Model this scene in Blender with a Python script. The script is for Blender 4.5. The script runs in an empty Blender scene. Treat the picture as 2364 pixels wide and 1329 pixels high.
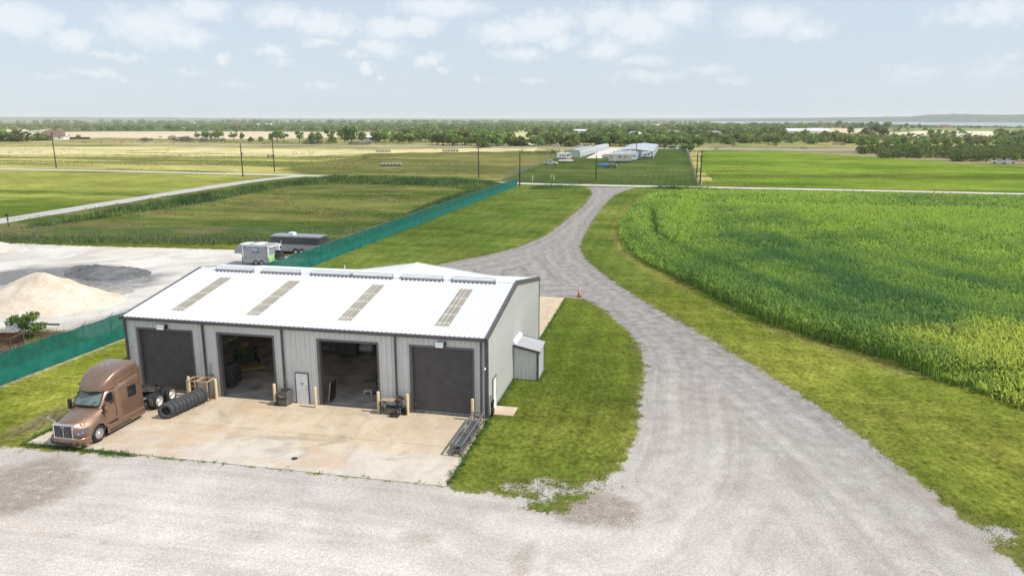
import bpy, math, random
import numpy as np
from mathutils import Vector, Matrix

# ------------------------------------------------------------------ scene, camera, light
S = bpy.context.scene
COL = S.collection
R = math.radians
CAM = (10.31, -41.18, 17.54)
YAW, PITCH, FOC = 0.21057, math.atan((664.5 - 275.0) / 1740.1), 1740.1
cd = bpy.data.cameras.new('camera')
cam = bpy.data.objects.new('camera', cd)
COL.objects.link(cam)
cam.location = CAM
cam.rotation_euler = (math.pi / 2 - PITCH, 0, YAW)
cd.sensor_width = 36.0
cd.lens = 36.0 * FOC / 2364.0
cd.clip_start, cd.clip_end = 0.5, 60000
S.camera = cam

SUN_EL, SUN_AZ = R(50.0), R(-3.5)          # azimuth measured from +X towards +Y
sdir = Vector((math.cos(SUN_EL) * math.cos(SUN_AZ), math.cos(SUN_EL) * math.sin(SUN_AZ), math.sin(SUN_EL)))
sl = bpy.data.lights.new('sun', 'SUN')
sl.energy, sl.angle, sl.color = 4.2, R(0.53), (1.0, 0.955, 0.88)
sun = bpy.data.objects.new('sun', sl)
COL.objects.link(sun)
sun.location = (40, -10, 60)
sun.rotation_euler = (-sdir).to_track_quat('-Z', 'Y').to_euler()

W = bpy.data.worlds.new('World')
S.world = W
W.use_nodes = True
S.view_settings.view_transform = 'Standard'
S.view_settings.look = 'None'
S.view_settings.gamma = 1.0
S.view_settings.use_curve_mapping = False
S.view_settings.exposure = 0.15
S.render.filter_size = 1.0
S.cycles.volume_bounces = 1
S.cycles.max_bounces = 8


def ray(px, py):
    """direction through a point of the 2364 x 1329 survey photograph, world frame = building axes"""
    u, v = (px - 1182.0) / FOC, (664.5 - py) / FOC
    c, s = math.cos(PITCH), math.sin(PITCH)
    x, y, z = u, c + v * s, -s + v * c
    ct, st = math.cos(YAW), math.sin(YAW)
    return Vector((x * ct - y * st, x * st + y * ct, z))


def at(px, py, z=0.0):
    r = ray(px, py)
    k = (z - CAM[2]) / r.z
    return Vector((CAM[0] + r.x * k, CAM[1] + r.y * k, z))


def build_sky():
    nt = W.node_tree
    N, Lk = nt.nodes, nt.links
    N.clear()
    out = N.new('ShaderNodeOutputWorld')
    bg = N.new('ShaderNodeBackground')
    STR = 0.1
    bg.inputs['Strength'].default_value = STR
    sky = N.new('ShaderNodeTexSky')
    sky.sky_type = 'NISHITA'
    sky.sun_disc = False
    sky.sun_elevation = SUN_EL
    sky.sun_rotation = math.pi / 2 - SUN_AZ
    sky.altitude = 200
    sky.air_density, sky.dust_density, sky.ozone_density = 1.0, 1.2, 1.6
    tc = N.new('ShaderNodeTexCoord')
    sep = N.new('ShaderNodeSeparateXYZ')
    Lk.new(tc.outputs['Generated'], sep.inputs[0])

    def math_(op, a, b=None, c=None, clamp=False):
        m = N.new('ShaderNodeMath')
        m.operation = op
        m.use_clamp = clamp
        for i, v in enumerate((a, b, c)):
            if v is None:
                continue
            if isinstance(v, (int, float)):
                m.inputs[i].default_value = v
            else:
                Lk.new(v, m.inputs[i])
        return m.outputs[0]
    az = math_('ARCTAN2', sep.outputs[1], sep.outputs[0])
    el = math_('ARCSINE', sep.outputs[2])
    comb = N.new('ShaderNodeCombineXYZ')
    Lk.new(az, comb.inputs[0])
    Lk.new(el, comb.inputs[1])
    P = comb.outputs[0]
    # puffs of cumulus: centre (photo px), half width, half height
    puffs = [(45, 45, 75, 36, 1.0), (165, 90, 45, 26, 1), (345, 62, 95, 42, 1), (430, 85, 60, 26, .8), (470, 22, 60, 26, 1), (250, 130, 50, 10, .6),
             (300, 135, 40, 10, .6), (225, 168, 60, 12, .55), (265, 178, 22, 10, .7), (640, 38, 60, 28, 1), (740, 55, 80, 30, 1), (800, 70, 40, 24, .7),
             (630, 118, 34, 16, .9), (740, 100, 45, 12, .8), (515, 138, 24, 14, .8), (900, 65, 75, 26, 1), (965, 60, 55, 26, 1), (1020, 18, 110, 26, 1),
             (880, 110, 60, 24, .85), (815, 128, 30, 10, .6), (845, 158, 22, 16, .9), (876, 178, 14, 10, .7), (990, 140, 38, 18, .9), (1018, 165, 16, 10, .6),
             (1160, 78, 80, 28, .95), (1250, 62, 85, 36, 1), (1290, 95, 50, 20, .8), (1200, 125, 65, 18, .8), (1400, 45, 75, 40, .8), (1480, 60, 90, 48, 1),
             (1570, 30, 70, 36, .9), (1400, 112, 50, 30, .85), (1480, 95, 50, 18, .7), (1480, 140, 70, 14, .65), (1500, 178, 110, 16, .55),
             (1230, 188, 30, 10, .5), (1640, 160, 60, 14, .55), (1690, 188, 45, 12, .45), (1770, 50, 90, 40, .9), (1860, 70, 60, 28, .7),
             (2110, 170, 70, 22, .45), (2300, 25, 90, 36, .7), (2200, 40, 70, 20, .5), (2290, 160, 80, 24, .4), (2345, 130, 30, 14, .4),
             (740, 198, 35, 12, .45), (110, 176, 45, 9, .4), (430, 168, 40, 9, .4), (540, 192, 30, 8, .35), (1110, 186, 18, 8, .4), (650, 145, 30, 14, .5)]
    acc = None
    wn = N.new('ShaderNodeTexNoise')
    Lk.new(P, wn.inputs['Vector'])
    wn.inputs['Scale'].default_value = 45
    wn.inputs['Detail'].default_value = 5
    wn.inputs['Roughness'].default_value = .6
    vm0 = N.new('ShaderNodeVectorMath')
    vm0.operation = 'SUBTRACT'
    Lk.new(wn.outputs['Color'], vm0.inputs[0])
    vm0.inputs[1].default_value = (.5, .5, .5)
    vm1 = N.new('ShaderNodeVectorMath')
    vm1.operation = 'MULTIPLY_ADD'
    Lk.new(vm0.outputs[0], vm1.inputs[0])
    vm1.inputs[1].default_value = (.045, .022, 0)
    Lk.new(P, vm1.inputs[2])
    for (px, py, w, h, a) in puffs:
        d = ray(px, py).normalized()
        ca, ce = math.atan2(d.y, d.x), math.asin(d.z)
        sx, sy = FOC / (w * 1.25), FOC / (h * 1.25)
        m = N.new('ShaderNodeVectorMath')
        m.operation = 'MULTIPLY_ADD'
        Lk.new(vm1.outputs[0], m.inputs[0])
        m.inputs[1].default_value = (sx, sy, 0)
        m.inputs[2].default_value = (-ca * sx, -ce * sy, 0)
        l = N.new('ShaderNodeVectorMath')
        l.operation = 'LENGTH'
        Lk.new(m.outputs[0], l.inputs[0])
        v = math_('MULTIPLY_ADD', l.outputs['Value'], -a, a)
        acc = v if acc is None else math_('MAXIMUM', acc, v)
    # the same kind of cumulus over the rest of the dome
    gm = N.new('ShaderNodeVectorMath')
    gm.operation = 'MULTIPLY'
    Lk.new(tc.outputs['Generated'], gm.inputs[0])
    gm.inputs[1].default_value = (1, 1, 2.0)
    gn = N.new('ShaderNodeTexNoise')
    Lk.new(gm.outputs[0], gn.inputs['Vector'])
    gn.inputs['Scale'].default_value = 6.5
    gn.inputs['Detail'].default_value = 7
    gn.inputs['Roughness'].default_value = .58
    gen = math_('MULTIPLY', math_('SUBTRACT', gn.outputs['Fac'], .53), 3.2)
    up = math_('MULTIPLY_ADD', sep.outputs[2], 5.0, -.45, clamp=True)
    gen = math_('MULTIPLY', gen, up)
    acc = math_('MAXIMUM', acc, gen)
    fn = N.new('ShaderNodeTexNoise')
    Lk.new(P, fn.inputs['Vector'])
    fn.inputs['Scale'].default_value = 70
    fn.inputs['Detail'].default_value = 6
    fn.inputs['Roughness'].default_value = .62
    den = math_('ADD', acc, math_('MULTIPLY_ADD', fn.outputs['Fac'], .9, -.45))
    mr = N.new('ShaderNodeMapRange')
    mr.interpolation_type = 'SMOOTHSTEP'
    Lk.new(den, mr.inputs[0])
    mr.inputs[1].default_value = 0.0
    mr.inputs[2].default_value = 0.75
    mr.inputs[3].default_value = 0
    mr.inputs[4].default_value = .62
    # thin high veil that pales the blue, everywhere alike
    veil = N.new('ShaderNodeMix')
    veil.data_type = 'RGBA'
    veil.inputs['Factor'].default_value = VEIL
    Lk.new(sky.outputs[0], veil.inputs['A'])
    veil.inputs['B'].default_value = (.64 / STR, .73 / STR, .84 / STR, 1)
    mx = N.new('ShaderNodeMix')
    mx.data_type = 'RGBA'
    Lk.new(mr.outputs[0], mx.inputs['Factor'])
    Lk.new(veil.outputs['Result'], mx.inputs['A'])
    mx.inputs['B'].default_value = (.86 / STR, .88 / STR, .905 / STR, 1)
    Lk.new(mx.outputs['Result'], bg.inputs['Color'])
    Lk.new(bg.outputs[0], out.inputs[0])


VEIL = 0.74
build_sky()

# ------------------------------------------------------------------ helpers
rng = np.random.default_rng(7)
random.seed(7)


def _h(ix, iy, seed):
    n = (ix * 374761393 + iy * 668265263 + seed * 974711) & 0xFFFFFFFF
    n = ((n ^ (n >> 13)) * 1274126177) & 0xFFFFFFFF
    return ((n ^ (n >> 16)) & 0xFFFF) / 65535.0


def vnoise(x, y, seed=0):
    x = np.asarray(x, float)
    y = np.asarray(y, float)
    ix, iy = np.floor(x).astype(np.int64), np.floor(y).astype(np.int64)
    fx, fy = x - ix, y - iy
    fx, fy = fx * fx * (3 - 2 * fx), fy * fy * (3 - 2 * fy)
    a, b = _h(ix, iy, seed), _h(ix + 1, iy, seed)
    c, d = _h(ix, iy + 1, seed), _h(ix + 1, iy + 1, seed)
    return (a * (1 - fx) + b * fx) * (1 - fy) + (c * (1 - fx) + d * fx) * fy


def fbm(x, y, seed=0, o=4):
    s, a, t = 0, .5, 0
    for i in range(o):
        s = s + a * vnoise(x * 2 ** i, y * 2 ** i, seed + i * 17)
        t += a
        a *= .5
    return s / t


def inside(X, Y, poly):
    r = np.zeros(X.shape, bool)
    n = len(poly)
    for i in range(n):
        x1, y1 = poly[i][0], poly[i][1]
        x2, y2 = poly[(i + 1) % n][0], poly[(i + 1) % n][1]
        if y1 == y2:
            continue
        c = (Y > min(y1, y2)) & (Y <= max(y1, y2))
        r ^= c & (X < (Y - y1) * (x2 - x1) / (y2 - y1) + x1)
    return r


def sdf(X, Y, poly):
    """signed distance, positive inside"""
    d = np.full(X.shape, 1e9)
    n = len(poly)
    for i in range(n):
        x1, y1 = poly[i][0], poly[i][1]
        x2, y2 = poly[(i + 1) % n][0], poly[(i + 1) % n][1]
        dx, dy = x2 - x1, y2 - y1
        t = np.clip(((X - x1) * dx + (Y - y1) * dy) / (dx * dx + dy * dy + 1e-9), 0, 1)
        d = np.minimum(d, (X - x1 - t * dx) ** 2 + (Y - y1 - t * dy) ** 2)
    d = np.sqrt(d)
    return np.where(inside(X, Y, poly), d, -d)


class MB:
    """collects simple shapes into one mesh"""

    def __init__(s):
        s.v, s.f, s.m, s.sm = [], [], [], []

    def add(s, vs, fs, mi=0, smooth=False):
        o = len(s.v)
        s.v += [tuple(v) for v in vs]
        s.f += [tuple(i + o for i in f) for f in fs]
        s.m += [mi] * len(fs)
        s.sm += [smooth] * len(fs)
        return s

    def box(s, x0, x1, y0, y1, z0, z1, mi=0, M=None):
        vs = [Vector((x, y, z)) for z in (z0, z1) for y in (y0, y1) for x in (x0, x1)]
        if M is not None:
            vs = [M @ v for v in vs]
        return s.add(vs, [(0, 2, 3, 1), (4, 5, 7, 6), (0, 1, 5, 4), (2, 6, 7, 3), (0, 4, 6, 2), (1, 3, 7, 5)], mi)

    def bar(s, a, b, w, h=None, mi=0):
        """square bar from a to b"""
        h = h or w
        a, b = Vector(a), Vector(b)
        d = (b - a)
        L = d.length
        q = d.to_track_quat('Z', 'Y').to_matrix().to_4x4()
        return s.box(-w / 2, w / 2, -h / 2, h / 2, 0, L, mi, Matrix.Translation(a) @ q)

    def tube(s, a, b, r, n=8, mi=0, r2=None, cap=True):
        a, b = Vector(a), Vector(b)
        d = b - a
        q = d.to_track_quat('Z', 'Y').to_matrix()
        r2 = r if r2 is None else r2
        vs = []
        for p, rr in ((a, r), (b, r2)):
            for i in range(n):
                t = 2 * math.pi * i / n
                vs.append(p + q @ Vector((rr * math.cos(t), rr * math.sin(t), 0)))
        fs = [(i, (i + 1) % n, n + (i + 1) % n, n + i) for i in range(n)]
        s.add(vs, fs, mi, True)
        if cap:
            s.add(vs, [tuple(range(n))[::-1], tuple(range(n, 2 * n))], mi)
        return s

    def lathe(s, prof, n=20, M=None, mi=0, smooth=True, closed=False):
        """prof: (radius, height) pairs about local Z"""
        M = M or Matrix.Identity(4)
        vs = []
        for (r, z) in prof:
            for i in range(n):
                t = 2 * math.pi * i / n
                vs.append(M @ Vector((r * math.cos(t), r * math.sin(t), z)))
        k = len(prof)
        fs = []
        for j in range(k if closed else k - 1):
            j2 = (j + 1) % k
            for i in range(n):
                i2 = (i + 1) % n
                fs.append((j * n + i, j * n + i2, j2 * n + i2, j2 * n + i))
        return s.add(vs, fs, mi, smooth)

    def loft(s, secs, mi=0, smooth=True, cap=False):
        """secs: equal length lists of points"""
        n = len(secs[0])
        vs = [p for q in secs for p in q]
        fs = [(j * n + i, j * n + i + 1, (j + 1) * n + i + 1, (j + 1) * n + i) for j in range(len(secs) - 1) for i in range(n - 1)]
        s.add(vs, fs, mi, smooth)
        if cap:
            s.add(secs[0], [tuple(range(n))], mi)
            s.add(secs[-1], [tuple(range(n))[::-1]], mi)
        return s

    def prism(s, pts, axis, a, b, mi=0):
        """polygon pts (2d) swept along axis x / y / z between a and b"""
        def P(p, t):
            return {'x': (t, p[0], p[1]), 'y': (p[0], t, p[1]), 'z': (p[0], p[1], t)}[axis]
        n = len(pts)
        vs = [P(p, a) for p in pts] + [P(p, b) for p in pts]
        fs = [tuple(range(n)), tuple(range(n, 2 * n))[::-1]] + [(i, n + i, n + (i + 1) % n, (i + 1) % n) for i in range(n)]
        return s.add(vs, fs, mi)

    def mesh(s, name, mats):
        me = bpy.data.meshes.new(name)
        me.from_pydata(s.v, [], s.f)
        for m in (mats if isinstance(mats, (list, tuple)) else [mats]):
            me.materials.append(m)
        me.polygons.foreach_set('material_index', s.m)
        me.polygons.foreach_set('use_smooth', s.sm)
        me.update()
        import bmesh
        bm = bmesh.new()
        bm.from_mesh(me)
        bmesh.ops.recalc_face_normals(bm, faces=bm.faces)
        bm.to_mesh(me)
        bm.free()
        return me

    def build(s, name, mats, parent=None, loc=(0, 0, 0), rz=0):
        return link(name, s.mesh(name, mats), parent, loc, rz)


def link(name, me, parent=None, loc=(0, 0, 0), rz=0):
    o = bpy.data.objects.new(name, me)
    COL.objects.link(o)
    if parent is not None:
        o.parent = parent
    o.location = loc
    o.rotation_euler = (0, 0, rz)
    return o


def tag(o, label=None, cat=None, group=None, kind=None):
    for k, v in (('label', label), ('category', cat), ('group', group), ('kind', kind)):
        if v:
            o[k] = v
    return o


def thing(name, label, cat, loc=(0, 0, 0), rz=0, group=None):
    o = bpy.data.objects.new(name, None)
    COL.objects.link(o)
    o.location = loc
    o.rotation_euler = (0, 0, rz)
    o.empty_display_size = .3
    return tag(o, label, cat, group)


def dup(root, loc, rz=0, label=None, scale=None):
    kids = {}
    r = root.copy()
    COL.objects.link(r)
    r.location = loc
    r.rotation_euler = (0, 0, rz)
    if scale:
        r.scale = scale
    if label:
        r['label'] = label
    for ch in list(root.children):
        c = ch.copy()
        COL.objects.link(c)
        c.parent = r
        for g in list(ch.children):
            d = g.copy()
            COL.objects.link(d)
            d.parent = c
    return r


def np_mesh(name, V, F, tint=None, mats=None, extra=None, smooth=True):
    """V (n,3) array, F list of (m,k) index arrays"""
    me = bpy.data.meshes.new(name)
    if not isinstance(F, list):
        F = [F]
    me.vertices.add(len(V))
    me.vertices.foreach_set('co', np.asarray(V, np.float32).ravel())
    nl = sum(f.size for f in F)
    npol = sum(len(f) for f in F)
    me.loops.add(nl)
    me.polygons.add(npol)
    me.loops.foreach_set('vertex_index', np.concatenate([f.ravel() for f in F]).astype(np.int32))
    tot = np.concatenate([np.full(len(f), f.shape[1], np.int32) for f in F])
    st = np.concatenate([[0], np.cumsum(tot)[:-1]]).astype(np.int32)
    me.polygons.foreach_set('loop_start', st)
    me.polygons.foreach_set('loop_total', tot)
    me.polygons.foreach_set('use_smooth', np.full(npol, smooth))
    if tint is not None:
        a = me.attributes.new('tint', 'FLOAT_COLOR', 'POINT')
        c = np.ones((len(V), 4), np.float32)
        c[:, :3] = tint
        a.data.foreach_set('color', c.ravel())
    for k, v in (extra or {}).items():
        a = me.attributes.new(k, 'FLOAT', 'POINT')
        a.data.foreach_set('value', np.asarray(v, np.float32))
    me.update(calc_edges=True)
    me.validate()
    for m in (mats or []):
        me.materials.append(m)
    return me


# ------------------------------------------------------------------ materials
class NB:
    """short hand for building node materials"""

    def __init__(s, name):
        s.m = bpy.data.materials.new(name)
        s.m.use_nodes = True
        s.t = s.m.node_tree
        s.N, s.L = s.t.nodes, s.t.links
        s.bsdf = s.N['Principled BSDF']
        s.out = s.N['Material Output']
        s.tc = s.N.new('ShaderNodeTexCoord')

    def put(s, sock, v):
        if isinstance(v, (int, float)):
            sock.default_value = v
        elif isinstance(v, (tuple, list)):
            sock.default_value = tuple(v) + (1,) if len(v) == 3 and sock.type == 'RGBA' else tuple(v)
        else:
            s.L.new(v, sock)

    def math(s, op, a, b=None, c=None, clamp=False):
        n = s.N.new('ShaderNodeMath')
        n.operation = op
        n.use_clamp = clamp
        for i, v in enumerate((a, b, c)):
            if v is not None:
                s.put(n.inputs[i], v)
        return n.outputs[0]

    def noise(s, scale, detail=3, rough=.55, vec=None, stretch=None, dist=0):
        n = s.N.new('ShaderNodeTexNoise')
        v = vec if vec is not None else s.tc.outputs['Object']
        if stretch:
            mp = s.N.new('ShaderNodeMapping')
            s.L.new(v, mp.inputs[0])
            mp.inputs['Scale'].default_value = stretch
            v = mp.outputs[0]
        s.L.new(v, n.inputs['Vector'])
        n.inputs['Scale'].default_value = scale
        n.inputs['Detail'].default_value = detail
        n.inputs['Roughness'].default_value = rough
        n.inputs['Distortion'].default_value = dist
        return n.outputs['Fac']

    def ramp(s, fac, a, b, lo=0., hi=1., smooth=True):
        n = s.N.new('ShaderNodeMapRange')
        if smooth:
            n.interpolation_type = 'SMOOTHSTEP'
        s.put(n.inputs[0], fac)
        n.inputs[1].default_value, n.inputs[2].default_value = a, b
        n.inputs[3].default_value, n.inputs[4].default_value = lo, hi
        return n.outputs[0]

    def mix(s, f, a, b, mode='MIX'):
        n = s.N.new('ShaderNodeMix')
        n.data_type = 'RGBA'
        n.blend_type = mode
        s.put(n.inputs['Factor'], f)
        s.put(n.inputs['A'], a)
        s.put(n.inputs['B'], b)
        return n.outputs['Result']

    def attr(s, name, fac=False):
        n = s.N.new('ShaderNodeAttribute')
        n.attribute_name = name
        return n.outputs['Fac' if fac else 'Color']

    def bump(s, h, strength=.3, dist=.05):
        n = s.N.new('ShaderNodeBump')
        n.inputs['Strength'].default_value = strength
        n.inputs['Distance'].default_value = dist
        s.L.new(h, n.inputs['Height'])
        s.L.new(n.outputs[0], s.bsdf.inputs['Normal'])
        return n

    def fin(s, color=None, rough=None, metal=None, spec=None):
        if color is not None:
            s.put(s.bsdf.inputs['Base Color'], color)
        if rough is not None:
            s.put(s.bsdf.inputs['Roughness'], rough)
        if metal is not None:
            s.put(s.bsdf.inputs['Metallic'], metal)
        if spec is not None:
            s.put(s.bsdf.inputs['Specular IOR Level'], spec)
        return s.m


def mat(name, c, rough=.6, metal=0., var=.12, scale=3., grime=None, gs=1.2, spec=.5, bump=0, coat=0):
    """painted / plain surface with grain and some wear"""
    b = NB(name)
    f = b.noise(scale, 5, .6)
    lo = tuple(x * (1 - var) for x in c)
    hi = tuple(min(1, x * (1 + var)) for x in c)
    col = b.mix(b.ramp(f, .3, .7), lo, hi)
    if grime:
        g = b.noise(gs, 6, .65)
        col = b.mix(b.ramp(g, .52, .75, 0, .7), col, grime)
    if bump:
        b.bump(b.noise(scale * 12, 3), bump, .02)
    if coat:
        b.bsdf.inputs['Coat Weight'].default_value = coat
        b.bsdf.inputs['Coat Roughness'].default_value = .08
    r = b.ramp(b.noise(scale * 1.7, 3), .2, .8, max(.02, rough - .08), min(1, rough + .08))
    return b.fin(col, r, metal, spec)

# ------------------------------------------------------------------ ground
def P2(pts):
    return [tuple(at(x, y).xy) for x, y in pts]


GRAVEL = P2([(-700, 1034), (0, 1034), (130, 1040), (300, 1054)]) + [(-17.2, -8.78), (.05, -8.62)] + P2(
    [(1050, 1132), (1110, 1140), (1180, 1140), (1215, 1175), (1270, 1190), (1320, 1185), (1340, 1150), (1380, 1120), (1420, 1090), (1450, 1055), (1470, 1000), (1478, 960), (1480, 920),
     (1492, 850), (1478, 800), (1440, 755), (1395, 715), (1350, 690), (1305, 687)]) + [(0.1, 32), (-2, 30), (-14, 30), (-16, 36)] + P2(
    [(1000, 613), (1060, 601), (1130, 588), (1200, 570), (1262, 543), (1305, 510), (1348, 475), (1367, 450), (1366, 440), (1352, 431), (1470, 433), (1440, 441), (1415, 452),
     (1392, 476), (1366, 510), (1346, 545), (1337, 570), (1350, 597), (1400, 640), (1485, 695), (1600, 760), (1720, 832), (1850, 912),
     (1930, 966), (1990, 1012), (2065, 1068), (2150, 1135), (2255, 1225), (2380, 1330), (2560, 1480)]) + [(30, -60), (-60, -60)]
YARD = P2([(-500, 562), (0, 560), (180, 568), (380, 572), (540, 577), (640, 590)]) + [(-33.2, 46), (-33.9, 10.2), (-37.5, 10.0), (-38.5, 11.5), (-42, 11), (-47, 8), (-60, 4), (-140, 0), (-150, 40)]
CROP = P2([(1448, 497), (1433, 520), (1432, 548), (1450, 580), (1500, 615), (1560, 645), (1650, 690), (1760, 742), (1900, 790), (2000, 820), (2060, 838),
           (2130, 868), (2230, 900), (2364, 945), (2700, 1060), (3400, 1000), (3400, 462), (2364, 462), (1900, 451), (1600, 446), (1490, 455)])
LOT = [(-36, 56), (-104.5, 52), (-105.5, 156), (-32, 154)]                        # rough lot left of the screen fence
RVLOT = P2([(1160, 415), (1290, 362), (1340, 352), (1470, 340), (1585, 343), (1612, 428), (1200, 424)])
RFIELD = P2([(1650, 420), (1622, 395), (1615, 366), (1625, 347), (1800, 349), (2000, 362), (2364, 386), (3000, 430), (3000, 460), (2364, 442), (1900, 434)])

OLIVE = P2([(700, 404), (640, 392), (760, 372), (860, 352), (1000, 350), (1280, 349), (1300, 360), (1190, 413)])
STRAW = P2([(-400, 344), (300, 338), (560, 343), (830, 346), (1240, 341), (1260, 348), (1000, 352), (840, 354), (700, 362), (520, 362), (300, 356), (-400, 360)])
SHOULDER = P2([(1620, 346), (1800, 349), (2000, 362), (2364, 387), (3000, 425), (3000, 395), (2364, 370), (2000, 352), (1960, 338), (1640, 338)])


def lines(lo, hi, core0, core1, step, ratio):
    a = list(np.arange(core0, core1 + step / 2, step))
    d, v = step, a[-1]
    while v < hi:
        d = min(d * ratio, 1500)
        v += d
        a.append(v)
    d, v, pre = step, a[0], []
    while v > lo:
        d = min(d * ratio, 1500)
        v -= d
        pre.append(v)
    return np.array(pre[::-1] + a)


gx = lines(-9000, 9000, -52, 42, .42, 1.055)
gy = lines(-70, 11000, -30, 62, .42, 1.032)
GX, GY = np.meshgrid(gx, gy)
X, Y = GX.ravel(), GY.ravel()
near = (np.abs(X) < 260) & (Y < 330)


def sd(poly, m=near):
    o = np.full(X.shape, -20.)
    o[m] = np.clip(sdf(X[m], Y[m], poly), -20, 20)
    return o


sdG, sdY, sdC = sd(GRAVEL), sd(YARD), sd(CROP)
# thin grass creeping over the gravel, and bare gravel in the grass
def blob(px, py, rx, ry, wob=.5, seed=3):
    c = at(px, py)
    q = np.sqrt(((X - c.x) / rx) ** 2 + ((Y - c.y) / ry) ** 2)
    return q + (fbm(X * .8, Y * .8, seed) - .5) * wob * 2


thin = np.clip(1.3 - blob(1300, 1130, 4.6, 2.2), 0, 1)
sdG = sdG * (1 - thin) + thin * .05
bare = np.clip(1.15 - blob(2310, 1225, 1.5, 1.4, .6, 9), 0, 1)
sdG = sdG * (1 - bare) + bare * .35

# vegetation colour (albedo, plus cloud shade painted on the left field), region by region
T = np.empty((len(X), 3))
T[:] = (.17, .19, .065)
n1, n2, n3 = fbm(X / 24, Y / 24, 1), fbm(X / 6, Y / 6, 5), fbm(X / 90, Y / 30, 8)
streak = fbm(X / 70 + Y / 300, Y / 9, 21, 5)


def lay(mask, a, b, f):
    f = np.clip(f, 0, 1)[:, None]
    c = np.array(a) * (1 - f) + np.array(b) * f
    m = np.clip(mask, 0, 1)[:, None] if mask.dtype != bool else mask[:, None].astype(float)
    T[:] = T * (1 - m) + c * m


def soft(mask, w=None):
    return mask


far = Y > 175
lay(far, (.36, .32, .115), (.125, .15, .036), (streak - .42) * 5.0)
lay(far & (Y > 330), (.31, .27, .12), (.10, .13, .036), (streak - .44) * 3.5)
lay(far & (Y > 700), (.085, .115, .05), (.30, .26, .14), (fbm(X / 400, Y / 500, 31) - .55) * 5)
nearv = Y <= 176
lay(nearv, (.078, .108, .016), (.138, .152, .026), (n1 * .6 + n2 * .4 - .36) * 3.2)
edgeC = np.clip((sdC + 17) / 4, 0, 1) * np.clip((75 - Y) / 60, 0, 1) * nearv
lay(edgeC, (.118, .146, .022), (.20, .205, .038), (n1 * .5 + n2 * .5 - .36) * 3.2)
rimC = np.clip(1 - np.abs(sdC + .9) / .9, 0, 1) * (n2 > .4) * .7
lay(rimC, (.21, .185, .07), (.16, .15, .05), n2)
drv = np.clip((Y - 34) / 8, 0, 1) * nearv * (X > -33) * (X < 12) * (sdC < -2)
lay(drv, (.080, .118, .021), (.145, .172, .038), (n1 * .5 + n2 * .5 - .4) * 3.4)
lay(nearv & (X < -20) & (X > -34) & (Y < 30), (.145, .172, .022), (.235, .24, .045), (n2 - .38) * 3)
lot = inside(X, Y, LOT)
lay(lot, (.062, .098, .020), (.130, .142, .040), (fbm(X / 26, Y / 7, 44) - .40) * 4.0)
lay(lot * np.clip((fbm(X / 9, Y / 4, 45) - .52) * 6, 0, 1) * .8, (.14, .115, .045), (.16, .14, .05), n2)
lay(nearv & (X < -110), (.080, .122, .018), (.225, .24, .055), (Y - 96) / 34 + (streak - .5) * 2.4 + (n2 - .5) * .8)  # darker near band: cloud shadow painted into the field colour
lay(inside(X, Y, OLIVE), (.098, .108, .032), (.175, .165, .055), (streak - .42) * 4)
lay(inside(X, Y, STRAW), (.52, .45, .25), (.40, .37, .16), (streak - .45) * 4)
lay(inside(X, Y, RVLOT), (.052, .082, .020), (.085, .110, .030), (fbm(X / 14, Y / 22, 61) - .4) * 3)
rf = inside(X, Y, RFIELD)
lay(rf, (.085, .150, .016), (.160, .220, .030), (fbm(X / 40, Y / 13, 71, 5) - .38) * 4.2)
lay(rf * np.exp(-((Y - 205 - .12 * X) / 11) ** 2) * .75, (.066, .085, .018), (.09, .105, .02), n2)
lay(inside(X, Y, SHOULDER), (.26, .22, .13), (.16, .155, .06), (streak - .42) * 4)
lay(sdC > .3, (.045, .075, .016), (.055, .09, .018), n1)
# bare soil beside the lorry, worn spots
soil = np.clip(1.5 - blob(95, 975, 1.0, 2.6, .5, 13), 0, 1)
lay(soil, (.13, .105, .06), (.16, .15, .06), n2)
fstrip = np.clip(1 - np.abs(X + 33.5 - (Y + 8) * .025) / .45, 0, 1) * (Y < 20) * (n2 > .42)
lay(fstrip, (.42, .35, .22), (.42, .35, .22), n2)

Z = np.zeros_like(X)
lawn_up = np.clip(-sdG, 0, 1) * np.clip(-sdY, 0, 1)
Z += np.where(near, .03 * lawn_up + .05 * (n2 - .5) * lawn_up, 0)
Z += np.where(near & (sdG > 0), .05 * (fbm(X / 5, Y / 5, 12) - .5) * np.clip(sdG / 2, 0, 1), 0)
pad = np.maximum.reduce([np.abs(X + 12.1) - 12.6, np.abs(Y - 10) - 20.])           # flat under building and aprons
Z *= np.clip(pad / 1.5, 0, 1)
# low mound of dark chippings in the fork, and one at the left
mound = np.clip(1.15 - blob(1380, 1178, 2.1, 1.7, .25, 15), 0, 1)
Z += .16 * mound ** .8
patch = np.clip(1.25 - blob(40, 1120, 3.6, 2.6, .45, 16), 0, 1)
mound2 = np.clip(np.maximum(mound * 2.6, patch * 2.4), 0, 1)
for px, py, rx, ry, w_ in ((965, 1238, .75, .55, .5), (1208, 1292, .35, 1.3, .55), (740, 1168, 1.5, .35, .35), (1530, 1042, .3, .35, .6), (1120, 1165, 2.6, .6, .4), (330, 1100, 1.6, .5, .35), (2165, 1158, .5, .4, .9),
                           (2120, 1130, 1.3, 1.2, .35), (2240, 1240, 1.2, 1.6, .35), (1850, 1090, .8, 1.8, .25), (1640, 930, 2.0, 3.0, .22), (1330, 1125, 1.5, .6, .3)):
    mound2 = np.maximum(mound2, w_ * np.clip((1.2 - blob(px, py, rx, ry, .5, int(px))) * 2, 0, 1))
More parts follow.
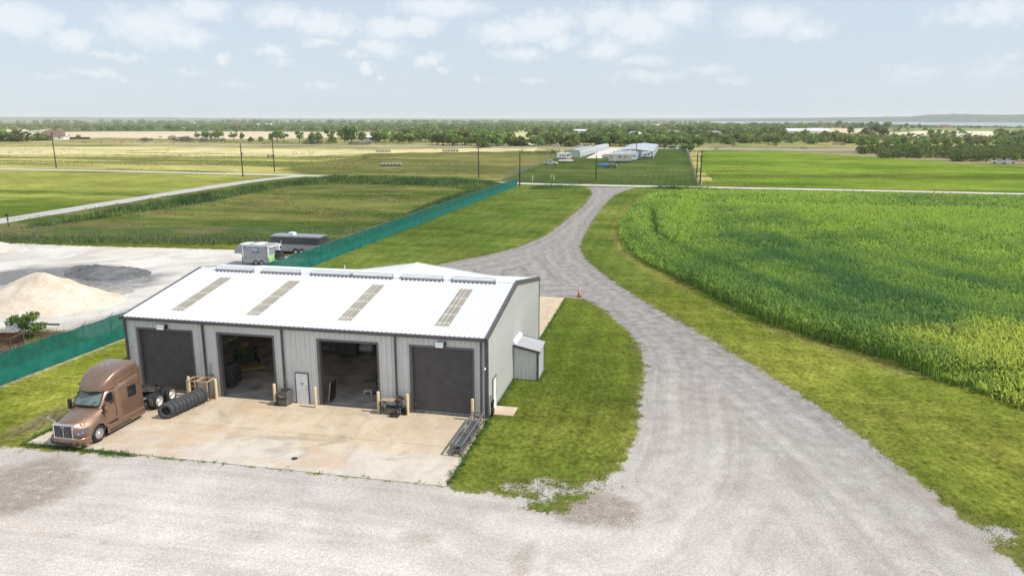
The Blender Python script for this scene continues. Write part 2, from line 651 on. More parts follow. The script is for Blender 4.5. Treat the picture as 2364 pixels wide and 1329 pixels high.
# tone: gravel paler toward the camera, greyer along the drive
tone = np.clip(1.04 - (Y + 18) / 38, 0, 1) * .8 + .2 * np.clip(1 - (Y + 22) / 15, 0, 1)
tone = np.clip(tone - .30 * np.clip((X - 9) / 14, 0, 1) * np.clip((Y + 30) / 18, 0, 1), 0, 1)
ytone = np.zeros_like(X)
c = at(200, 655)
q = np.sqrt(((X + 57.5) / 10.5) ** 2 + ((Y - 29.5) / 7.5) ** 2) + (fbm(X / 2.5, Y / 2.5, 19) - .5) * 1.1
ytone = np.clip((1.2 - q) * 2.2, 0, 1)

idx = np.arange(len(X)).reshape(GX.shape)
quads = np.stack([idx[:-1, :-1], idx[:-1, 1:], idx[1:, 1:], idx[1:, :-1]], -1).reshape(-1, 4)
fc = lambda a: a[quads].mean(1)
fG, fY = fc(sdG) > 0, fc(sdY) > 0


def ground_mat():
    b = NB('ground_cover')
    pos = b.N.new('ShaderNodeNewGeometry').outputs['Position']
    tint = b.attr('tint')
    # grass: blades, tufts, mowing, dry specks
    g1 = b.noise(14, 5, .7, pos)
    g2 = b.noise(1.3, 4, .65, pos)
    g3 = b.noise(3.6, 3, .7, pos, (1., .75, 1))
    lane = b.N.new('ShaderNodeCombineXYZ')
    b.L.new(b.math('MULTIPLY', b.attr('grav', True), 2.6), lane.inputs[0])
    b.L.new(b.math('MULTIPLY', b.noise(.06, 2, .5, pos), 2.0), lane.inputs[1])
    mow = b.noise(1.0, 3, .6, lane.outputs[0])
    fac = b.math('ADD', b.math('MULTIPLY', g1, .45), b.math('ADD', b.math('MULTIPLY', g2, .4), b.math('ADD', b.math('MULTIPLY', g3, .95), b.math('MULTIPLY', mow, .25))))
    k = b.ramp(fac, .74, 1.32, .30, 1.72, False)
    broad = b.math('ADD', b.math('MULTIPLY', b.noise(.30, 5, .68, pos, (.55, 1.3, 1)), .9), b.math('MULTIPLY', b.noise(.05, 6, .7, pos, (.8, 1.2, 1)), .9))
    k = b.math('MULTIPLY', k, b.ramp(broad, .62, 1.18, .58, 1.50, False))
    grass = b.mix(1, tint, k, 'MULTIPLY')
    dry = b.ramp(b.noise(.9, 6, .7, pos), .56, .74, 0, .42)
    grass = b.mix(dry, grass, (.20, .175, .055))
    # mowing lines
    w = b.N.new('ShaderNodeTexWave')
    w.wave_type, w.bands_direction = 'BANDS', 'X'
    w.inputs['Scale'].default_value = .16
    w.inputs['Distortion'].default_value = 5
    w.inputs['Detail'].default_value = 2
    b.L.new(pos, w.inputs['Vector'])
    grass = b.mix(1, grass, b.ramp(w.outputs['Fac'], 0, 1, .93, 1.07, False), 'MULTIPLY')
    # gravel
    tn = b.attr('tone', True)
    big = b.noise(.22, 6, .62, pos)
    mid = b.noise(1.1, 5, .65, pos)
    pale = b.mix(b.ramp(big, .3, .7), (.53, .470, .428), (.675, .622, .578))
    grey = b.mix(b.ramp(mid, .3, .7), (.232, .216, .204), (.362, .337, .316))
    gr = b.mix(tn, grey, pale)
    trk = b.N.new('ShaderNodeCombineXYZ')
    b.L.new(b.math('MULTIPLY', b.attr('grav', True), .75), trk.inputs[0])
    b.L.new(b.math('MULTIPLY', b.math('ADD', b.math('DIVIDE', b.noise(.05, 2, .5, pos), .1), 0.), .08), trk.inputs[1])
    tr = b.noise(1.0, 4, .6, trk.outputs[0])
    gr = b.mix(b.math('MULTIPLY_ADD', tn, -.45, 1.0), gr, b.mix(1, gr, b.ramp(tr, .32, .68, .80, 1.14), 'MULTIPLY'))
    sp = b.noise(17, 4, .8, pos)
    sp2 = b.noise(6, 5, .75, pos)
    gr = b.mix(1, gr, b.ramp(sp, .34, .66, .66, 1.24, False), 'MULTIPLY')
    gr = b.mix(1, gr, b.ramp(sp2, .36, .64, .82, 1.12, False), 'MULTIPLY')
    vor = b.N.new('ShaderNodeTexVoronoi')
    vor.inputs['Scale'].default_value = 9
    b.L.new(pos, vor.inputs['Vector'])
    spk = b.math('MULTIPLY', b.ramp(vor.outputs['Distance'], .13, .2, 1, 0), b.ramp(b.noise(.6, 4, .6, pos), .5, .68))
    gr = b.mix(b.math('MULTIPLY', spk, .5), gr, (.16, .145, .13))
    stain = b.math('MULTIPLY', b.ramp(b.noise(.40, 7, .7, pos, None, 1.4), .55, .72, 0, .62), b.ramp(b.noise(.09, 3, .6, pos), .38, .56))
    gr = b.mix(stain, gr, (.30, .275, .25))
    mo = b.math('MULTIPLY', b.attr('mound', True), b.ramp(b.noise(2.2, 6, .7, pos), .3, .6, .45, 1))
    brown = b.mix(b.ramp(sp, .34, .62), (.125, .100, .078), (.37, .325, .28))
    gr = b.mix(mo, gr, brown)
    # crushed limestone yard
    yl = b.mix(b.ramp(b.noise(.16, 6, .62, pos, None, .6), .32, .68), (.445, .415, .38), (.625, .595, .56))
    yl = b.mix(b.ramp(b.noise(.07, 4, .6, pos), .48, .7, 0, .4), yl, (.56, .475, .375))
    yl = b.mix(1, yl, b.ramp(b.noise(5, 5, .75, pos), .35, .65, .8, 1.15, False), 'MULTIPLY')
    yt = b.math('MULTIPLY', b.attr('ytone', True), b.ramp(b.noise(.9, 6, .72, pos, (.5, 1.2, 1)), .24, .42))
    yl = b.mix(yt, yl, b.mix(b.ramp(sp2, .4, .6), (.11, .115, .12), (.26, .255, .25)))
    # ragged borders
    e = b.math('ADD', b.math('MULTIPLY', b.math('SUBTRACT', b.noise(1.1, 4, .65, pos), .5), 1.7),
               b.math('MULTIPLY', b.math('SUBTRACT', b.noise(7, 4, .7, pos), .5), 1.1))
    mg = b.ramp(b.math('ADD', b.attr('grav', True), e), -.12, .14)
    my = b.ramp(b.math('ADD', b.attr('yard', True), b.math('MULTIPLY', e, 1.3)), -.15, .2)
    # worn, yellowed grass where it meets the stone
    rim = b.math('MULTIPLY', b.ramp(b.attr('grav', True), -1.3, .2), b.ramp(b.noise(.8, 4, .6, pos), .38, .62))
    grass = b.mix(b.math('MULTIPLY', rim, .6), grass, (.19, .165, .06))
    col = b.mix(mg, grass, gr)
    col = b.mix(my, col, yl)
    hb = b.math('ADD', b.math('MULTIPLY', g1, 1.), b.math('MULTIPLY', sp, .4))
    b.bump(hb, .55, .06)
    return b.fin(col, .95, 0, .0)


MG = ground_mat()


def ground_part(name, m):
    q = quads[m]
    u, inv = np.unique(q, return_inverse=True)
    V = np.stack([X[u], Y[u], Z[u]], 1)
    me = np_mesh(name, V, inv.reshape(q.shape), T[u], [MG], dict(grav=sdG[u], yard=sdY[u], tone=tone[u], ytone=ytone[u], mound=mound2[u]))
    return tag(link(name, me), kind='structure')


ground_part('gravel_drive', fG)
ground_part('limestone_yard', fY & ~fG)
fr = (fc(Y) > 163) & ~fG & ~fY
ground_part('far_fields', fr)
ground_part('grass_ground', ~fG & ~fY & ~fr)


# --- roads
def strip_road(name, pts, w, m, z=.035, wob=.15, n_sub=8):
    P = [Vector((p[0], p[1], 0)) for p in pts]
    Q = []
    for i in range(len(P) - 1):
        p0, p1, p2, p3 = P[max(i - 1, 0)], P[i], P[i + 1], P[min(i + 2, len(P) - 1)]
        for k in range(n_sub):
            t = k / n_sub
            Q.append(.5 * ((2 * p1) + (p2 - p0) * t + (2 * p0 - 5 * p1 + 4 * p2 - p3) * t * t + (3 * p1 - p0 - 3 * p2 + p3) * t ** 3))
    Q.append(P[-1])
    V, F = [], []
    for i, q in enumerate(Q):
        d = (Q[min(i + 1, len(Q) - 1)] - Q[max(i - 1, 0)]).normalized()
        nrm = Vector((-d.y, d.x, 0))
        for s, zz in ((-1, 0), (-.45, .05), (.45, .05), (1, 0)):
            p = q + nrm * (w / 2 * s * (1 + random.uniform(-wob, wob) * .25 * abs(s)))
            V.append((p.x, p.y, z + zz))
        if i:
            F += [[4 * i - 4 + k, 4 * i - 3 + k, 4 * i + 1 + k, 4 * i + k] for k in range(3)]
    me = np_mesh(name, np.array(V), np.array(F), None, [m])
    return tag(link(name, me), kind='structure')


def road_mat(name, a, b_, sc=.4):
    b = NB(name)
    col = b.mix(b.ramp(b.noise(sc, 6, .65), .3, .7), a, b_)
    col = b.mix(1, col, b.ramp(b.noise(6, 4, .7), .3, .7, .85, 1.12), 'MULTIPLY')
    col = b.mix(b.ramp(b.noise(sc * 2.3, 6, .7, None, None, 1), .58, .72, 0, .4), col, (.2, .19, .17))
    b.bump(b.noise(12, 3), .2, .02)
    return b.fin(col, .9, 0, .2)


RM = road_mat('pale_chip_road', (.42, .40, .37), (.56, .53, .49))
RM2 = road_mat('grey_chip_road', (.36, .34, .33), (.46, .44, .425))
strip_road('county_road', P2([(-500, 382), (0, 390), (330, 396.5), (700, 405.5), (960, 412), (1200, 423.5), (1400, 428.5), (1700, 434), (2000, 440), (2364, 448), (3000, 462)]), 4.5, RM)
strip_road('side_road', P2([(-260, 575), (-60, 523), (0, 511), (300, 462), (470, 435), (600, 416), (690, 407)]), 5.6, RM2, .04)
strip_road('highway', P2([(300, 332), (760, 336), (1100, 338.5), (1300, 341), (1500, 343), (1900, 346), (2500, 352)]), 9.0, RM2, .06)
strip_road('storage_lane', P2([(1395, 366), (1412, 355), (1426, 345), (1440, 341)]), 17, road_mat('storage_gravel', (.52, .46, .38), (.66, .60, .52)), .05)


def patch_poly(name, pts, m, z):
    """flat sheet with an uneven outline, subdivided edge"""
    V = []
    P = P2(pts)
    n = len(P)
    for i in range(n):
        a, b_ = Vector(P[i]), Vector(P[(i + 1) % n])
        L = (b_ - a).length
        k = max(4, min(24, int(L / 18)))
        nr = Vector((-(b_ - a).y, (b_ - a).x)) / L
        for j in range(k):
            t = j / k
            p = a + (b_ - a) * t + nr * (random.uniform(-1, 1) * L * .018 if j else 0)
            V.append((p.x, p.y, z))
    me = bpy.data.meshes.new(name)
    me.from_pydata(V, [], [tuple(range(len(V)))])
    me.materials.append(m)
    return tag(link(name, me), kind='structure')


def field_mat(name, a, b_, sx=.01, sy=.05):
    b = NB(name)
    f = b.noise(1, 6, .6, None, (sx, sy, 1))
    col = b.mix(b.ramp(f, .32, .68), a, b_)
    col = b.mix(1, col, b.ramp(b.noise(.25, 5, .7), .3, .7, .85, 1.15), 'MULTIPLY')
    return b.fin(col, .95, 0, .1)


TAN = field_mat('stubble', (.50, .40, .27), (.58, .48, .34))
TAN2 = field_mat('pale_stubble', (.55, .49, .35), (.64, .58, .44))
GRN = field_mat('pasture', (.15, .18, .05), (.25, .26, .085))
patch_poly('stubble_field', [(-600, 313), (-600, 305), (100, 305.5), (240, 304), (600, 304), (800, 305.5), (930, 306), (960, 309), (860, 315), (640, 321), (420, 322), (250, 318), (150, 321)], TAN, .10)
patch_poly('stubble_field', [(-400, 299), (0, 298), (105, 297.5), (120, 303.5), (0, 305), (-400, 306)], TAN2, .12)
patch_poly('stubble_field', [(1800, 302), (1822, 297.5), (1900, 295.8), (1990, 297), (2045, 300.5), (2060, 307), (1995, 314), (1930, 318), (1850, 315), (1795, 308)], TAN, .15)
patch_poly('stubble_field', [(2030, 309), (2120, 303), (2280, 303), (2364, 306), (2700, 310), (2700, 322), (2364, 318), (2200, 320), (2050, 316)], TAN2, .15)
patch_poly('pasture_field', [(1980, 298), (2200, 296), (2400, 298), (2420, 303), (2130, 303), (2060, 302)], GRN, .12)
patch_poly('stubble_field', [(1400, 290.5), (1470, 287.8), (1560, 287.6), (1660, 289), (1650, 291.3), (1520, 292.4)], TAN2, .2)
patch_poly('stubble_field', [(1200, 292), (1260, 289.5), (1360, 290), (1390, 292), (1300, 294)], TAN2, .2)
patch_poly('stubble_field', [(1160, 306), (1205, 298), (1222, 297), (1232, 310), (1238, 336), (1190, 336)], field_mat('mown_strip', (.42, .40, .18), (.5, .45, .24)), .15)
patch_poly('pasture_field', [(1440, 318), (1520, 313), (1700, 312), (1830, 318), (1900, 335), (1640, 338), (1450, 340)], GRN, .10)

# --- lake
b = NB('lake_water')
b.bump(b.noise(.02, 4, .6, None, (1, 3, 1)), .12, 1.0)
LAKE = b.fin((.10, .15, .19), .16, 0, .5)
patch_poly('lake', [(1560, 283.5), (1560, 278.6), (1800, 278.2), (2100, 279), (2500, 280.5), (3200, 282), (3200, 297), (2500, 293.8), (2330, 293), (2200, 290.5), (2060, 287), (1900, 288), (1760, 287.8), (1650, 286.3)], LAKE, .4)


# --- hills at the skyline
def hills(name, pts, m, depth=900, seed=0):
    """pts: (px, py of the crest, distance)"""
    rows = 6
    V, F = [], []
    n = 160
    xs = np.linspace(0, len(pts) - 1, n)
    for j in range(rows):
        t = j / (rows - 1)
        for i in range(n):
            k = min(int(xs[i]), len(pts) - 2)
            f = xs[i] - k
            px = pts[k][0] * (1 - f) + pts[k + 1][0] * f
            hh = pts[k][1] * (1 - f) + pts[k + 1][1] * f
            dd = pts[k][2] * (1 - f) + pts[k + 1][2] * f
            r = ray(px, 275)
            r = Vector((r.x, r.y, 0)).normalized()
            p = Vector((CAM[0], CAM[1], 0)) + r * (dd + depth * t)
            prof = math.sin(min(1, t * 1.25) * math.pi / 2)
            z = hh * prof * (.82 + .36 * float(fbm(np.array(i * .22), np.array(j * .9 + seed), 77 + seed, 3)))
            V.append((p.x, p.y, z - .5))
    for j in range(rows - 1):
        for i in range(n - 1):
            F.append([j * n + i, j * n + i + 1, (j + 1) * n + i + 1, (j + 1) * n + i])
    me = np_mesh(name, np.array(V), np.array(F), None, [m])
    return tag(link(name, me), kind='structure')


b = NB('wooded_slope')
col = b.mix(b.ramp(b.noise(.02, 6, .7, None, (1, .6, 1)), .35, .65), (.055, .075, .05), (.13, .14, .085))
HM = b.fin(col, .95, 0, .1)
hills('wooded_hills', [(1480, 3, 5600), (1700, 14, 5600), (1900, 26, 5400), (2100, 36, 5200), (2195, 52, 5000), (2290, 44, 4900), (2450, 46, 4800), (3000, 40, 4700), (3600, 20, 4700)], HM, 900, 2)
hills('distant_hills', [(-1400, 40, 8200), (-300, 42, 8200), (300, 34, 8300), (700, 26, 8300), (1100, 22, 8300), (1500, 26, 8400), (1900, 32, 8400), (2600, 30, 8400)], HM, 800, 5)

# ------------------------------------------------------------------ workshop
HE, HR, BW, BL = 5.05, 6.56, 17.31, 24.4
SL = (HR - HE) / (BW / 2)
WALL = mat('light_grey_steel', (.62, .62, .605), .5, 0, .05, .8, (.48, .47, .44), .5, .4)
WALLW = mat('pale_grey_steel', (.54, .54, .52), .5, 0, .05, .8, (.47, .46, .435), .5, .4)
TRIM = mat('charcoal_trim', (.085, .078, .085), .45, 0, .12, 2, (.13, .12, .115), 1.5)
ROOF = mat('white_roof_steel', (.60, .61, .62), .5, 0, .03, .5, (.53, .52, .50), .35, .25)
WHITE = mat('white_paint', (.78, .79, .80), .4, 0, .04, 2, (.6, .58, .54), 1.4)
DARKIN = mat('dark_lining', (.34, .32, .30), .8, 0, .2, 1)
CONC_IN = mat('oily_concrete', (.44, .385, .34), .65, 0, .3, .8, (.06, .055, .05), .9, .4)
BLACK = mat('black_rubber', (.022, .022, .024), .75, 0, .3, 4, (.06, .057, .052), 3, .3)
STEEL = mat('grey_steel', (.30, .31, .32), .4, .7, .2, 3, (.2, .16, .12), 2)
BLKM = mat('black_metal', (.03, .03, .033), .5, .2, .3, 4, (.09, .07, .05), 3)
GLASSD = mat('dark_glass', (.012, .016, .018), .06, 0, .1, 1, None, 1, .8)

shop = thing('workshop', 'long grey metal workshop with a white ribbed roof and four tall door bays', 'workshop', (0, 0, 0))


def rib_profile(w, n=None):
    """(x, height) across a ribbed steel sheet"""
    n = n or max(1, round(w / .305))
    p = w / n
    pr = [(0, 0)]
    for i in range(n):
        c = (i + .5) * p
        pr += [(c - .036, 0), (c - .022, .044), (c + .022, .044), (c + .036, 0)]
        if i < n - 1:
            pr += [(c + p / 2 - .012, 0), (c + p / 2, .006), (c + p / 2 + .012, 0)]
    pr.append((w, 0))
    return pr


_pan = {}


def wall_panel(parent, x, w, z0, z1, m=WALL, side=None, y=0., name='wall_panel', ztop=None):
    """front sheet (faces -Y) or, with side='x', a sheet facing +X starting at y=x"""
    key = (round(w, 3), round(z0, 3), round(z1, 3), side, m.name, round(x, 3) if ztop else 0)
    me = _pan.get(key)
    if me is None:
        M_ = MB()
        pr = rib_profile(w)
        lo, hi = [], []
        for (u, d) in pr:
            t = ztop(x + u) if ztop else z1
            if side == 'x':
                lo.append((d, u, z0))
                hi.append((d, u, t))
            else:
                lo.append((u, -d, z0))
                hi.append((u, -d, t))
        M_.loft([lo, hi], smooth=False)
        me = _pan[key] = M_.mesh(name, m)
    loc = (y, x, 0) if side == 'x' else (x, y, 0)
    return link(name, me, parent, loc)


DOORS = [(-23.47, -19.47), (-17.68, -13.76), (-10.79, -6.82), (-4.77, -.82)]
DZ = 4.25


def fill(x0, x1, z0, z1):
    n = max(1, round((x1 - x0) / .915))
    for i in range(n):
        wall_panel(shop, x0 + (x1 - x0) / n * i, (x1 - x0) / n, z0, z1)


MDX = (-12.42, -11.50)
edges = [-24.4] + [e for d in DOORS for e in d] + [0.]
for i in range(0, len(edges), 2):
    a, c = edges[i], edges[i + 1]
    if a < MDX[0] < c:
        fill(a, MDX[0], .1, HE)
        fill(MDX[0], MDX[1], 2.04, HE)
        fill(MDX[1], c, .1, HE)
    else:
        fill(a, c, .1, HE)
for d in DOORS:
    fill(d[0], d[1], DZ, HE)
ztop = lambda y: HE + SL * min(y, BW - y) - .05
SD0, SD1 = 1.2, 2.06
ns = 19
for i in range(ns):
    y0 = BW / ns * i
    wall_panel(shop, y0, BW / ns, .1, 0, WALLW, 'x', 0., ztop=ztop)
# plain sheeting on the unseen sides, lined inside
M_ = MB()
M_.prism([(0, .05), (BW, .05), (BW, HE - .03), (BW / 2, HR - .06), (0, HE - .03)], 'x', -24.4, -24.36)
M_.build('end_wall', WALL, shop)
MB().box(-24.36, -.1, BW - .05, BW, .05, HE - .03).build('back_wall', WALL, shop)
M_ = MB()
M_.prism([(.2, .05), (BW - .1, .05), (BW - .1, HE - .1), (BW / 2, HR - .15), (.2, HE - .1)], 'x', -.09, -.06)
M_.box(-24.33, -.1, BW - .12, BW - .09, .05, HE - .06)
for i in range(0, len(edges), 2):
    if edges[i + 1] - edges[i] > .3:
        M_.box(edges[i] + .02, edges[i + 1] - .02, .11, .14, .05, HE - .05)
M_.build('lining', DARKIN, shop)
# concrete curb under the sheets
CURB = mat('curb_concrete', (.42, .39, .35), .85)
for i in range(0, len(edges), 2):
    MB().box(edges[i], edges[i + 1], .0, .2, -.05, .1).build('foundation', CURB, shop)
MB().box(-.2, 0., .2, BW, -.05, .1).build('foundation', CURB, shop)
MB().box(-24.3, -.2, .2, BW - .1, -.1, .045).build('floor_slab', CONC_IN, shop)

# --- roof sheets
nr = 27
rw = (BL + .1) / nr
th = math.atan(SL)
ov = .12
slen = (BW / 2 + ov) / math.cos(th)


SKY_COLS = (3, 9, 16, 23)
SKY_Y = (1.12, 6.98)


def roof_mesh(sgn, y0=None, y1=None, lip=True, lift=.02):
    M_ = MB()
    pr = rib_profile(rw)
    a0 = -ov if sgn > 0 else BW + ov
    a1 = BW / 2
    rows = []
    for y in (a0 if y0 is None else y0, a1 if y1 is None else y1):
        z = HE + SL * min(y, BW - y) + lift
        rows.append([(u, y, z + d * 1.15) for (u, d) in pr])
    M_.loft(rows, smooth=False)
    if lip:
        e = rows[0]
        M_.loft([[(p[0], p[1], p[2]) for p in e], [(p[0], p[1], HE - .02) for p in e]], smooth=False)
    return M_


full = {1: roof_mesh(1).mesh('roof_panel', ROOF), -1: roof_mesh(-1).mesh('roof_panel', ROOF)}
low = roof_mesh(1, None, SKY_Y[0] + .06).mesh('roof_panel', ROOF)
high = roof_mesh(1, SKY_Y[1] - .06, None, False).mesh('roof_panel', ROOF)
for i in range(nr):
    x = -BL - .05 + i * rw
    link('roof_panel', full[-1], shop, (x, 0, 0))
    if i in SKY_COLS:
        link('roof_panel', low, shop, (x, 0, 0))
        link('roof_panel', high, shop, (x, 0, 0))
    else:
        link('roof_panel', full[1], shop, (x, 0, 0))

# translucent roof lights: one sheet wide, with cross straps
b = NB('weathered_fibreglass')
cc = b.mix(b.ramp(b.noise(1.5, 5, .6), .3, .7), (.42, .39, .305), (.52, .485, .39))
b.fin(cc, .5, 0, .3)
tl_ = b.N.new('ShaderNodeBsdfTranslucent')
tl_.inputs[0].default_value = (.75, .68, .5, 1)
mx_ = b.N.new('ShaderNodeMixShader')
mx_.inputs[0].default_value = .4
b.L.new(b.bsdf.outputs[0], mx_.inputs[1])
b.L.new(tl_.outputs[0], mx_.inputs[2])
b.L.new(mx_.outputs[0], b.out.inputs[0])
FRP = b.m
for i in SKY_COLS:
    x = -BL - .05 + i * rw
    s = roof_mesh(1, SKY_Y[0], SKY_Y[1], False, .024).build('skylight', FRP, shop, (x, 0, 0))
    for f in (.07, .29, .51, .73):
        y = SKY_Y[0] + (SKY_Y[1] - SKY_Y[0]) * f
        roof_mesh(1, y - .05, y + .05, False, .03).build('strap', ROOF, s)
    for f in (.30, .605):
        M_ = MB()
        M_.loft([[(rw * f - .018 + .036 * k, yy, HE + SL * yy + .0665) for k in (0, 1)] for yy in SKY_Y], smooth=False)
        M_.build('seam', ROOF, s)

# ridge vents
VENT = mat('vent_steel', (.70, .705, .71), .4, 0, .05, 1)
vm = MB()
L_ = 3.02
sec = [(-.40, -.02), (-.385, .10), (-.31, .22), (.31, .22), (.385, .10), (.40, -.02)]
vm.loft([[(x, q[0], q[1]) for q in sec] for x in (0, L_)], smooth=False)
vm.add([(0, q[0], q[1]) for q in sec], [tuple(range(6))])
vm.add([(L_, q[0], q[1]) for q in sec], [tuple(range(6))[::-1]])
vme = vm.mesh('ridge_vent', VENT)
tm = MB()
for k in range(3):
    a = .02 + k * L_ / 3
    tm.box(a, a + L_ / 3 - .05, -.32, .32, .225, .25)
tme = tm.mesh('vent_cap', ROOF)
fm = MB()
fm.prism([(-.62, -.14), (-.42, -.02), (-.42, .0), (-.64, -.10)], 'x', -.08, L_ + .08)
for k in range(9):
    fm.box(.05 + k * .335, .22 + k * .335, -.66, -.625, -.15, -.10)  # dark dashes imitate the shadow line below each vent
fme = fm.mesh('vent_flashing_and_shade', TRIM)
em = MB()
em.box(-.05, -.005, -.41, .41, .0, .23)
eme = em.mesh('vent_end', ROOF)
for x in (-22.8, -19.04, -15.12, -11.92, -8.22, -4.48):
    v = link('ridge_vent', vme, shop, (x, BW / 2, HR + .03))
    link('vent_cap', tme, v)
    link('vent_flashing_and_shade', fme, v)
    link('vent_end', eme, v)
    link('vent_end', eme, v, (L_ + .055, 0, 0))
M_ = MB()
M_.prism([(BW / 2 - .3, HR - .02), (BW / 2, HR + .075), (BW / 2 + .3, HR - .02), (BW / 2 + .3, HR + .01), (BW / 2, HR + .10), (BW / 2 - .3, HR + .01)], 'x', -BL - .05, .05)
M_.build('ridge_cap', ROOF, shop)
M_ = MB()
M_.tube((-13.0, BW / 2 + .6, HR - .1), (-13.0, BW / 2 + .6, HR + .55), .045)
M_.build('vent_pipe', ROOF, shop)

# gutters, barge boards, corner trims, downpipes
M_ = MB()
M_.prism([(-.30, HE - .02), (-.30, HE - .15), (-.26, HE - .19), (-.04, HE - .19), (-.04, HE - .17), (-.24, HE - .17), (-.27, HE - .14), (-.27, HE - .02)], 'x', -BL - .08, .08)
M_.build('gutter', TRIM, shop)
for x0, x1 in ((.03, .09), (-BL - .09, -BL - .03)):
    M_ = MB()
    M_.prism([(-.3, HE - .16 - SL * .2), (BW / 2, HR - .17), (BW + .3, HE - .16 - SL * .2), (BW + .3, HE + .06), (BW / 2, HR + .10), (-.3, HE + .0)], 'x', x0, x1)
    M_.prism([(-.3, HE + .01), (BW / 2, HR + .101), (BW + .3, HE + .061), (BW + .3, HE + .075), (BW / 2, HR + .118), (-.3, HE + .03)], 'x', x0 - .12 if x0 > 0 else x0, x1 if x0 > 0 else x1 + .12)
    M_.build('barge_board', TRIM, shop)
for (x, y) in ((0.02, -.02), (-BL - .02, -.02), (.02, BW + .02)):
    M_ = MB()
    s = 1 if x > -1 else -1
    M_.box(x - .16 if s > 0 else x, x + .0 if s > 0 else x + .16, y - .03, y + .03, .02, HE - .16)
    M_.box(x - .0, x + .045, y - .03, y + .16, .02, HE - .16) if s > 0 else None
    M_.build('corner_trim', TRIM, shop)
for x in (-24.25, -18.62, -13.12, -5.66, -.34):
    M_ = MB()
    M_.box(x - .055, x + .055, -.16, -.05, .16, HE - .18)
    M_.bar((x, -.11, .18), (x, -.30, .03), .1)
    for z in (1.2, 3.2):
        M_.box(x - .075, x + .075, -.165, -.045, z, z + .03)
    M_.build('downpipe', TRIM, shop)

# door bays: frames, two shut roller doors
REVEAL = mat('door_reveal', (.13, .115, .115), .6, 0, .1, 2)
for i, (a, c) in enumerate(DOORS):
    M_ = MB()
    M_.box(a - .04, a + .14, -.05, .26, .0, DZ + .04)
    M_.box(c - .06, c + .04, -.05, .26, .0, DZ + .04)
    M_.box(a - .04, c + .04, -.052, .26, DZ - .02, DZ + .1)
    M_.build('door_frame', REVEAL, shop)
    M_ = MB()
    M_.box(a + .14, c - .06, -.02, .2, -.02, .05)
    M_.build('door_sill', mat('sill_concrete', (.27, .25, .23), .85) if i == 0 else bpy.data.materials['sill_concrete'], shop)
    if i in (0, 3):
        M_ = MB()
        pr = []
        z = .16
        n = 38
        hs = (DZ - .2) / n
        for k in range(n):
            pr += [(.16, z), (.132, z + hs * .25), (.128, z + hs * .5), (.135, z + hs * .78), (.165, z + hs * .92)]
            z += hs
        pr.append((.16, z))
        M_.loft([[(x, q[0], q[1]) for q in pr] for x in (a + .1, c - .05)], smooth=False)
        rd = M_.build('roller_door', mat('brown_grey_slats', (.102, .092, .094), .45, .1, .12, 1.5, (.13, .12, .11), .8) if i == 0 else bpy.data.materials['brown_grey_slats'], shop)
        MB().box(a + .14, c - .06, .10, .19, .05, .17).build('bottom_bar', STEEL, rd)
        MB().box(a + .2, a + .26, .09, .13, .5, .62).build('lock', STEEL, rd)
    else:
        M_ = MB()
        M_.tube((a + .15, .55, DZ + .28), (c - .08, .55, DZ + .28), .3, 14)
        M_.build('door_coil', TRIM, shop)


# man doors
def man_door(loc, rz, sign):
    o = MB().box(.05, .87, -.03, .02, .03, 1.99).build('entry_door', WHITE, shop, loc, rz)
    M_ = MB()
    M_.box(0, .055, -.045, .03, 0, 2.05)
    M_.box(.865, .92, -.045, .03, 0, 2.05)
    M_.box(.055, .865, -.045, .03, 1.99, 2.05)
    M_.build('door_jamb', TRIM, o)
    M_ = MB()
    M_.tube((.79, -.03, .98), (.79, -.09, .98), .035)
    M_.tube((.79, -.075, .98), (.70, -.085, .98), .016)
    M_.tube((.79, -.03, 1.16), (.79, -.06, 1.16), .03)
    M_.build('handle', STEEL, o)
    if sign:
        b = NB('worn_notice')
        f = b.noise(60, 2, .5, None, (.35, 1, 1))
        ink = b.ramp(f, .47, .53)
        b.fin(b.mix(ink, (.25, .27, .32), (.75, .76, .78)), .6)
        MB().box(.33, .59, -.036, -.031, 1.32, 1.39).build('notice', mat('faded_ink', (.30, .32, .37), .6), o)
        MB().prism([(.37, 1.24), (.46, 1.17), (.55, 1.24), (.55, 1.31), (.37, 1.31)], 'y', -.036, -.031).build('emblem', b.m, o)
    return o


man_door((MDX[0], -.03, .02), 0, True)
man_door((.045, SD0, .05), math.pi / 2, False)


# flood lights over the shut doors, cameras on the corners
def wall_light(x, lab):
    o = MB().box(-.24, .24, -.34, -.04, .02, .20).build('flood_light', WHITE, shop, (x, 0, 4.46))
    MB().prism([(-.34, .02), (-.40, -.06), (-.36, -.09), (-.1, -.04), (-.06, .02)], 'x', -.22, .22).build('lens', mat('light_lens', (.55, .56, .55), .2) if 'light_lens' not in bpy.data.materials else bpy.data.materials['light_lens'], o)
    MB().box(.26, .33, -.30, -.02, -.06, .2).build('bracket', BLKM, o)


wall_light(-21.5, '')
wall_light(-2.82, '')
for x, y in ((-23.97, 0.0), (-.1, 0.0)):
    M_ = MB()
    M_.tube((0, -.02, 0), (0, -.10, 0), .05)
    M_.lathe([(.001, -.07), (.05, -.05), (.07, 0), (.05, .05), (.001, .07)], 10, Matrix.Translation((0, -.13, -.02)))
    M_.build('security_camera', WHITE, shop, (x, y, 3.18))
M_ = MB()
M_.tube((-18.18, -.05, .05), (-18.18, -.05, 1.2), .02)
M_.box(-18.42, -18.1, -.14, -.03, 1.2, 1.5)
M_.tube((-18.3, -.06, 1.5), (-18.3, -.06, 2.3), .02)
M_.build('meter_box', STEEL, shop)

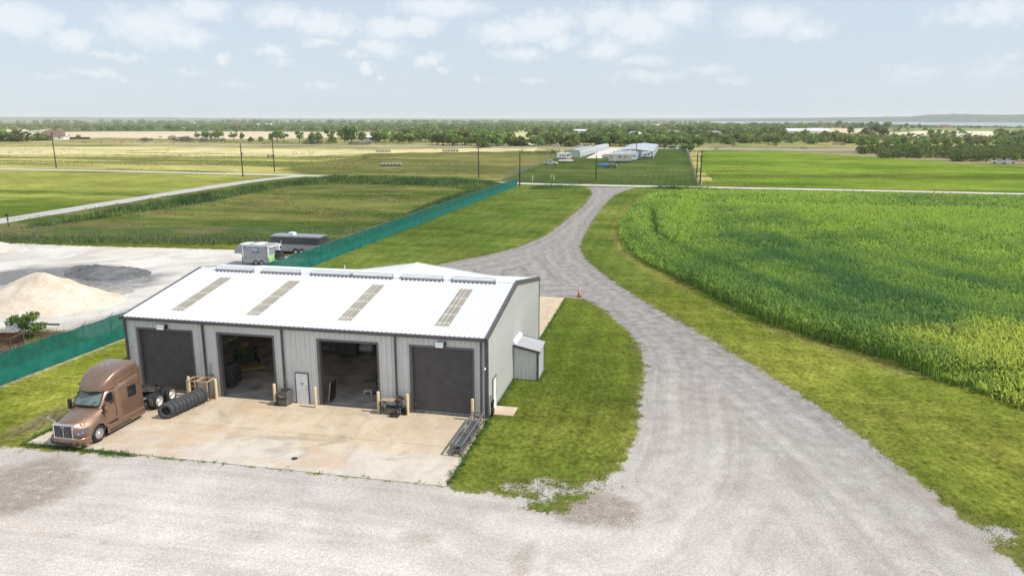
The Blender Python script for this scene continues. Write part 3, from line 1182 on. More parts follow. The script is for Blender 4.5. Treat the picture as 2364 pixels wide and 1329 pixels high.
# lean-to closet on the sunny side
lt = MB().box(.03, 1.75, 7.28, 9.4, .02, .06).build('lean_to', mat('closet_base', (.4, .38, .35), .85), shop)
for k in range(2):
    w = .86
    M_ = MB()
    pr = rib_profile(w)
    M_.loft([[(u, -d, .05) for u, d in pr], [(u, -d, 2.36 - .19 * (k * w + u)) for u, d in pr]], smooth=False)
    M_.build('wall_panel', WALL, lt, (.05 + k * w, 7.25, 0))
for k in range(3):
    w = .735
    M_ = MB()
    pr = rib_profile(w)
    M_.loft([[(d, u, .05) for u, d in pr], [(d, u, 2.02) for u, d in pr]], smooth=False)
    M_.build('wall_panel', WALLW, lt, (1.77, 7.25 + k * w, 0))
M_ = MB()
M_.prism([(.05, .05), (1.77, .05), (1.77, 2.0), (.05, 2.35)], 'y', 9.43, 9.46)
M_.build('rear_wall', WALL, lt)
lr = MB()
pr = rib_profile(2.42, 8)
for k in range(1):
    lr.loft([[(.08, u, 2.55 + d) for u, d in pr], [(1.92, u, 2.16 + d) for u, d in pr]], smooth=False)
lr.build('roof_panel', mat('galvalume', (.50, .50, .51), .4, .2, .05, .6), lt, (0, 7.12, 0))
M_ = MB()
M_.prism([(.06, 2.37), (1.94, 1.98), (1.94, 2.14), (.06, 2.53)], 'y', 7.07, 7.115)
M_.prism([(.06, 2.37), (1.94, 1.98), (1.94, 2.19), (.06, 2.59)], 'y', 9.545, 9.59)
M_.box(1.70, 1.83, 7.19, 7.28, .03, 2.03)
M_.box(1.78, 1.84, 9.4, 9.5, .03, 2.03)
M_.build('trim', TRIM, lt)
M_ = MB()
M_.prism([(.035, 2.50), (.25, 2.54), (.25, 2.57), (.10, 2.78), (.035, 2.78)], 'y', 7.12, 9.54)
M_.build('flashing', WHITE, lt)

# gabled wing behind the ridge
WX0, WXC, WX1, WY1, WZ, WE = -17.6, -11.9, -5.4, 22.2, 4.93, 4.05
wing = MB().box(WX0 + .4, WX1 - .4, BW + .02, WY1 - .4, .02, WE - .05).build('rear_wing', WALLW, shop)
for a, c in ((WX0, WXC), (WXC, WX1)):
    n = 7
    for k in range(n):
        u0, u1 = a + (c - a) * k / n, a + (c - a) * (k + 1) / n
        zz = lambda x: WE + (WZ - WE) * (1 - abs(x - WXC) / (WXC - WX0 if x <= WXC else WX1 - WXC))
        M_ = MB()
        w = u1 - u0
        pr = rib_profile(w)
        # sheets run down the slope: ribs follow x, spaced along y
        M_.box(0, w, 0, 1, 0, 1) if False else None
        M_.loft([[(u1 if t else u0, BW - 1.0 + (WY1 - BW + 1.0) * q, (zz(u1 if t else u0)) + .0 + (.02 if int(q * 30) % 2 else 0)) for q in [j / 30 for j in range(31)]] for t in (0, 1)], smooth=False)
        M_.build('roof_panel', ROOF, wing)
M_ = MB()
for a, c in ((WX0, WXC), (WX1, WXC)):
    M_.prism([(a, WE - .14), (c, WZ - .14), (c, WZ + .05), (a, WE + .05)], 'y', WY1, WY1 + .06)
M_.box(WXC - .12, WXC + .12, BW, WY1 + .06, WZ + .01, WZ + .055)
M_.build('trim', ROOF, wing)

# ------------------------------------------------------------------ concrete
b = NB('tan_concrete')
pos = b.N.new('ShaderNodeNewGeometry').outputs['Position']
sepp = b.N.new('ShaderNodeSeparateXYZ')
b.L.new(pos, sepp.inputs[0])
base = b.mix(b.ramp(b.noise(.35, 6, .62, pos, None, .5), .3, .7), (.47, .375, .262), (.555, .465, .345))
edge = b.ramp(b.math('ADD', sepp.outputs[1], b.math('MULTIPLY', b.noise(.3, 4, .6, pos), 3.2)), -5.2, -3.0, 1, 0)
base = b.mix(edge, base, (.52, .465, .40))
st = b.ramp(b.noise(.40, 7, .66, pos, (.8, 1.15, 1), 1.0), .54, .70, 0, .62)
base = b.mix(st, base, (.27, .225, .175))
st2 = b.ramp(b.noise(1.3, 6, .7, pos, None, .6), .60, .74, 0, .45)
base = b.mix(st2, base, (.22, .19, .155))
rust = b.ramp(b.noise(.27, 5, .6, pos, (.6, 1.3, 1), .4), .48, .66, 0, .55)
base = b.mix(rust, base, (.46, .315, .185))
sw = b.ramp(b.noise(.6, 5, .6, pos, (1.3, .7, 1), .8), .35, .65, .93, 1.06)
base = b.mix(1, base, sw, 'MULTIPLY')
base = b.mix(1, base, b.ramp(b.noise(14, 4, .7, pos), .3, .7, .90, 1.08), 'MULTIPLY')
b.bump(b.noise(20, 3, .6, pos), .12, .01)
CONC = b.fin(base, .85, 0, .25)


def slabs(name, xs, ys, top, m, gap=.012):
    root = bpy.data.objects.new(name, None)
    COL.objects.link(root)
    root['kind'] = 'structure'
    for i in range(len(xs) - 1):
        for j in range(len(ys) - 1):
            MB().box(xs[i] + gap, xs[i + 1] - gap, ys[j] + gap, ys[j + 1] - gap, -.12, top).build('slab', m, root)
    MB().box(xs[0] + .02, xs[-1] - .02, ys[0] + .02, ys[-1] - .02, -.12, top - .012).build('joint_fill', mat('joint_fill', (.3, .25, .19), .9) if 'joint_fill' not in bpy.data.materials else bpy.data.materials['joint_fill'], root)
    return root


slabs('front_apron', [-24.2, -18.3, -12.2, -6.1, .05], [-8.72, -4.4, -.03], .03, CONC)
slabs('rear_apron', [-24.2, -18.2, -12.1, -6.0, .1], [BW + .03, 23, 27.5, 32], .05, CONC)
slabs('door_pad', [.06, 1.45], [.62, 2.05], .07, CONC)


# ------------------------------------------------------------------ bollards
BOLM = mat('cream_paint', (.66, .53, .31), .5, 0, .06, 3, (.45, .36, .24), 3)


def bollard(x, y, label):
    M_ = MB()
    M_.lathe([(.095, 0), (.095, 1.28), (.088, 1.32), (.06, 1.345), (.001, 1.355)], 16)
    o = M_.build('bollard', BOLM, None, (x, y, .03))
    tag(o, label, 'bollard', 'cream bollards guarding the door bays')


for x, y, l in [(-19.74, -.42, 'cream bollard between the shut left door and the tan steel cage'),
                (-17.77, -.47, 'cream bollard between the tan steel cage and the left open bay'),
                (-13.64, -.51, 'cream bollard beside the dark rubbish cart at the left open bay'),
                (-10.86, -.52, 'cream bollard between the white door and the right open bay'),
                (-6.74, -.44, 'cream bollard at the left end of the work bench'),
                (-4.86, -.46, 'cream bollard between the work bench and the shut right door'),
                (-.80, -.44, 'cream bollard behind the upper end of the long pipe rack')]:
    bollard(x, y, l)

# ------------------------------------------------------------------ bronze tractor unit
b = NB('bronze_paint')
fl = b.noise(220, 2, .5)
cc = b.mix(b.ramp(b.noise(1.2, 4), .3, .7), (.225, .137, .094), (.265, .162, .112))
b.bsdf.inputs['Coat Weight'].default_value = .6
b.bsdf.inputs['Coat Roughness'].default_value = .06
BRZ = b.fin(cc, b.ramp(fl, .3, .7, .30, .42), .55, .5)
CHR = mat('chrome', (.75, .76, .78), .12, 1.0, .03, 2)
ALU = mat('polished_aluminium', (.70, .70, .70), .28, .9, .06, 3)
GLW = mat('cab_glass', (.10, .13, .12), .07, 0, .35, 1.6, None, 1, .9)  # base colour lightened to imitate the greenish windshield reflection
AMB = mat('amber_lens', (.75, .28, .03), .3, 0, .05, 2)
RIMW = mat('dusty_white_rim', (.66, .62, .55), .45, .1, .08, 3, (.35, .28, .2), 4)

truck = thing('semi_truck', 'bronze semi truck without a trailer, parked nose out on the left of the apron', 'truck', (-21.35, -5.0, .03))
TL = (0, 5.0, 0)


def sym(pts):
    """half section right-to-centre -> full section"""
    return [(-x, y, z) for x, y, z in pts] + [(x, y, z) for x, y, z in pts[::-1][1:]]


def sec(y, pts, bow=0., hw=1.1):
    return sym([(x, y - bow * (1 - (x / hw) ** 2), z) for x, z in pts])


# hood and wings
arch = lambda y: .47 + math.sqrt(max(0, .58 ** 2 - (y + 7.73) ** 2)) if abs(y + 7.73) < .52 else .62
hood = []
for y, pts in [(-8.90, [(.60, .66), (.62, .95), (.62, 1.18), (.58, 1.36), (.40, 1.43), (0, 1.45)]),
               (-8.80, [(.78, .66), (.80, .92), (.74, 1.14), (.62, 1.39), (.42, 1.475), (0, 1.50)]),
               (-8.55, [(.98, .66), (.99, .92), (.88, 1.13), (.68, 1.42), (.45, 1.525), (0, 1.55)]),
               (-8.28, [(1.08, 0), (1.085, 1.0), (.97, 1.18), (.74, 1.46), (.48, 1.575), (0, 1.60)]),
               (-8.10, [(1.11, 0), (1.11, 1.05), (1.0, 1.22), (.78, 1.49), (.50, 1.605), (0, 1.63)]),
               (-7.90, [(1.12, 0), (1.12, 1.09), (1.02, 1.26), (.82, 1.53), (.53, 1.645), (0, 1.67)]),
               (-7.73, [(1.12, 0), (1.12, 1.11), (1.03, 1.29), (.85, 1.56), (.55, 1.67), (0, 1.70)]),
               (-7.55, [(1.12, 0), (1.115, 1.11), (1.04, 1.32), (.89, 1.60), (.57, 1.71), (0, 1.73)]),
               (-7.36, [(1.11, 0), (1.105, 1.09), (1.05, 1.36), (.94, 1.64), (.60, 1.755), (0, 1.78)]),
               (-7.20, [(1.09, .62), (1.09, 1.05), (1.05, 1.40), (.98, 1.68), (.62, 1.80), (0, 1.82)])]:
    q = [(x, z if z else arch(y)) for x, z in pts]
    hood.append(sec(y, q, .10 if y < -8.5 else .04))
M_ = MB()
M_.loft(hood)
hd = M_.build('hood', BRZ, truck, TL)
for s in (-1, 1):                                                    # raised ribs of the bonnet
    M_ = MB()
    M_.loft([[(s * (a - .05), y, z - .01), (s * a, y, z + .018), (s * (a + .05), y, z - .02)] for y, a, z in ((-8.75, .36, 1.485), (-8.2, .42, 1.60), (-7.5, .50, 1.73))])
    M_.build('bonnet_crease', BRZ, hd)
# under-hood block so nothing shows through
M_ = MB()
M_.box(-.62, .62, -8.75, -7.2, .5, 1.30)
M_.box(-1.05, 1.05, -7.3, -7.15, .5, 1.6)
M_.build('engine_bay', BLKM, truck, TL)

# grille
g = MB().box(-.56, .56, -9.0, -8.93, .68, 1.43).build('grille', BLKM, truck, TL)
M_ = MB()
for a, c, d, e in ((-.62, -.545, .64, 1.46), (.545, .62, .64, 1.46), (-.545, .545, .64, .705), (-.545, .545, 1.375, 1.46)):
    M_.box(a, c, -9.06, -8.92, d, e)
M_.build('grille_surround', CHR, g)
M_ = MB()
for k in range(13):
    x = -.49 + k * .0817
    M_.box(x - .011, x + .011, -9.03, -8.99, .705, 1.375)
M_.build('grille_bars', STEEL, g)
M_ = MB()                                                            # Y shaped centre piece
M_.bar((0, -9.035, .70), (0, -9.035, 1.22), .035)
M_.bar((0, -9.035, 1.20), (.12, -9.035, 1.40), .035)
M_.bar((0, -9.035, 1.20), (-.12, -9.035, 1.40), .035)
M_.build('grille_emblem', CHR, g)

# bumper
bs = []
for z, ins in ((.22, .12), (.27, .03), (.42, .0), (.58, .0), (.655, .03), (.66, .12)):
    row = []
    for x in (-1.1, -1.05, -.9, -.6, -.3, 0, .3, .6, .9, 1.05, 1.1):
        t = abs(x) / 1.1
        row.append((x * (1 - .02 * ins), -9.12 + ins + .16 * t ** 2 + (.62 if t > .99 else .18 if t > .93 else 0), z))
    bs.append(row)
M_ = MB()
M_.loft(bs)
bp = M_.build('bumper', BRZ, truck, TL)
MB().box(-.5, .5, -9.125, -9.09, .30, .44).build('air_intake', BLKM, bp)
for s in (-1, 1):
    MB().box(s * .78 - .12, s * .78 + .12, -9.06, -8.99, .36, .44).build('fog_lamp', BLKM, bp)
# headlights
for s in (-1, 1):
    M_ = MB()
    top = [(.66, -8.93, .98), (.80, -8.85, 1.03), (.94, -8.68, 1.08), (1.05, -8.42, 1.14)]
    bot = [(.64, -8.97, .80), (.80, -8.90, .80), (.97, -8.72, .86), (1.085, -8.40, 1.04)]
    M_.loft([[(s * x, y, z) for x, y, z in q] for q in (top, bot)])
    h = M_.build('headlight', mat('lamp_glass', (.13, .14, .20), .08, .3, .2, 6) if s < 0 else bpy.data.materials['lamp_glass'], truck, TL)
    M_ = MB()
    M_.tube((s * .80, -8.86, .92), (s * .80, -8.93, .91), .06, 10)
    M_.tube((s * .93, -8.70, .96), (s * .95, -8.77, .95), .05, 10)
    M_.build('bulb', CHR, h)

# cab and sleeper
C1 = [(1.09, .62), (1.09, 1.05), (1.06, 1.42), (1.0, 1.72), (.6, 1.83), (0, 1.85)]
cab = [sec(-7.22, C1, .12),
       sec(-7.0, [(1.09, .62), (1.09, 1.25), (1.05, 1.75), (.97, 2.03), (.6, 2.08), (0, 2.10)], .14),
       sec(-6.72, [(1.09, .62), (1.09, 1.3), (1.03, 2.0), (.94, 2.36), (.6, 2.43), (0, 2.45)], .15),
       sec(-6.58, [(1.09, .62), (1.09, 1.35), (1.02, 2.1), (.92, 2.49), (.6, 2.57), (0, 2.60)], .15),
       sec(-6.40, [(1.09, .62), (1.09, 1.4), (1.02, 2.15), (.95, 2.54), (.6, 2.63), (0, 2.66)], .08),
       sec(-6.08, [(1.09, .62), (1.09, 1.4), (1.03, 2.15), (.97, 2.56), (.6, 2.66), (0, 2.70)])]
M_ = MB()
M_.loft(cab)
cabo = M_.build('cab', BRZ, truck, TL)
SLP = [sec(-6.10, [(1.09, .62), (1.09, 1.4), (1.03, 2.15), (.97, 2.54), (.6, 2.64), (0, 2.68)]),
       sec(-5.92, [(1.13, .62), (1.13, 1.4), (1.10, 2.2), (1.06, 2.72), (.6, 2.8), (0, 2.8)]),
       sec(-5.80, [(1.14, .62), (1.14, 1.4), (1.12, 2.2), (1.09, 2.9), (.6, 2.95), (0, 2.95)]),
       sec(-5.0, [(1.14, .62), (1.14, 1.4), (1.125, 2.2), (1.10, 3.05), (.6, 3.12), (0, 3.12)]),
       sec(-4.16, [(1.14, .62), (1.14, 1.4), (1.13, 2.2), (1.11, 3.22), (.6, 3.28), (0, 3.28)])]
M_ = MB()
M_.loft(SLP)
M_.add(SLP[-1], [tuple(range(len(SLP[-1])))])
slp = M_.build('sleeper', BRZ, truck, TL)
F_ = [(-6.92, .60, 2.58, 2.64), (-6.84, .76, 2.57, 2.77), (-6.66, .90, 2.57, 2.97), (-6.40, 1.0, 2.58, 3.18), (-6.1, 1.06, 2.61, 3.37), (-5.75, 1.10, 2.68, 3.52),
      (-5.3, 1.12, 2.76, 3.61), (-4.8, 1.13, 2.84, 3.63), (-4.16, 1.135, 2.90, 3.60)]
fs = []
for y, hw, zb, zt in F_:
    h = zt - zb
    fs.append(sec(y, [(hw, zb), (hw * 1.0, zb + .30 * h), (hw * .975, zb + .60 * h), (hw * .935, zb + .84 * h), (hw * .88, zb + .93 * h), (hw * .74, zb + .965 * h), (0, zt)], .22 if y < -6.5 else .12 if y < -6 else 0, hw))
M_ = MB()
M_.loft(fs)
M_.add(fs[-1], [tuple(range(len(fs[-1])))])
fair = M_.build('roof_fairing', BRZ, truck, TL)
for s in (-1, 1):                                                    # swept shoulder line
    M_ = MB()
    pth = [(-6.75, .86, 2.65), (-6.3, 1.03, 2.73), (-5.8, 1.125, 2.86), (-5.0, 1.14, 2.99), (-4.3, 1.14, 3.07)]
    M_.loft([[(s * (x - .03), y, z + .07), (s * (x + .022), y, z), (s * (x - .02), y, z - .09)] for y, x, z in pth])
    M_.build('shoulder_crease', BRZ, fair)
    M_ = MB()
    M_.loft([[(s * 1.10, -4.20, .62 if k == 0 else 3.18), (s * 1.15, -4.20, .62 if k == 0 else 3.16), (s * 1.15, -4.0, .66 if k == 0 else 3.32), (s * 1.10, -4.0, .66 if k == 0 else 3.32)] for k in (0, 1)], smooth=False)
    M_.build('side_extender', BRZ, slp)
cabo.scale = slp.scale = fair.scale = (.91, 1, 1)
# visor roof lamps, horn
M_ = MB()
for x in (-.62, -.13, .0, .13, .62):
    M_.box(x - .05, x + .05, -6.80, -6.70, 2.575, 2.62)
M_.build('marker_lamps', AMB, cabo)
M_ = MB()
M_.tube((-.25, -5.5, 3.5), (-.25, -5.5, 3.68), .035)
M_.tube((.05, -5.3, 3.55), (.05, -5.3, 3.71), .05)
M_.build('antenna', CHR, fair)

# glazing
def pane(name, rows, m, parent, out=(0, 0, 0)):
    M2 = MB()
    M2.loft([[tuple(np.array(p) + np.array(out)) for p in r] for r in rows], smooth=True)
    return M2.build(name, m, parent)


ws = []
for t in (0, .33, .66, 1):
    y, z, hw = -7.20 + .60 * t, 1.885 + .64 * t, 1.0 - .10 * t
    ws.append([(hw * k, y - .145 * (1 - (hw * k / 1.1) ** 2) - .03, z + .015 * (1 - k * k) + .012) for k in (-.95, -.7, -.35, 0, .35, .7, .95)])
w_ = pane('windshield', ws, GLW, cabo)
M_ = MB()
for r in (ws[0], ws[-1]):
    for i in range(6):
        M_.bar(r[i], r[i + 1], .035)
for i in (0, -1):
    M_.bar(ws[0][i], ws[-1][i], .04)
M_.build('windshield_seal', BLKM, w_)
M_ = MB()
for x0 in (-.35, .4):
    a = Vector(ws[0][3]) + Vector((x0, .03 + .05, .03))
    M_.bar(a + Vector((0, -.03, 0)), a + Vector((.3, .10, .19)), .02)
M_.build('wiper', BLKM, w_)
for s in (-1, 1):
    d = MB()
    # door skin with shut lines
    d.loft([[(s * x, y, z) for x, z in ((1.10, .95), (1.102, 1.35), (1.07, 1.78))] for y in (-7.12, -6.25)])
    door = d.build('door', BRZ, cabo)
    M_ = MB()
    for a, c in (((1.105, -7.13, .9), (1.085, -7.13, 1.75)), ((1.105, -6.2, .9), (1.05, -6.2, 2.45))):
        M_.bar((s * a[0], a[1], a[2]), (s * c[0], c[1], c[2]), .018)
    M_.build('shut_line', BLKM, door)
    MB().box(s * 1.115 - .02, s * 1.115 + .02, -6.42, -6.30, 1.44, 1.50).build('handle', CHR, door)
    win = MB().loft([[(s * x, y, z) for y, x, z in q] for q in ([(-7.02, 1.082, 1.80), (-6.78, 1.08, 1.80), (-6.30, 1.08, 1.80)], [(-6.86, 1.058, 2.12), (-6.72, 1.055, 2.14), (-6.30, 1.055, 2.14)], [(-6.70, 1.02, 2.40), (-6.66, 1.02, 2.42), (-6.32, 1.02, 2.44)])]).build('side_window', GLASSD, cabo)
    MB().bar((s * 1.09, -6.78, 1.80), (s * 1.035, -6.70, 2.40), .03).build('window_bar', BLKM, win)
    sw_ = MB().loft([[(s * x, y, z) for y, x, z in q] for q in ([(-5.16, 1.146, 1.69), (-4.54, 1.146, 1.66)], [(-5.14, 1.14, 2.26), (-4.54, 1.135, 2.27)])]).build('sleeper_window', GLASSD, slp)
    M_ = MB()
    for p, q in (((-5.18, 1.67), (-4.52, 1.64)), ((-5.16, 2.28), (-4.52, 2.29)), ((-5.18, 1.67), (-5.16, 2.28)), ((-4.52, 1.64), (-4.52, 2.29))):
        M_.bar((s * 1.142, p[0], p[1]), (s * 1.138, q[0], q[1]), .03)
    M_.build('window_rim', BLKM, sw_)
    M_ = MB()                                                        # luggage hatch outline
    for p, q in (((-5.1, 1.02), (-4.5, 1.0)), ((-5.1, 1.48), (-4.5, 1.46)), ((-5.1, 1.02), (-5.1, 1.48)), ((-4.5, 1.0), (-4.5, 1.46))):
        M_.bar((s * 1.142, p[0], p[1]), (s * 1.142, q[0], q[1]), .012)
    M_.build('hatch_outline', mat('bronze_seam', (.16, .09, .06), .5) if 'bronze_seam' not in bpy.data.materials else bpy.data.materials['bronze_seam'], slp)
    M_ = MB()                                                        # mirror
    M_.prism([(-.11, 0), (.0, -.05), (.11, 0), (.11, .12), (-.11, .12)], 'z', 1.55, 2.10)
    mr_ = M_.build('mirror', BRZ if s > 0 else BLKM, cabo, (s * 1.34, -7.15, 0))
    MB().box(-.10, .10, .121, .13, 1.6, 2.06).build('mirror_glass', CHR, mr_)
    if s > 0:
        MB().box(-.03, .03, -.065, -.04, 1.7, 1.9).build('turn_lamp', AMB, mr_)
    M_ = MB()
    M_.tube((s * -.04, .05, 2.06), (s * -.36, .32, 2.22), .02)
    M_.tube((s * -.04, .05, 1.60), (s * -.30, .25, 1.50), .02)
    M_.build('mirror_arm', BLKM, mr_)
    M_ = MB()                                                        # hood mirror on a bent stalk
    M_.tube((s * .86, -8.45, 1.22), (s * (1.0 if s > 0 else 1.28), -8.62, 1.52), .018)
    M_.lathe([(.001, .05), (.07, .03), (.085, -.02), (.001, -.03)], 12, Matrix.Translation((s * (1.0 if s > 0 else 1.28), -8.62, 1.58)) @ Matrix.Rotation(R(80), 4, 'X'))
    M_.build('hood_mirror', CHR, hd)
    # side skirt with step wells and tank
    M_ = MB()
    M_.loft([[(s * x, y, z) for x, z in ((.86, .70), (1.02, .72), (1.12, .66), (1.14, .45), (1.12, .26), (1.05, .20))] for y in (-7.16, -6.95, -6.0, -5.0, -4.05)])
    M_.add([(s * x, -4.05, z) for x, z in ((.86, .70), (1.02, .72), (1.12, .66), (1.14, .45), (1.12, .26), (1.05, .20))], [tuple(range(6))])
    sk = M_.build('side_skirt', BRZ, truck, TL)
    M_ = MB()
    M_.box(s * 1.15 - .03, s * 1.15 + .03, -6.95, -6.35, .34, .39)
    M_.box(s * 1.15 - .03, s * 1.15 + .03, -6.3, -5.3, .36, .40)
    M_.build('step', BLKM, sk)
    M_ = MB()
    M_.box(s * .98 - .12, s * .98 + .12, -6.85, -6.15, .715, .735)
    for k in range(5):
        M_.tube((s * .98, -6.78 + k * .14, .74), (s * .98, -6.72 + k * .14, .79), .05, 6)
    M_.build('step_well', BLKM, sk)
    MB().box(s * .92 - .1, s * .92 + .1, -7.0, -4.3, .12, .22).build('tank_underside', BLKM, sk)


# wheels
def wheel_parts(r, w, rimr, kind):
    """meshes of tyre and rim, axle along X, outer face towards +X"""
    Q = Matrix.Rotation(R(90), 4, 'Y')
    t = MB()
    prof = [(rimr, -w / 2 + .02), (rimr + .03, -w / 2), (r - .08, -w / 2 + .004), (r - .03, -w / 2 + .028), (r, -w / 2 + .06)]
    for k in range(4):                                               # tread grooves
        a = -w / 2 + .06 + (w - .12) * (k + .35) / 4
        c = -w / 2 + .06 + (w - .12) * (k + .65) / 4
        prof += [(r, a), (r - .015, a + .003), (r - .015, c - .003), (r, c)]
    prof += [(r, w / 2 - .06), (r - .03, w / 2 - .028), (r - .08, w / 2 - .004), (rimr + .03, w / 2), (rimr, w / 2 - .02)]
    t.lathe(prof, 28, Q, closed=True)
    m = MB()
    if kind == 'front':
        m.lathe([(rimr + .012, w / 2 - .015), (rimr - .01, w / 2 + .005), (rimr - .03, w / 2 - .02), (rimr - .07, w / 2 - .02), (.13, w / 2 + .015), (.12, w / 2 + .03), (.05, w / 2 + .06), (.001, w / 2 + .07)], 24, Q)
    else:
        m.lathe([(rimr + .012, w / 2 - .01), (rimr - .01, w / 2 + .0), (rimr - .025, w / 2 - .03), (rimr - .03, -w / 2 + .06), (rimr - .08, -w / 2 + .03), (.15, -w / 2 + .03), (.14, w / 2 - .07), (.10, w / 2 - .02), (.001, w / 2 - .01)], 24, Q)
    h = MB()
    for k in range(10):
        a = 2 * math.pi * k / 10
        rr = rimr - .055 if kind == 'front' else .18
        x = w / 2 - .018 if kind == 'front' else -w / 2 + .035
        h.tube((x - .01, rr * math.cos(a), rr * math.sin(a)), (x + .012, rr * math.cos(a), rr * math.sin(a)), .026 if kind == 'front' else .02, 6)
    return t, m, h


for kind, spots in (('front', [(-.96, -7.73), (.96, -7.73)]), ('rear', [(-.98, -2.68), (.98, -2.68), (-.98, -1.45), (.98, -1.45)])):
    t, m, h = wheel_parts(.485, .27, .285, kind)
    tm_, mm_, hm_ = t.mesh('tyre', BLACK), m.mesh('rim', ALU if kind == 'front' else RIMW), h.mesh('wheel_nuts', BLKM)
    for x, y in spots:
        rz = 0 if x > 0 else math.pi
        w0 = link('wheel', tm_, truck, (x, y + 5, .485), rz)
        link('rim', mm_, w0)
        link('wheel_nuts', hm_, w0)
        if kind == 'rear':
            link('inner_tyre', tm_, w0, (-.31, 0, 0))
for s in (-1, 1):
    M_ = MB()
    for k in range(11):
        a = math.pi * (k - .5) / 10
    M_.box(s * .98 - .14, s * .98 + .14, -3.27, -3.24, .36, .78)
    o = M_.build('mudguard', BLKM, truck, TL)
    M_ = MB()
    for k in range(3):
        M_.tube((s * (.9 + .09 * k), -3.29, .40), (s * (.9 + .09 * k), -3.29, .80), .02, 6)
    M_.tube((s * .84, -3.29, .78), (s * 1.14, -3.29, .80), .025)
    M_.build('bracket', CHR, o)

# chassis
M_ = MB()
for s in (-1, 1):
    M_.box(s * .43 - .04, s * .43 + .04, -8.6, -.85, .62, .86)
for y in (-3.6, -2.05, -.95):
    M_.box(-.40, .40, y - .06, y + .06, .66, .82)
M_.build('chassis_rail', BLKM, truck, TL)
M_ = MB()
for y in (-2.68, -1.45):
    M_.tube((-.8, y, .485), (.8, y, .485), .11, 10)
    M_.lathe([(.001, -.2), (.16, -.15), (.2, 0), (.16, .15), (.001, .2)], 12, Matrix.Translation((0, y, .5)))
    for s in (-1, 1):
        M_.lathe([(.11, -.12), (.15, -.1), (.15, .1), (.11, .12)], 12, Matrix.Translation((s * .52, y + .3, .7)))
M_.tube((-.85, -7.73, .47), (.85, -7.73, .47), .06, 8)
M_.build('axle', BLKM, truck, TL)
M_ = MB()
M_.lathe([(.001, .0), (.44, .0), (.46, .03), (.40, .06), (.13, .055), (.12, .02), (.001, .02)], 20, Matrix.Translation((0, -2.1, .93)))
M_.prism([(-.1, -2.1), (-.25, -1.5), (-.42, -1.45), (-.42, -2.0)], 'z', .93, .98)
M_.prism([(.1, -2.1), (.25, -1.5), (.42, -1.45), (.42, -2.0)], 'z', .93, .98)
for s in (-1, 1):
    M_.box(s * .36 - .05, s * .36 + .05, -2.3, -1.9, .84, .94)
M_.build('coupling_plate', mat('greasy_steel', (.12, .10, .085), .4, .6, .3, 6), truck, TL)
M_ = MB()
M_.box(-.6, .75, -3.95, -3.25, .855, .88)
for k in range(6):
    M_.box(-.55 + k * .22, -.40 + k * .22, -3.9, -3.3, .881, .89)
M_.build('deck_plate', ALU, truck, TL)
M_ = MB()
for k, c in enumerate((-.2, 0, .2)):
    pts = [(c, -4.0, 1.7), (c * 1.3, -3.7, 1.25), (c * .8, -3.4, 1.05), (c, -3.0, 1.1)]
    for i in range(3):
        M_.tube(pts[i], pts[i + 1], .02, 6)
M_.tube((-.3, -3.1, .9), (-.3, -2.9, 1.1), .12, 8)
M_.tube((.32, -.95, .85), (.30, -.9, 1.0), .05, 8)
M_.tube((-.32, -.95, .85), (-.30, -.9, 1.0), .05, 8)
M_.box(.5, .62, -3.2, -2.2, .70, .82)
M_.build('air_lines', BLKM, truck, TL)
M_ = MB()
M_.tube((.62, -4.1, .45), (.62, -3.4, .45), .2, 12)
M_.tube((-.62, -4.1, .45), (-.62, -3.4, .45), .2, 12)
M_.build('air_tank', BLKM, truck, TL)

# ------------------------------------------------------------------ row of lorry tyres
tt, _, _ = wheel_parts(.485, .26, .27, 'rear')
TYM = mat('worn_tyre', (.06, .062, .066), .8, 0, .3, 5, (.12, .115, .105), 4, .3)
tym = tt.mesh('tyre', TYM)
dirv = Vector((.46, 2.72, 0))
nt_ = 10
for i in range(nt_):
    t = i / (nt_ - 1)
    p = Vector((-18.78, -4.02, 0)) + dirv * t
    o = link('truck_tyre', tym, None, (p.x + random.uniform(-.02, .02), p.y, .03 + .485))
    tilt = R(7 + random.uniform(-3, 3))
    yaw = math.atan2(-1, .12 + .22 * (1 - t)) + random.uniform(-.06, .06)
    o.rotation_euler = (0, -tilt, yaw)
    o.location.z = .03 + .485 * math.cos(tilt) + .14 * abs(math.sin(tilt))
    lab = 'worn black tyre at the front end of the row, hollow facing out' if i == 0 else \
        'black tyre at the far end of the row, against the tan steel cage' if i == nt_ - 1 else 'black tyre standing inside the leaning row beside the bronze truck'
    tag(o, lab, 'tyre', 'worn tyres stood in a row on the apron')

# tan steel cage between the bollards
cage = thing('steel_cage', 'rusty tan steel frame cage between two bollards beside the tyre row', 'cage', (-18.75, -.62, .03))
TANM = mat('rusty_tan_paint', (.62, .44, .24), .6, 0, .15, 4, (.28, .11, .04), 5)
M_ = MB()
for x in (-.72, .72):
    for y in (-.38, .42):
        M_.bar((x, y, .06), (x, y, 1.30), .05)
M_.build('post', TANM, cage)
M_ = MB()
for z in (1.28,):
    M_.bar((-.72, -.38, z), (.72, -.38, z), .05)
    M_.bar((-.72, .42, z), (.72, .42, z), .05)
    for x in (-.72, -.05, .72):
        M_.bar((x, -.38, z), (x, .42, z), .05)
M_.bar((-.72, -.38, .95), (.72, -.38, .95), .03)
M_.build('top_frame', TANM, cage)
M_ = MB()
M_.box(-.75, .75, -.42, .46, .03, .06)
M_.build('base_tray', mat('rusted_tray', (.20, .085, .035), .8, 0, .3, 5), cage)
M_ = MB()
for k in range(9):
    M_.bar((-.64 + k * .16, .43, .06), (-.64 + k * .16, .43, 1.26), .014)
M_.build('rear_bars', TANM, cage)

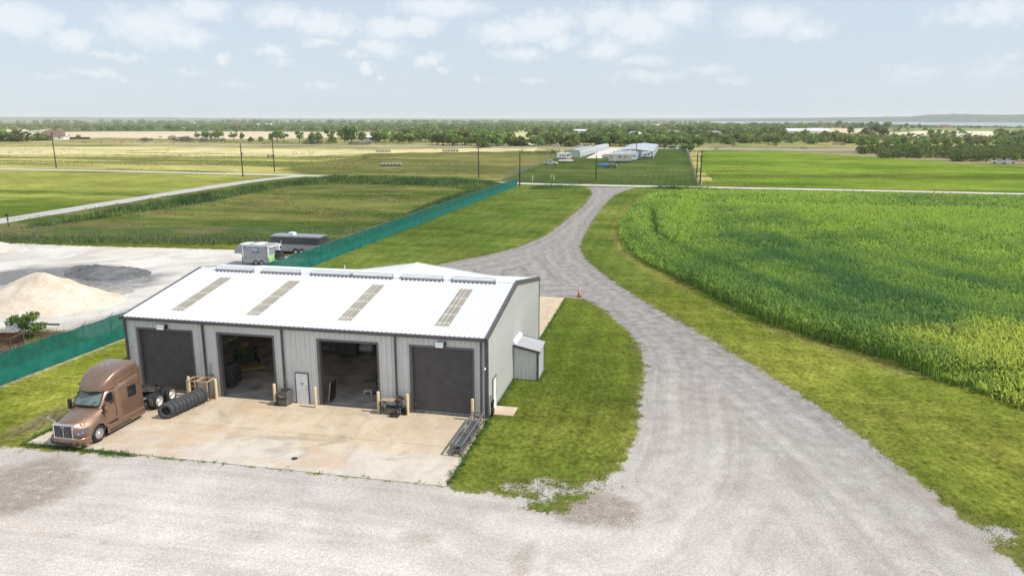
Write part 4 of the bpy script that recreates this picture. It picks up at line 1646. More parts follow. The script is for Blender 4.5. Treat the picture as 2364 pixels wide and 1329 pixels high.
# ------------------------------------------------------------------ rubbish cart, tray
GRYP = mat('grey_plastic', (.115, .105, .10), .55, 0, .12, 3, (.2, .18, .15), 3)
CARTZ = 1.18
cart = thing('rubbish_cart', 'dark grey plastic rubbish cart left open beside the white door', 'bin', (-12.98, -.52, .03))
M_ = MB()
outer = [(-.30, -.33), (.36, -.33), (.42, .30), (-.36, .30)]
def ringz(z, k):
    return [(x * k, y * k, z) for x, y in outer]
secs = [ringz(.08, .82), ringz(.78, 1.0), ringz(.80, 1.06), ringz(.84, 1.06), ringz(.84, .96), ringz(.15, .78)]
secs = [s_ + [s_[0]] for s_ in secs]
M_.loft(secs, smooth=False)
M_.add(secs[-1][:4], [(0, 1, 2, 3)])
body = M_.build('tub', GRYP, cart)
cart.scale = (.95, .95, CARTZ)
MB().box(-.2, .2, -.355, -.335, .52, .60).build('badge', STEEL, body)
M_ = MB()
M_.box(-.24, .24, -.352, -.30, .40, .46)
M_.build('catch_bar', BLKM, body)
M_ = MB()
for x in (-.28, .3):
    M_.tube((x - .03, .22, .1), (x + .03, .22, .1), .10, 12)
M_.build('wheels', BLKM, cart)
tray = thing('parts_tray', 'low black tray with a wooden board beside the rubbish cart', 'tray', (-13.42, -.55, .03))
M_ = MB()
M_.box(-.17, .17, -.2, .2, 0, .03)
for a in ((-.17, -.15, -.2, .2), (.15, .17, -.2, .2), (-.15, .15, -.2, -.18), (-.15, .15, .18, .2)):
    M_.box(a[0], a[1], a[2], a[3], .03, .18)
M_.build('box', BLKM, tray)
MB().box(-.16, .18, -.14, .05, .181, .20).build('board', mat('weathered_wood', (.35, .27, .17), .8, 0, .2, 6), tray)

# ------------------------------------------------------------------ work bench group
bench = thing('work_bench', 'black steel work bench with a wooden top between two bollards', 'bench', (-5.86, -.52, .03))
M_ = MB()
for x in (-.62, .55):
    for y in (-.22, .24):
        M_.bar((x, y, 0), (x, y, .86), .05)
M_.build('leg', BLKM, bench)
MB().box(-.66, .32, -.20, .28, .86, .90).build('bench_top', bpy.data.materials['weathered_wood'], bench)
MB().box(.32, .62, -.26, .28, .86, .95).build('steel_plate', BLKM, bench)
MB().box(-.60, .54, -.20, .22, .42, .47).build('shelf', BLKM, bench)
M_ = MB()
M_.tube((-.42, -.1, .47), (-.42, -.1, .72), .07, 10)
M_.box(-.5, -.34, -.18, -.02, .70, .76)
M_.box(-.44, -.30, -.26, -.12, .5, .66)
M_.build('vise', STEEL, bench)
bx = thing('hardware_box', 'rusty open metal box tipped on the right end of the work bench', 'box', (-5.32, -.55, .98))
M_ = MB()
T_ = Matrix.Rotation(R(24), 4, 'Y')
M_.box(-.2, .2, -.2, .2, 0, .02, 0, T_)
for a in ((-.2, -.18, -.2, .2), (.18, .2, -.2, .2), (-.18, .18, -.2, -.18), (-.18, .18, .18, .2)):
    M_.box(a[0], a[1], a[2], a[3], .02, .17, 0, T_)
M_.build('shell', mat('rust_brown', (.17, .075, .035), .8, 0, .35, 6), bx)
M_ = MB()
for k in range(5):
    M_.tube((-.14 + .06 * k, -.12, .10 + .0 * k), (-.10 + .06 * k, .14, .16), .02, 6)
M_.build('scrap', BLKM, bx)
cr = thing('bottle_crate', 'small black crate of bottles on the concrete before the work bench', 'crate', (-5.55, -.92, .03))
M_ = MB()
M_.box(-.24, .24, -.15, .15, 0, .03)
for a in ((-.24, -.22, -.15, .15), (.22, .24, -.15, .15), (-.22, .22, -.15, -.13), (-.22, .22, .13, .15)):
    M_.box(a[0], a[1], a[2], a[3], .03, .24)
M_.build('crate_shell', BLKM, cr)
bt = MB()
bt.lathe([(.055, .03), (.055, .24), (.02, .31), (.02, .36), (.001, .36)], 8)
bme = bt.mesh('bottle', mat('black_plastic', (.025, .026, .03), .25))
for i in range(3):
    for j in range(2):
        link('bottle', bme, cr, (-.15 + .15 * i, -.07 + .13 * j, 0))
M_ = MB()
M_.tube((-.0, .15, .0), (.05, .18, .62), .02)
M_.tube((.05, .18, .62), (.16, .18, .58), .02)
M_.build('lift_handle', BLKM, cr)
tag(link('small_tyre', MB().lathe([(.12, -.06), (.2, -.075), (.235, -.05), (.235, .05), (.2, .075), (.12, .06)], 18, Matrix.Rotation(R(80), 4, 'X') @ Matrix.Rotation(R(15), 4, 'Y'), closed=True).mesh('small_tyre', BLACK), None, (-5.02, -.28, .27)), 'small black tyre leaning on the wall left of the shut right door', 'tyre')
tag(link('small_tyre', MB().lathe([(.11, -.06), (.19, -.075), (.225, -.05), (.225, .05), (.19, .075), (.11, .06)], 18, Matrix.Rotation(R(78), 4, 'X') @ Matrix.Rotation(R(-12), 4, 'Y'), closed=True).mesh('small_tyre', BLACK), None, (-5.08, -.48, .26)), 'small black tyre in front of another against the right bollard of the bench', 'tyre')

# ------------------------------------------------------------------ pipe rack
RKM = mat('grey_rack_steel', (.20, .20, .205), .5, .3, .15, 4, (.18, .14, .11), 4)
rk = thing('pipe_rack', 'long low grey steel rack holding pipes at the right edge of the apron', 'rack', (-.36, -3.0, .03), R(-.5))
ys = (-2.4, -.72, .90, 2.30)
M_ = MB()
for s in (-1, 1):
    M_.box(s * .30 - .04, s * .30 + .04, -2.44, 2.4, .60, .68)
M_.build('top_rail', RKM, rk)
M_ = MB()
for s in (-1, 1):
    M_.box(s * .30 - .03, s * .30 + .03, -2.44, 2.4, .14, .20)
M_.build('bottom_rail', RKM, rk)
for y in ys:
    for s in (-1, 1):
        MB().box(s * .30 - .035, s * .30 + .035, y - .035, y + .035, .0, .60).build('post', RKM, rk)
    M_ = MB()
    M_.box(-.26, .26, y - .03, y + .03, .60, .66)
    M_.build('cross_bar', RKM, rk)
    MB().box(-.27, .27, y - .03, y + .03, .34, .39).build('shelf_bar', RKM, rk)
    MB().box(-.27, .27, y - .03, y + .03, .10, .139).build('floor_bar', RKM, rk)
M_ = MB()
for s in (-1, 1):
    for y in (-.72, .9):
        M_.bar((s * .335, y, .02), (s * .335, y + .35, .55), .03)
M_.build('brace', RKM, rk)
PIPE = mat('dull_pipe', (.15, .155, .16), .4, .5, .25, 5, (.16, .09, .05), 3)
PIPE2 = mat('pale_pipe', (.42, .42, .42), .4, .4, .2, 5)
for k in range(18):
    x = -.22 + .055 * (k % 9) + random.uniform(-.015, .015)
    z = (.44 if k < 9 else .17) + random.uniform(0, .04)
    r = random.choice((.022, .028, .034))
    a, c = -2.36 + random.uniform(0, .25), 2.2 - random.uniform(0, 1.2)
    o = MB().tube((x, a, z), (x + random.uniform(-.02, .02), c, z), r, 8).build('steel_pipe', random.choice((PIPE, PIPE, PIPE2)), None, rk.location)
    o.rotation_euler = (0, 0, R(-.5))
    tag(o, 'grey steel pipe lying on the %s tier of the long rack' % ('upper' if k < 9 else 'lower'), 'pipe', 'pipes lying in the long rack')
pd = MB().lathe([(.001, 0), (.17, .0), (.17, .012), (.14, .016), (.001, .014)], 16).build('drain_cover', BLKM, None, (-8.67, -7.45, .031))
tag(pd, 'small round black drain cover in the pale concrete apron', 'drain cover')
M_ = MB()
for k in range(7):
    x = random.uniform(-.08, .08)
    M_.tube((x, random.uniform(-.1, .1), .02), (x + random.uniform(-.08, .08), .05, 1.1 + random.uniform(-.2, .3)), .03, 6)
M_.lathe([(.14, .0), (.2, .03), (.22, .1), (.14, .12)], 12, Matrix.Translation((0, 0, .4)) @ Matrix.Rotation(R(85), 4, 'Y'), closed=True)
o = M_.build('hose_bundle', BLKM, None, (.2, .38, .02))
o['kind'] = 'thing'
tag(o, 'bundle of dark hoses and rods propped against the right front corner of the workshop', 'hoses')
cone = thing('traffic_cone', 'tall orange traffic cone with white bands where lawn meets the drive', 'cone', (1.42, 32.9, .02))
ORG = mat('orange_plastic', (.72, .10, .035), .5)
M_ = MB()
M_.prism([(-.2, -.2), (.2, -.2), (.2, .2), (-.2, .2)], 'z', 0, .06)
M_.build('base', BLACK, cone)
rr = lambda z: .13 - .085 * (z - .06) / 1.04
c0 = MB().lathe([(rr(.06), .06), (rr(1.1), 1.1), (.06, 1.12), (.06, 1.2), (.02, 1.22), (.001, 1.22)], 14).build('cone_body', ORG, cone)
for z in (.45, .62, .79, .95):
    MB().lathe([(rr(z) + .004, z), (rr(z + .09) + .004, z + .09)], 14).build('band', WHITE, c0)

# ------------------------------------------------------------------ inside the open bays
def tyre_stack(x, y, n, sc):
    for k in range(n):
        o = link('stored_tyre', tym, None, (x + random.uniform(-.05, .05), y + random.uniform(-.05, .05), .05 + .15 * sc + k * .285 * sc))
        o.rotation_euler = (0, math.pi / 2, random.random())
        o.scale = (sc, sc, sc)
        tag(o, 'black tyre piled flat just inside the left open bay', 'tyre', 'tyres piled inside the left bay')


tyre_stack(-18.2, 1.7, 6, .95)
tyre_stack(-18.5, 2.8, 5, .95)
GRNM = mat('machine_green', (.035, .12, .03), .4, 0, .15, 3)
YEL = mat('machine_yellow', (.32, .24, .04), .45, 0, .15, 3)
mw = thing('green_mower', 'green and yellow mowing tractor in the dark at the back of the left bay', 'mower', (-19.6, 6.2, .05), R(40))
M_ = MB()
M_.loft([sec(y, p) for y, p in ((-1.1, [(.3, .45), (.34, .8), (.25, 1.0), (0, 1.02)]), (-.6, [(.36, .4), (.4, .9), (.3, 1.1), (0, 1.12)]), (.3, [(.4, .4), (.42, 1.0), (.3, 1.2), (0, 1.22)]))])
M_.build('bonnet', GRNM, mw)
M_ = MB()
M_.box(-.5, .5, .3, 1.3, .45, .75)
M_.box(-.85, -.5, .2, 1.2, .8, .95)
M_.box(.5, .85, .2, 1.2, .8, .95)
M_.build('body', GRNM, mw)
M_ = MB()
M_.box(-.25, .25, .6, 1.1, .76, .90)
M_.box(-.25, .25, 1.0, 1.12, .9, 1.4)
M_.build('seat', YEL, mw)
M_ = MB()
for x in (-.68, .68):
    M_.tube((x - .13, .75, .5), (x + .13, .75, .5), .5, 18)
    M_.tube((x - .08, -.85, .28), (x + .08, -.85, .28), .28, 14)
M_.build('wheels', BLACK, mw)
MB().box(-.9, .9, -1.9, -1.15, .12, .3).build('mower_deck', YEL, mw)
sh = thing('shelf_rack', 'pale wire shelving deep inside the right open bay', 'shelving', (-14.7, 10.3, .05))
M_ = MB()
for z in (.2, .7, 1.2, 1.7, 2.2):
    M_.box(-.9, .9, -.3, .3, z, z + .04)
M_.build('shelf', bpy.data.materials['grey_steel'], sh)
M_ = MB()
for x in (-.9, .86):
    for y in (-.3, .26):
        M_.box(x, x + .04, y, y + .04, 0, 2.5)
M_.build('upright', bpy.data.materials['grey_steel'], sh)
for z in (.24, .74, 1.24, 1.74):
    M_ = MB()
    for k in range(6):
        h = random.uniform(.15, .36)
        M_.box(-.82 + k * .28, -.60 + k * .28, -.2, .2, z, z + h)
    M_.build('stored_goods', mat('shelf_goods', (.28, .26, .24), .7, 0, .5, 5) if z < .3 else bpy.data.materials['shelf_goods'], sh)
cb = thing('steel_cabinet', 'dark steel cabinet deep inside the right bay beside the shelving', 'cabinet', (-13.3, 9.9, .05))
MB().box(-.8, .8, -.4, .4, .08, 2.1).build('carcass', BLKM, cb)
for s in (-1, 1):
    MB().box(s * .4 - .37, s * .4 + .37, -.43, -.405, .14, 2.04).build('cabinet_door', TRIM, cb)
wm = thing('white_compressor', 'white machine on a stand right of the dark cabinet deep inside the right bay', 'machine', (-12.0, 10.3, .05))
M_ = MB()
M_.tube((-.5, 0, .5), (.5, 0, .5), .3, 14)
M_.build('tank', WHITE, wm)
MB().box(-.3, .3, -.2, .2, .85, 1.3).build('motor', WHITE, wm)
M_ = MB()
for x in (-.4, .4):
    M_.box(x - .03, x + .03, -.25, .25, 0, .3)
    M_.box(x - .03, x + .03, -.03, .03, 1.3, 2.2)
M_.build('stand', STEEL, wm)
fl_ = thing('tan_locker', 'tan metal locker standing at the right side of the right bay', 'locker', (-10.3, 9.3, .05))
MB().box(-.35, .35, -.3, .3, .05, 1.9).build('carcass', mat('locker_tan', (.52, .46, .34), .5), fl_)
MB().box(-.31, .31, -.32, -.302, .1, 1.85).build('locker_door', bpy.data.materials['locker_tan'], fl_)
eg = thing('engine_hoist', 'black engine on a rolling stand inside the right open bay', 'engine', (-7.6, 2.9, .05))
M_ = MB()
M_.tube((-.5, 0, .8), (.7, 0, .8), .36, 12)
M_.box(-.3, .6, -.3, .3, .4, 1.15)
M_.lathe([(.1, 0), (.4, .02), (.42, .1), (.1, .12)], 16, Matrix.Translation((-.55, 0, .85)) @ Matrix.Rotation(R(90), 4, 'Y'), closed=True)
M_.build('engine_block', BLKM, eg)
M_ = MB()
M_.bar((-.9, -.5, .06), (.8, -.5, .06), .08)
M_.bar((-.9, .5, .06), (.8, .5, .06), .08)
M_.bar((.6, -.5, .06), (.6, .5, .06), .08)
M_.bar((.6, 0, .06), (.6, 0, 1.6), .1)
M_.bar((.6, 0, 1.6), (-.7, 0, 1.7), .08)
M_.build('stand', BLKM, eg)
M_ = MB()
M_.tube((-.6, -.3, .9), (.1, -.45, .55), .03)
M_.tube((.1, -.45, .55), (.5, -.4, .95), .03)
M_.build('pipework', STEEL, eg)
wb = thing('white_stool', 'small white step box on the floor of the right open bay', 'box', (-8.55, 2.3, .05))
MB().box(-.28, .28, -.16, .16, .22, .27).build('top', WHITE, wb)
M_ = MB()
for x in (-.24, .24):
    M_.box(x - .03, x + .03, -.14, .14, 0, .22)
M_.build('leg', WHITE, wb)
pn = thing('leaning_panel', 'dark panel leaning at the left jamb inside the right open bay', 'panel', (-10.45, .75, .05))
M_ = MB()
T_ = Matrix.Rotation(R(8), 4, 'Y')
M_.box(0, .04, -.4, .5, 0, 1.35, 0, T_)
M_.build('board', BLKM, pn)
M_ = MB()
for y in (-.42, .5):
    M_.box(-.01, .05, y, y + .03, 0, 1.38, 0, T_)
M_.box(-.01, .05, -.39, .5, 1.351, 1.38, 0, T_)
M_.build('edge_frame', STEEL, pn)

# ------------------------------------------------------------------ fences
b = NB('green_mesh_fabric')
fb = b.noise(1.6, 5, .6)
cc = b.mix(b.ramp(fb, .35, .65), (.010, .122, .096), (.016, .165, .128))
b.fin(cc, .7, 0, .2)
tr_ = b.N.new('ShaderNodeBsdfTransparent')
tl_ = b.N.new('ShaderNodeBsdfTranslucent')
b.L.new(cc, tl_.inputs[0])
m1 = b.N.new('ShaderNodeMixShader')
m1.inputs[0].default_value = .35
b.L.new(b.bsdf.outputs[0], m1.inputs[1])
b.L.new(tl_.outputs[0], m1.inputs[2])
m2 = b.N.new('ShaderNodeMixShader')
m2.inputs[0].default_value = .06
b.L.new(m1.outputs[0], m2.inputs[1])
b.L.new(tr_.outputs[0], m2.inputs[2])
b.L.new(m2.outputs[0], b.out.inputs[0])
FAB = b.m

b = NB('green_mesh_double')
cc = b.mix(b.ramp(b.noise(1.1, 5, .6), .35, .65), (.009, .115, .092), (.015, .155, .122))
FAB2 = b.fin(cc, .75, 0, .15)
RUSTM = mat('rust_bar', (.15, .085, .055), .8, .2, .3, 5, (.25, .12, .06), 5)
GALV = mat('galvanised', (.24, .245, .24), .5, .5, .1, 3)


def poly_pts(pts, step):
    out = []
    for i in range(len(pts) - 1):
        a, c = Vector(pts[i]), Vector(pts[i + 1])
        n = max(1, round((c - a).length / step))
        out += [a + (c - a) * (k / n) for k in range(n)]
    return out + [Vector(pts[-1])]


sf = thing('screen_fence', 'long chain fence covered in green mesh fabric running past the left of the workshop', 'fence')
pp = poly_pts([(-33.62, -8), (-32.3, 43), (-31.5, 100), (-30.7, 157.5)], 2.85)
pm = MB()
pm.tube((0, 0, 0), (0, 0, 2.24), .035, 6)
pm.tube((0, 0, 2.22), (.30, .12, 2.55), .022, 5)
pme = pm.mesh('post', GALV)
for i, p in enumerate(pp):
    link('post', pme, sf, (p.x - .05, p.y, 0))
    if i:
        q = pp[i - 1]
        rows, low = [], []
        h = 2.2 + random.uniform(-.03, .03)
        for t in np.linspace(0, 1, 7):
            s = q + (p - q) * t
            bulge = .05 * math.sin(math.pi * t) + random.uniform(-.012, .012)
            sag = .05 * math.sin(math.pi * t)
            rows.append([(s.x + .02 + bulge * k, s.y, z) for k, z in ((.3, 2.22 - sag), (1, 1.7), (1, 1.0))])
            low.append([(s.x + .035 + bulge * k * 1.2, s.y, z) for k, z in ((1, 1.06 - sag * .3), (1.2, .6), (.6, .04 + random.uniform(0, .05)))])
        f = MB().loft(rows).build('screen_panel', FAB, sf)
        MB().loft(low).build('lower_screen', FAB2, f)
M_ = MB()
for i in range(len(pp) - 1):
    a, c = pp[i], pp[i + 1]
    M_.tube((a.x - .05, a.y, 2.23), (c.x - .05, c.y, 2.23), .022, 5, cap=False)
    for k in range(3):
        M_.tube((a.x + .05 + .09 * k, a.y + .1, 2.33 + .1 * k), (c.x + .05 + .09 * k, c.y + .1, 2.33 + .1 * k), .006, 4, cap=False)
M_.build('top_rail', GALV, sf)


def chain_fence(label, pts, h, step, gap=.16, wr=.006, arm=True, rail=.025, pm_=None):
    root = thing('chain_link_fence', label, 'fence')
    P = poly_pts(pts, step)
    M2 = MB()
    M2.tube((0, 0, 0), (0, 0, h), .04, 6)
    if arm:
        M2.tube((0, 0, h), (.22, .1, h + .3), .025, 5)
    me = M2.mesh('post', pm_ or GALV)
    for p in P:
        link('post', me, root, (p.x, p.y, 0))
    M2 = MB()
    for i in range(len(P) - 1):
        M2.tube((P[i].x, P[i].y, h), (P[i + 1].x, P[i + 1].y, h), rail, 5, cap=False)
    M2.build('top_rail', GALV, root)
    V, F = [], []
    for i in range(len(P) - 1):
        a, c = P[i], P[i + 1]
        L = (c - a).length
        d = (c - a) / L
        n = int((L + h) / gap)
        for s in (1, -1):
            for k in range(n):
                u0 = k * gap - h
                u1 = u0 + h
                z0, z1 = 0., h
                if u0 < 0:
                    z0, u0 = -u0, 0.
                if u1 > L:
                    z1, u1 = h - (u1 - L), L
                if z1 - z0 < .05:
                    continue
                if s < 0:
                    u0, u1 = L - u0, L - u1
                o = len(V)
                for (u, z) in ((u0, z0), (u1, z1)):
                    q = a + d * u
                    V += [(q.x, q.y, z - wr), (q.x, q.y, z + wr)]
                F.append((o, o + 1, o + 3, o + 2))
    me = bpy.data.meshes.new('wire_mesh')
    me.from_pydata(V, [], F)
    me.materials.append(GALV)
    w = link('wire_mesh', me, root)
    w['kind'] = 'stuff'
    return root


chain_fence('bare chain link fence with barbed arms along the back of the pale limestone yard', [(-112, 46.7), (-33.0, 60.0)], 2.1, 2.6)
chain_fence('chain link fence up the left side of the storage lot', [tuple(at(1165, 414).xy), tuple(at(1290, 363).xy)], 2.0, 4.2, .3, .016, False)
chain_fence('chain link fence up the right side of the storage lot', [tuple(at(1610, 424).xy), tuple(at(1583, 347).xy)], 2.0, 4.6, .35, .018, False)
chain_fence('thin wire fence along the road in front of the storage lot', [tuple(at(1206, 419.5).xy), tuple(at(1606, 426).xy)], 1.3, 4.2, .5, .004, False, .006, RUSTM)


# ------------------------------------------------------------------ yard piles
def pile(name, label, cat, c, rx, ry, h, m, seed, ridge=0., rz=0., rough=.12):
    n, k = 44, 14
    V, F = [], []
    for j in range(k + 1):
        t = j / k
        for i in range(n):
            a = 2 * math.pi * i / n
            w = 1 + .16 * (float(fbm(np.array(math.cos(a) * 1.6 + 5), np.array(math.sin(a) * 1.6 + 5), seed, 3)) - .5) * 2
            x, y = rx * w * t * math.cos(a), ry * w * t * math.sin(a)
            if ridge:
                x += ridge * (1 - t) * math.copysign(abs(math.cos(a)) ** .6, math.cos(a))
            f = max(0, 1 - t)
            z = h * (f ** 1.12 if t > .16 else 1 - t * 1.02)
            z += .05 * h * (float(fbm(np.array(math.cos(a) * 9), np.array(math.sin(a) * 9), seed + 9, 3)) - .5) * 2 * math.sin(math.pi * t)
            z += rough * h * (float(fbm(np.array(x * .9 + 9), np.array(y * .9), seed + 3, 4)) - .5) * 2 * min(1, t * 4) * (1 if t < .98 else 0)
            V.append((x, y, max(z, -.05) if t < 1 else -.06))
    for j in range(k):
        for i in range(n):
            F.append((j * n + i, j * n + (i + 1) % n, (j + 1) * n + (i + 1) % n, (j + 1) * n + i))
    me = np_mesh(name, np.array(V), np.array(F), None, [m])
    o = link(name, me, None, (c[0], c[1], .02), rz)
    return tag(o, label, cat)


def heap_mat(name, a, b_, c_=None, sp=(.7, 1.25)):
    b = NB(name)
    col = b.mix(b.ramp(b.noise(.5, 6, .7), .32, .68), a, b_)
    if c_:
        col = b.mix(b.ramp(b.noise(.9, 6, .7, None, (1, 1, .3)), .5, .72, 0, .75), col, c_)
    col = b.mix(1, col, b.ramp(b.noise(7, 5, .8), .32, .68, sp[0], sp[1], False), 'MULTIPLY')
    b.bump(b.noise(5, 6, .75), .5, .12)
    return b.fin(col, .95, 0, .1)


SANDM = heap_mat('pale_sand', (.54, .445, .345), (.66, .585, .49), (.56, .41, .28), (.82, 1.12))
pile('sand_pile', 'tall pale tan sand pile in the limestone yard', 'sand pile', (-49.4, 19.3), 7.6, 5.8, 3.05, SANDM, 4, .5, 0, .07)
pile('gravel_heap', 'dark grey gravel heap spread low behind the sand pile', 'gravel heap', (-54.0, 33.0), 5.6, 3.8, .85, heap_mat('dark_gravel', (.095, .10, .105), (.17, .172, .17), (.24, .235, .225), (.55, 1.4)), 8, 2.6, R(-7), .55)
pile('gravel_heap', 'small dark gravel heap right behind the sand pile shoulder', 'gravel heap', (-47.2, 25.6), 3.4, 2.0, .7, heap_mat('mixed_gravel', (.22, .21, .20), (.36, .34, .31), (.13, .13, .13), (.6, 1.35)), 12, .8, R(-20), .3)
pile('stone_pile', 'pale stone pile cut by the left edge of the view', 'stone pile', (-86.5, 44.2), 10.5, 4.6, 2.0, heap_mat('pale_stone', (.48, .43, .38), (.62, .57, .52)), 15, 2, 0, .08)

# ------------------------------------------------------------------ odds by the screen fence
cr = thing('rusty_crate', 'rusty brown open steel crate behind the green screen fence at the left edge', 'crate', (-40.2, 5.6, 0), R(12))
M_ = MB()
for x in (-1.1, 1.1):
    for y in (-.8, .8):
        M_.bar((x, y, 0), (x, y, 1.15), .07)
for z in (.15, 1.13):
    for y in (-.8, .8):
        M_.bar((-1.1, y, z), (1.1, y, z), .06)
    for x in (-1.1, 1.1):
        M_.bar((x, -.8, z), (x, .8, z), .06)
M_.build('frame', RUSTM, cr)
M_ = MB()
for k in range(13):
    x = -1.0 + k * .167
    M_.bar((x, .8, .15), (x, .8, 1.13), .03)
    M_.bar((x, -.8, .15), (x, -.8, 1.13), .03)
M_.box(-1.08, 1.08, .82, .84, .2, 1.1)
M_.build('bars', RUSTM, cr)['kind'] = 'stuff'
MB().box(-1.1, 1.1, -.8, .8, .08, .12).build('floor_plate', RUSTM, cr)
gr_ = thing('steel_grate', 'rusty steel grating lying tilted behind the screen fence by the bush', 'grate', (-39.6, 9.0, .1), R(8))
M_ = MB()
T_ = Matrix.Rotation(R(-14), 4, 'X')
for k in range(9):
    M_.box(-1.3, 1.3, -1.2 + k * .3 - .02, -1.2 + k * .3 + .02, .3, .35, 0, T_)
M_.build('slats', RUSTM, gr_)
M_ = MB()
for x in (-1.3, 0, 1.3):
    M_.box(x - .04, x + .04, -1.25, 1.25, .2, .29, 0, T_)
M_.box(-1.3, 1.3, 1.22, 1.3, .2, .35, 0, T_)
M_.build('frame', RUSTM, gr_)
sk = MB()
sk.loft([[(x, y, z + .12 * math.sin(x * 3)) for x in np.linspace(-.9, .9, 7)] for y, z in ((-.7, .15), (0, .5), (.6, .95), (.8, 1.25))])
o = sk.build('scrap_sheet', mat('scrap_grey', (.27, .26, .25), .6, .2, .2, 3), None, (-43.2, 9.6, 0))
tag(o, 'bent grey metal sheet beside the bush at the left edge', 'scrap sheet')
tag(MB().tube((-44, 11.4, .35), (-40.6, 11.6, .4), .08, 8).build('steel_pipe', bpy.data.materials['black_metal'], None), 'dark pipe lying on the ground behind the bush', 'pipe')
mb_ = thing('yard_light', 'short dark lamp post standing at the near end of the side road', 'lamp', (at(20, 524).x, at(20, 524).y, 0))
MB().tube((0, 0, 0), (0, 0, 1.9), .07, 8).build('post', BLKM, mb_)
M_ = MB()
M_.prism([(-.3, 1.85), (.05, 1.85), (.1, 2.15), (-.2, 2.2)], 'y', -.2, .2)
M_.box(-.15, .3, -.06, .06, 1.3, 1.4)
M_.build('lamp_head', BLKM, mb_)

# ------------------------------------------------------------------ yard vehicles
BODY = mat('trailer_grey', (.33, .34, .365), .4, .2, .06, 2)
DGR = mat('dark_grey_skin', (.06, .06, .068), .4, .2, .1, 2)
gt = thing('service_trailer', 'grey gooseneck service trailer with a round logo and a striped tail', 'trailer', (-39.3, 42.2, .02))
M_ = MB()
M_.box(-1.75, 1.75, -1.2, 1.2, .42, .95)
M_.build('lower_body', mat('lower_grey', (.33, .34, .36), .45, .2, .1, 2), gt)
M_ = MB()
M_.prism([(-1.75, .96), (1.75, .96), (1.75, 2.42), (1.6, 2.52), (-1.75, 2.52)], 'y', -1.19, 1.19)
up = M_.build('upper_body', BODY, gt)
M_ = MB()
M_.prism([(-1.76, 1.42), (-1.76, 2.52), (-2.35, 2.46), (-2.85, 1.75), (-2.85, 1.42)], 'y', -1.15, 1.15)
M_.build('gooseneck', BODY, gt)
M_ = MB()
for x in (-1.70, 1.70):
    M_.box(x - .05, x + .05, -1.225, -1.192, .97, 2.44)
M_.box(-1.70, 1.70, -1.225, -1.192, 2.40, 2.48)
M_.box(1.752, 1.79, -1.18, -1.1, .97, 2.44)
M_.box(1.752, 1.79, 1.1, 1.18, .97, 2.44)
M_.box(1.76, 1.92, -1.0, 1.0, 2.25, 2.33)
M_.build('edge_trim', WHITE, up)
M_ = MB()
for x in (-1.4, 1.4):
    M_.box(x - .11, x + .11, -1.215, -1.193, 2.26, 2.36)
M_.box(-1.7, -1.1, -1.22, -1.193, .96, 1.0)
M_.box(1.2, 1.75, -1.22, -1.193, .96, 1.0)
M_.box(-.55, -.45, -1.22, -1.193, .96, 1.02)
M_.box(-.05, .05, -1.22, -1.193, .96, 1.02)
M_.box(.7, .8, -1.22, -1.193, .96, 1.02)
M_.build('marker_lamps', BLKM, up)
# logo: blue letters over a dark band
em_ = MB().prism([(-.44, 1.76), (.44, 1.76), (.47, 1.70), (.40, 1.58), (.2, 1.54), (-.2, 1.54), (-.40, 1.58), (-.47, 1.70)], 'y', -1.200, -1.194).build('emblem', mat('logo_dark', (.05, .06, .08), .5), up)
MB().prism([(-.47, 1.82), (-.36, 2.16), (.42, 2.16), (.47, 1.82)], 'y', -1.198, -1.193).build('logo_field', mat('logo_blue', (.04, .20, .36), .5), up)
for txt, x, z, s, m_ in (('CUI.', -.40, 1.86, .38, WHITE), ('SERVICES', -.30, 1.60, .11, WHITE)):
    if txt == 'SERVICES':
        M_ = MB()
        for k in range(7):
            M_.box(-.30 + k * .088, -.24 + k * .088, -1.206, -1.201, 1.63, 1.68)
        M_.build('small_print', m_, up)
        continue
    tc_ = bpy.data.curves.new('lettering', 'FONT')
    tc_.body = txt
    tc_.size = s
    tc_.extrude = .004
    tc_.offset = .012
    tc_.materials.append(m_)
    to = bpy.data.objects.new('lettering_source', tc_)
    dg_ = bpy.context.evaluated_depsgraph_get()
    lm = bpy.data.meshes.new_from_object(to)
    lm.materials.clear()
    lm.materials.append(m_)
    bpy.data.objects.remove(to)
    lo_ = link('lettering', lm, up, (x, -1.204, z))
    lo_.rotation_euler = (math.pi / 2, 0, 0)
M_ = MB()
M_.box(1.755, 1.775, -1.16, .2, .45, 1.35)
ch = M_.build('tail_panel', mat('tail_green', (.10, .50, .22), .5), gt)
M_ = MB()
for k in range(4):
    y = -1.1 + k * .33
    M_.prism([(y, .45), (y + .13, .45), (y + .13 + .33, 1.34), (y + .33, 1.34)], 'x', 1.777, 1.786) if y + .46 < .25 else None
M_.build('chevrons', mat('tail_yellow', (.60, .72, .12), .5), ch)
M_ = MB()
M_.box(-.5, .5, -1.0, 1.0, 2.53, 2.60)
M_.lathe([(.001, .2), (.12, .16), (.16, .05), (.14, 0)], 12, Matrix.Translation((-1.5, -.3, 2.53)))
for k in range(5):
    M_.box(-2.3 + k * .22, -2.2 + k * .22, -.8, .8, 2.46 + .012 * k, 2.54 + .012 * k)
M_.build('roof_fittings', WHITE, gt)
for x in (-.05, .75):
    for s in (-1, 1):
        w0 = MB().lathe([(.2, -.1), (.34, -.11), (.38, -.07), (.38, .07), (.34, .11), (.2, .1)], 18, Matrix.Rotation(R(90), 4, 'X'), closed=True).build('wheel', BLACK, gt, (x, s * 1.1, .37))
        MB().tube((0, -.05, 0), (0, .05, 0), .2, 12).build('rim', STEEL, w0)
M_ = MB()
M_.bar((-2.5, 0, 1.4), (-2.5, 0, .05), .12)
M_.box(-1.7, 1.7, -.5, .5, .30, .40)
M_.build('underframe', BLKM, gt)

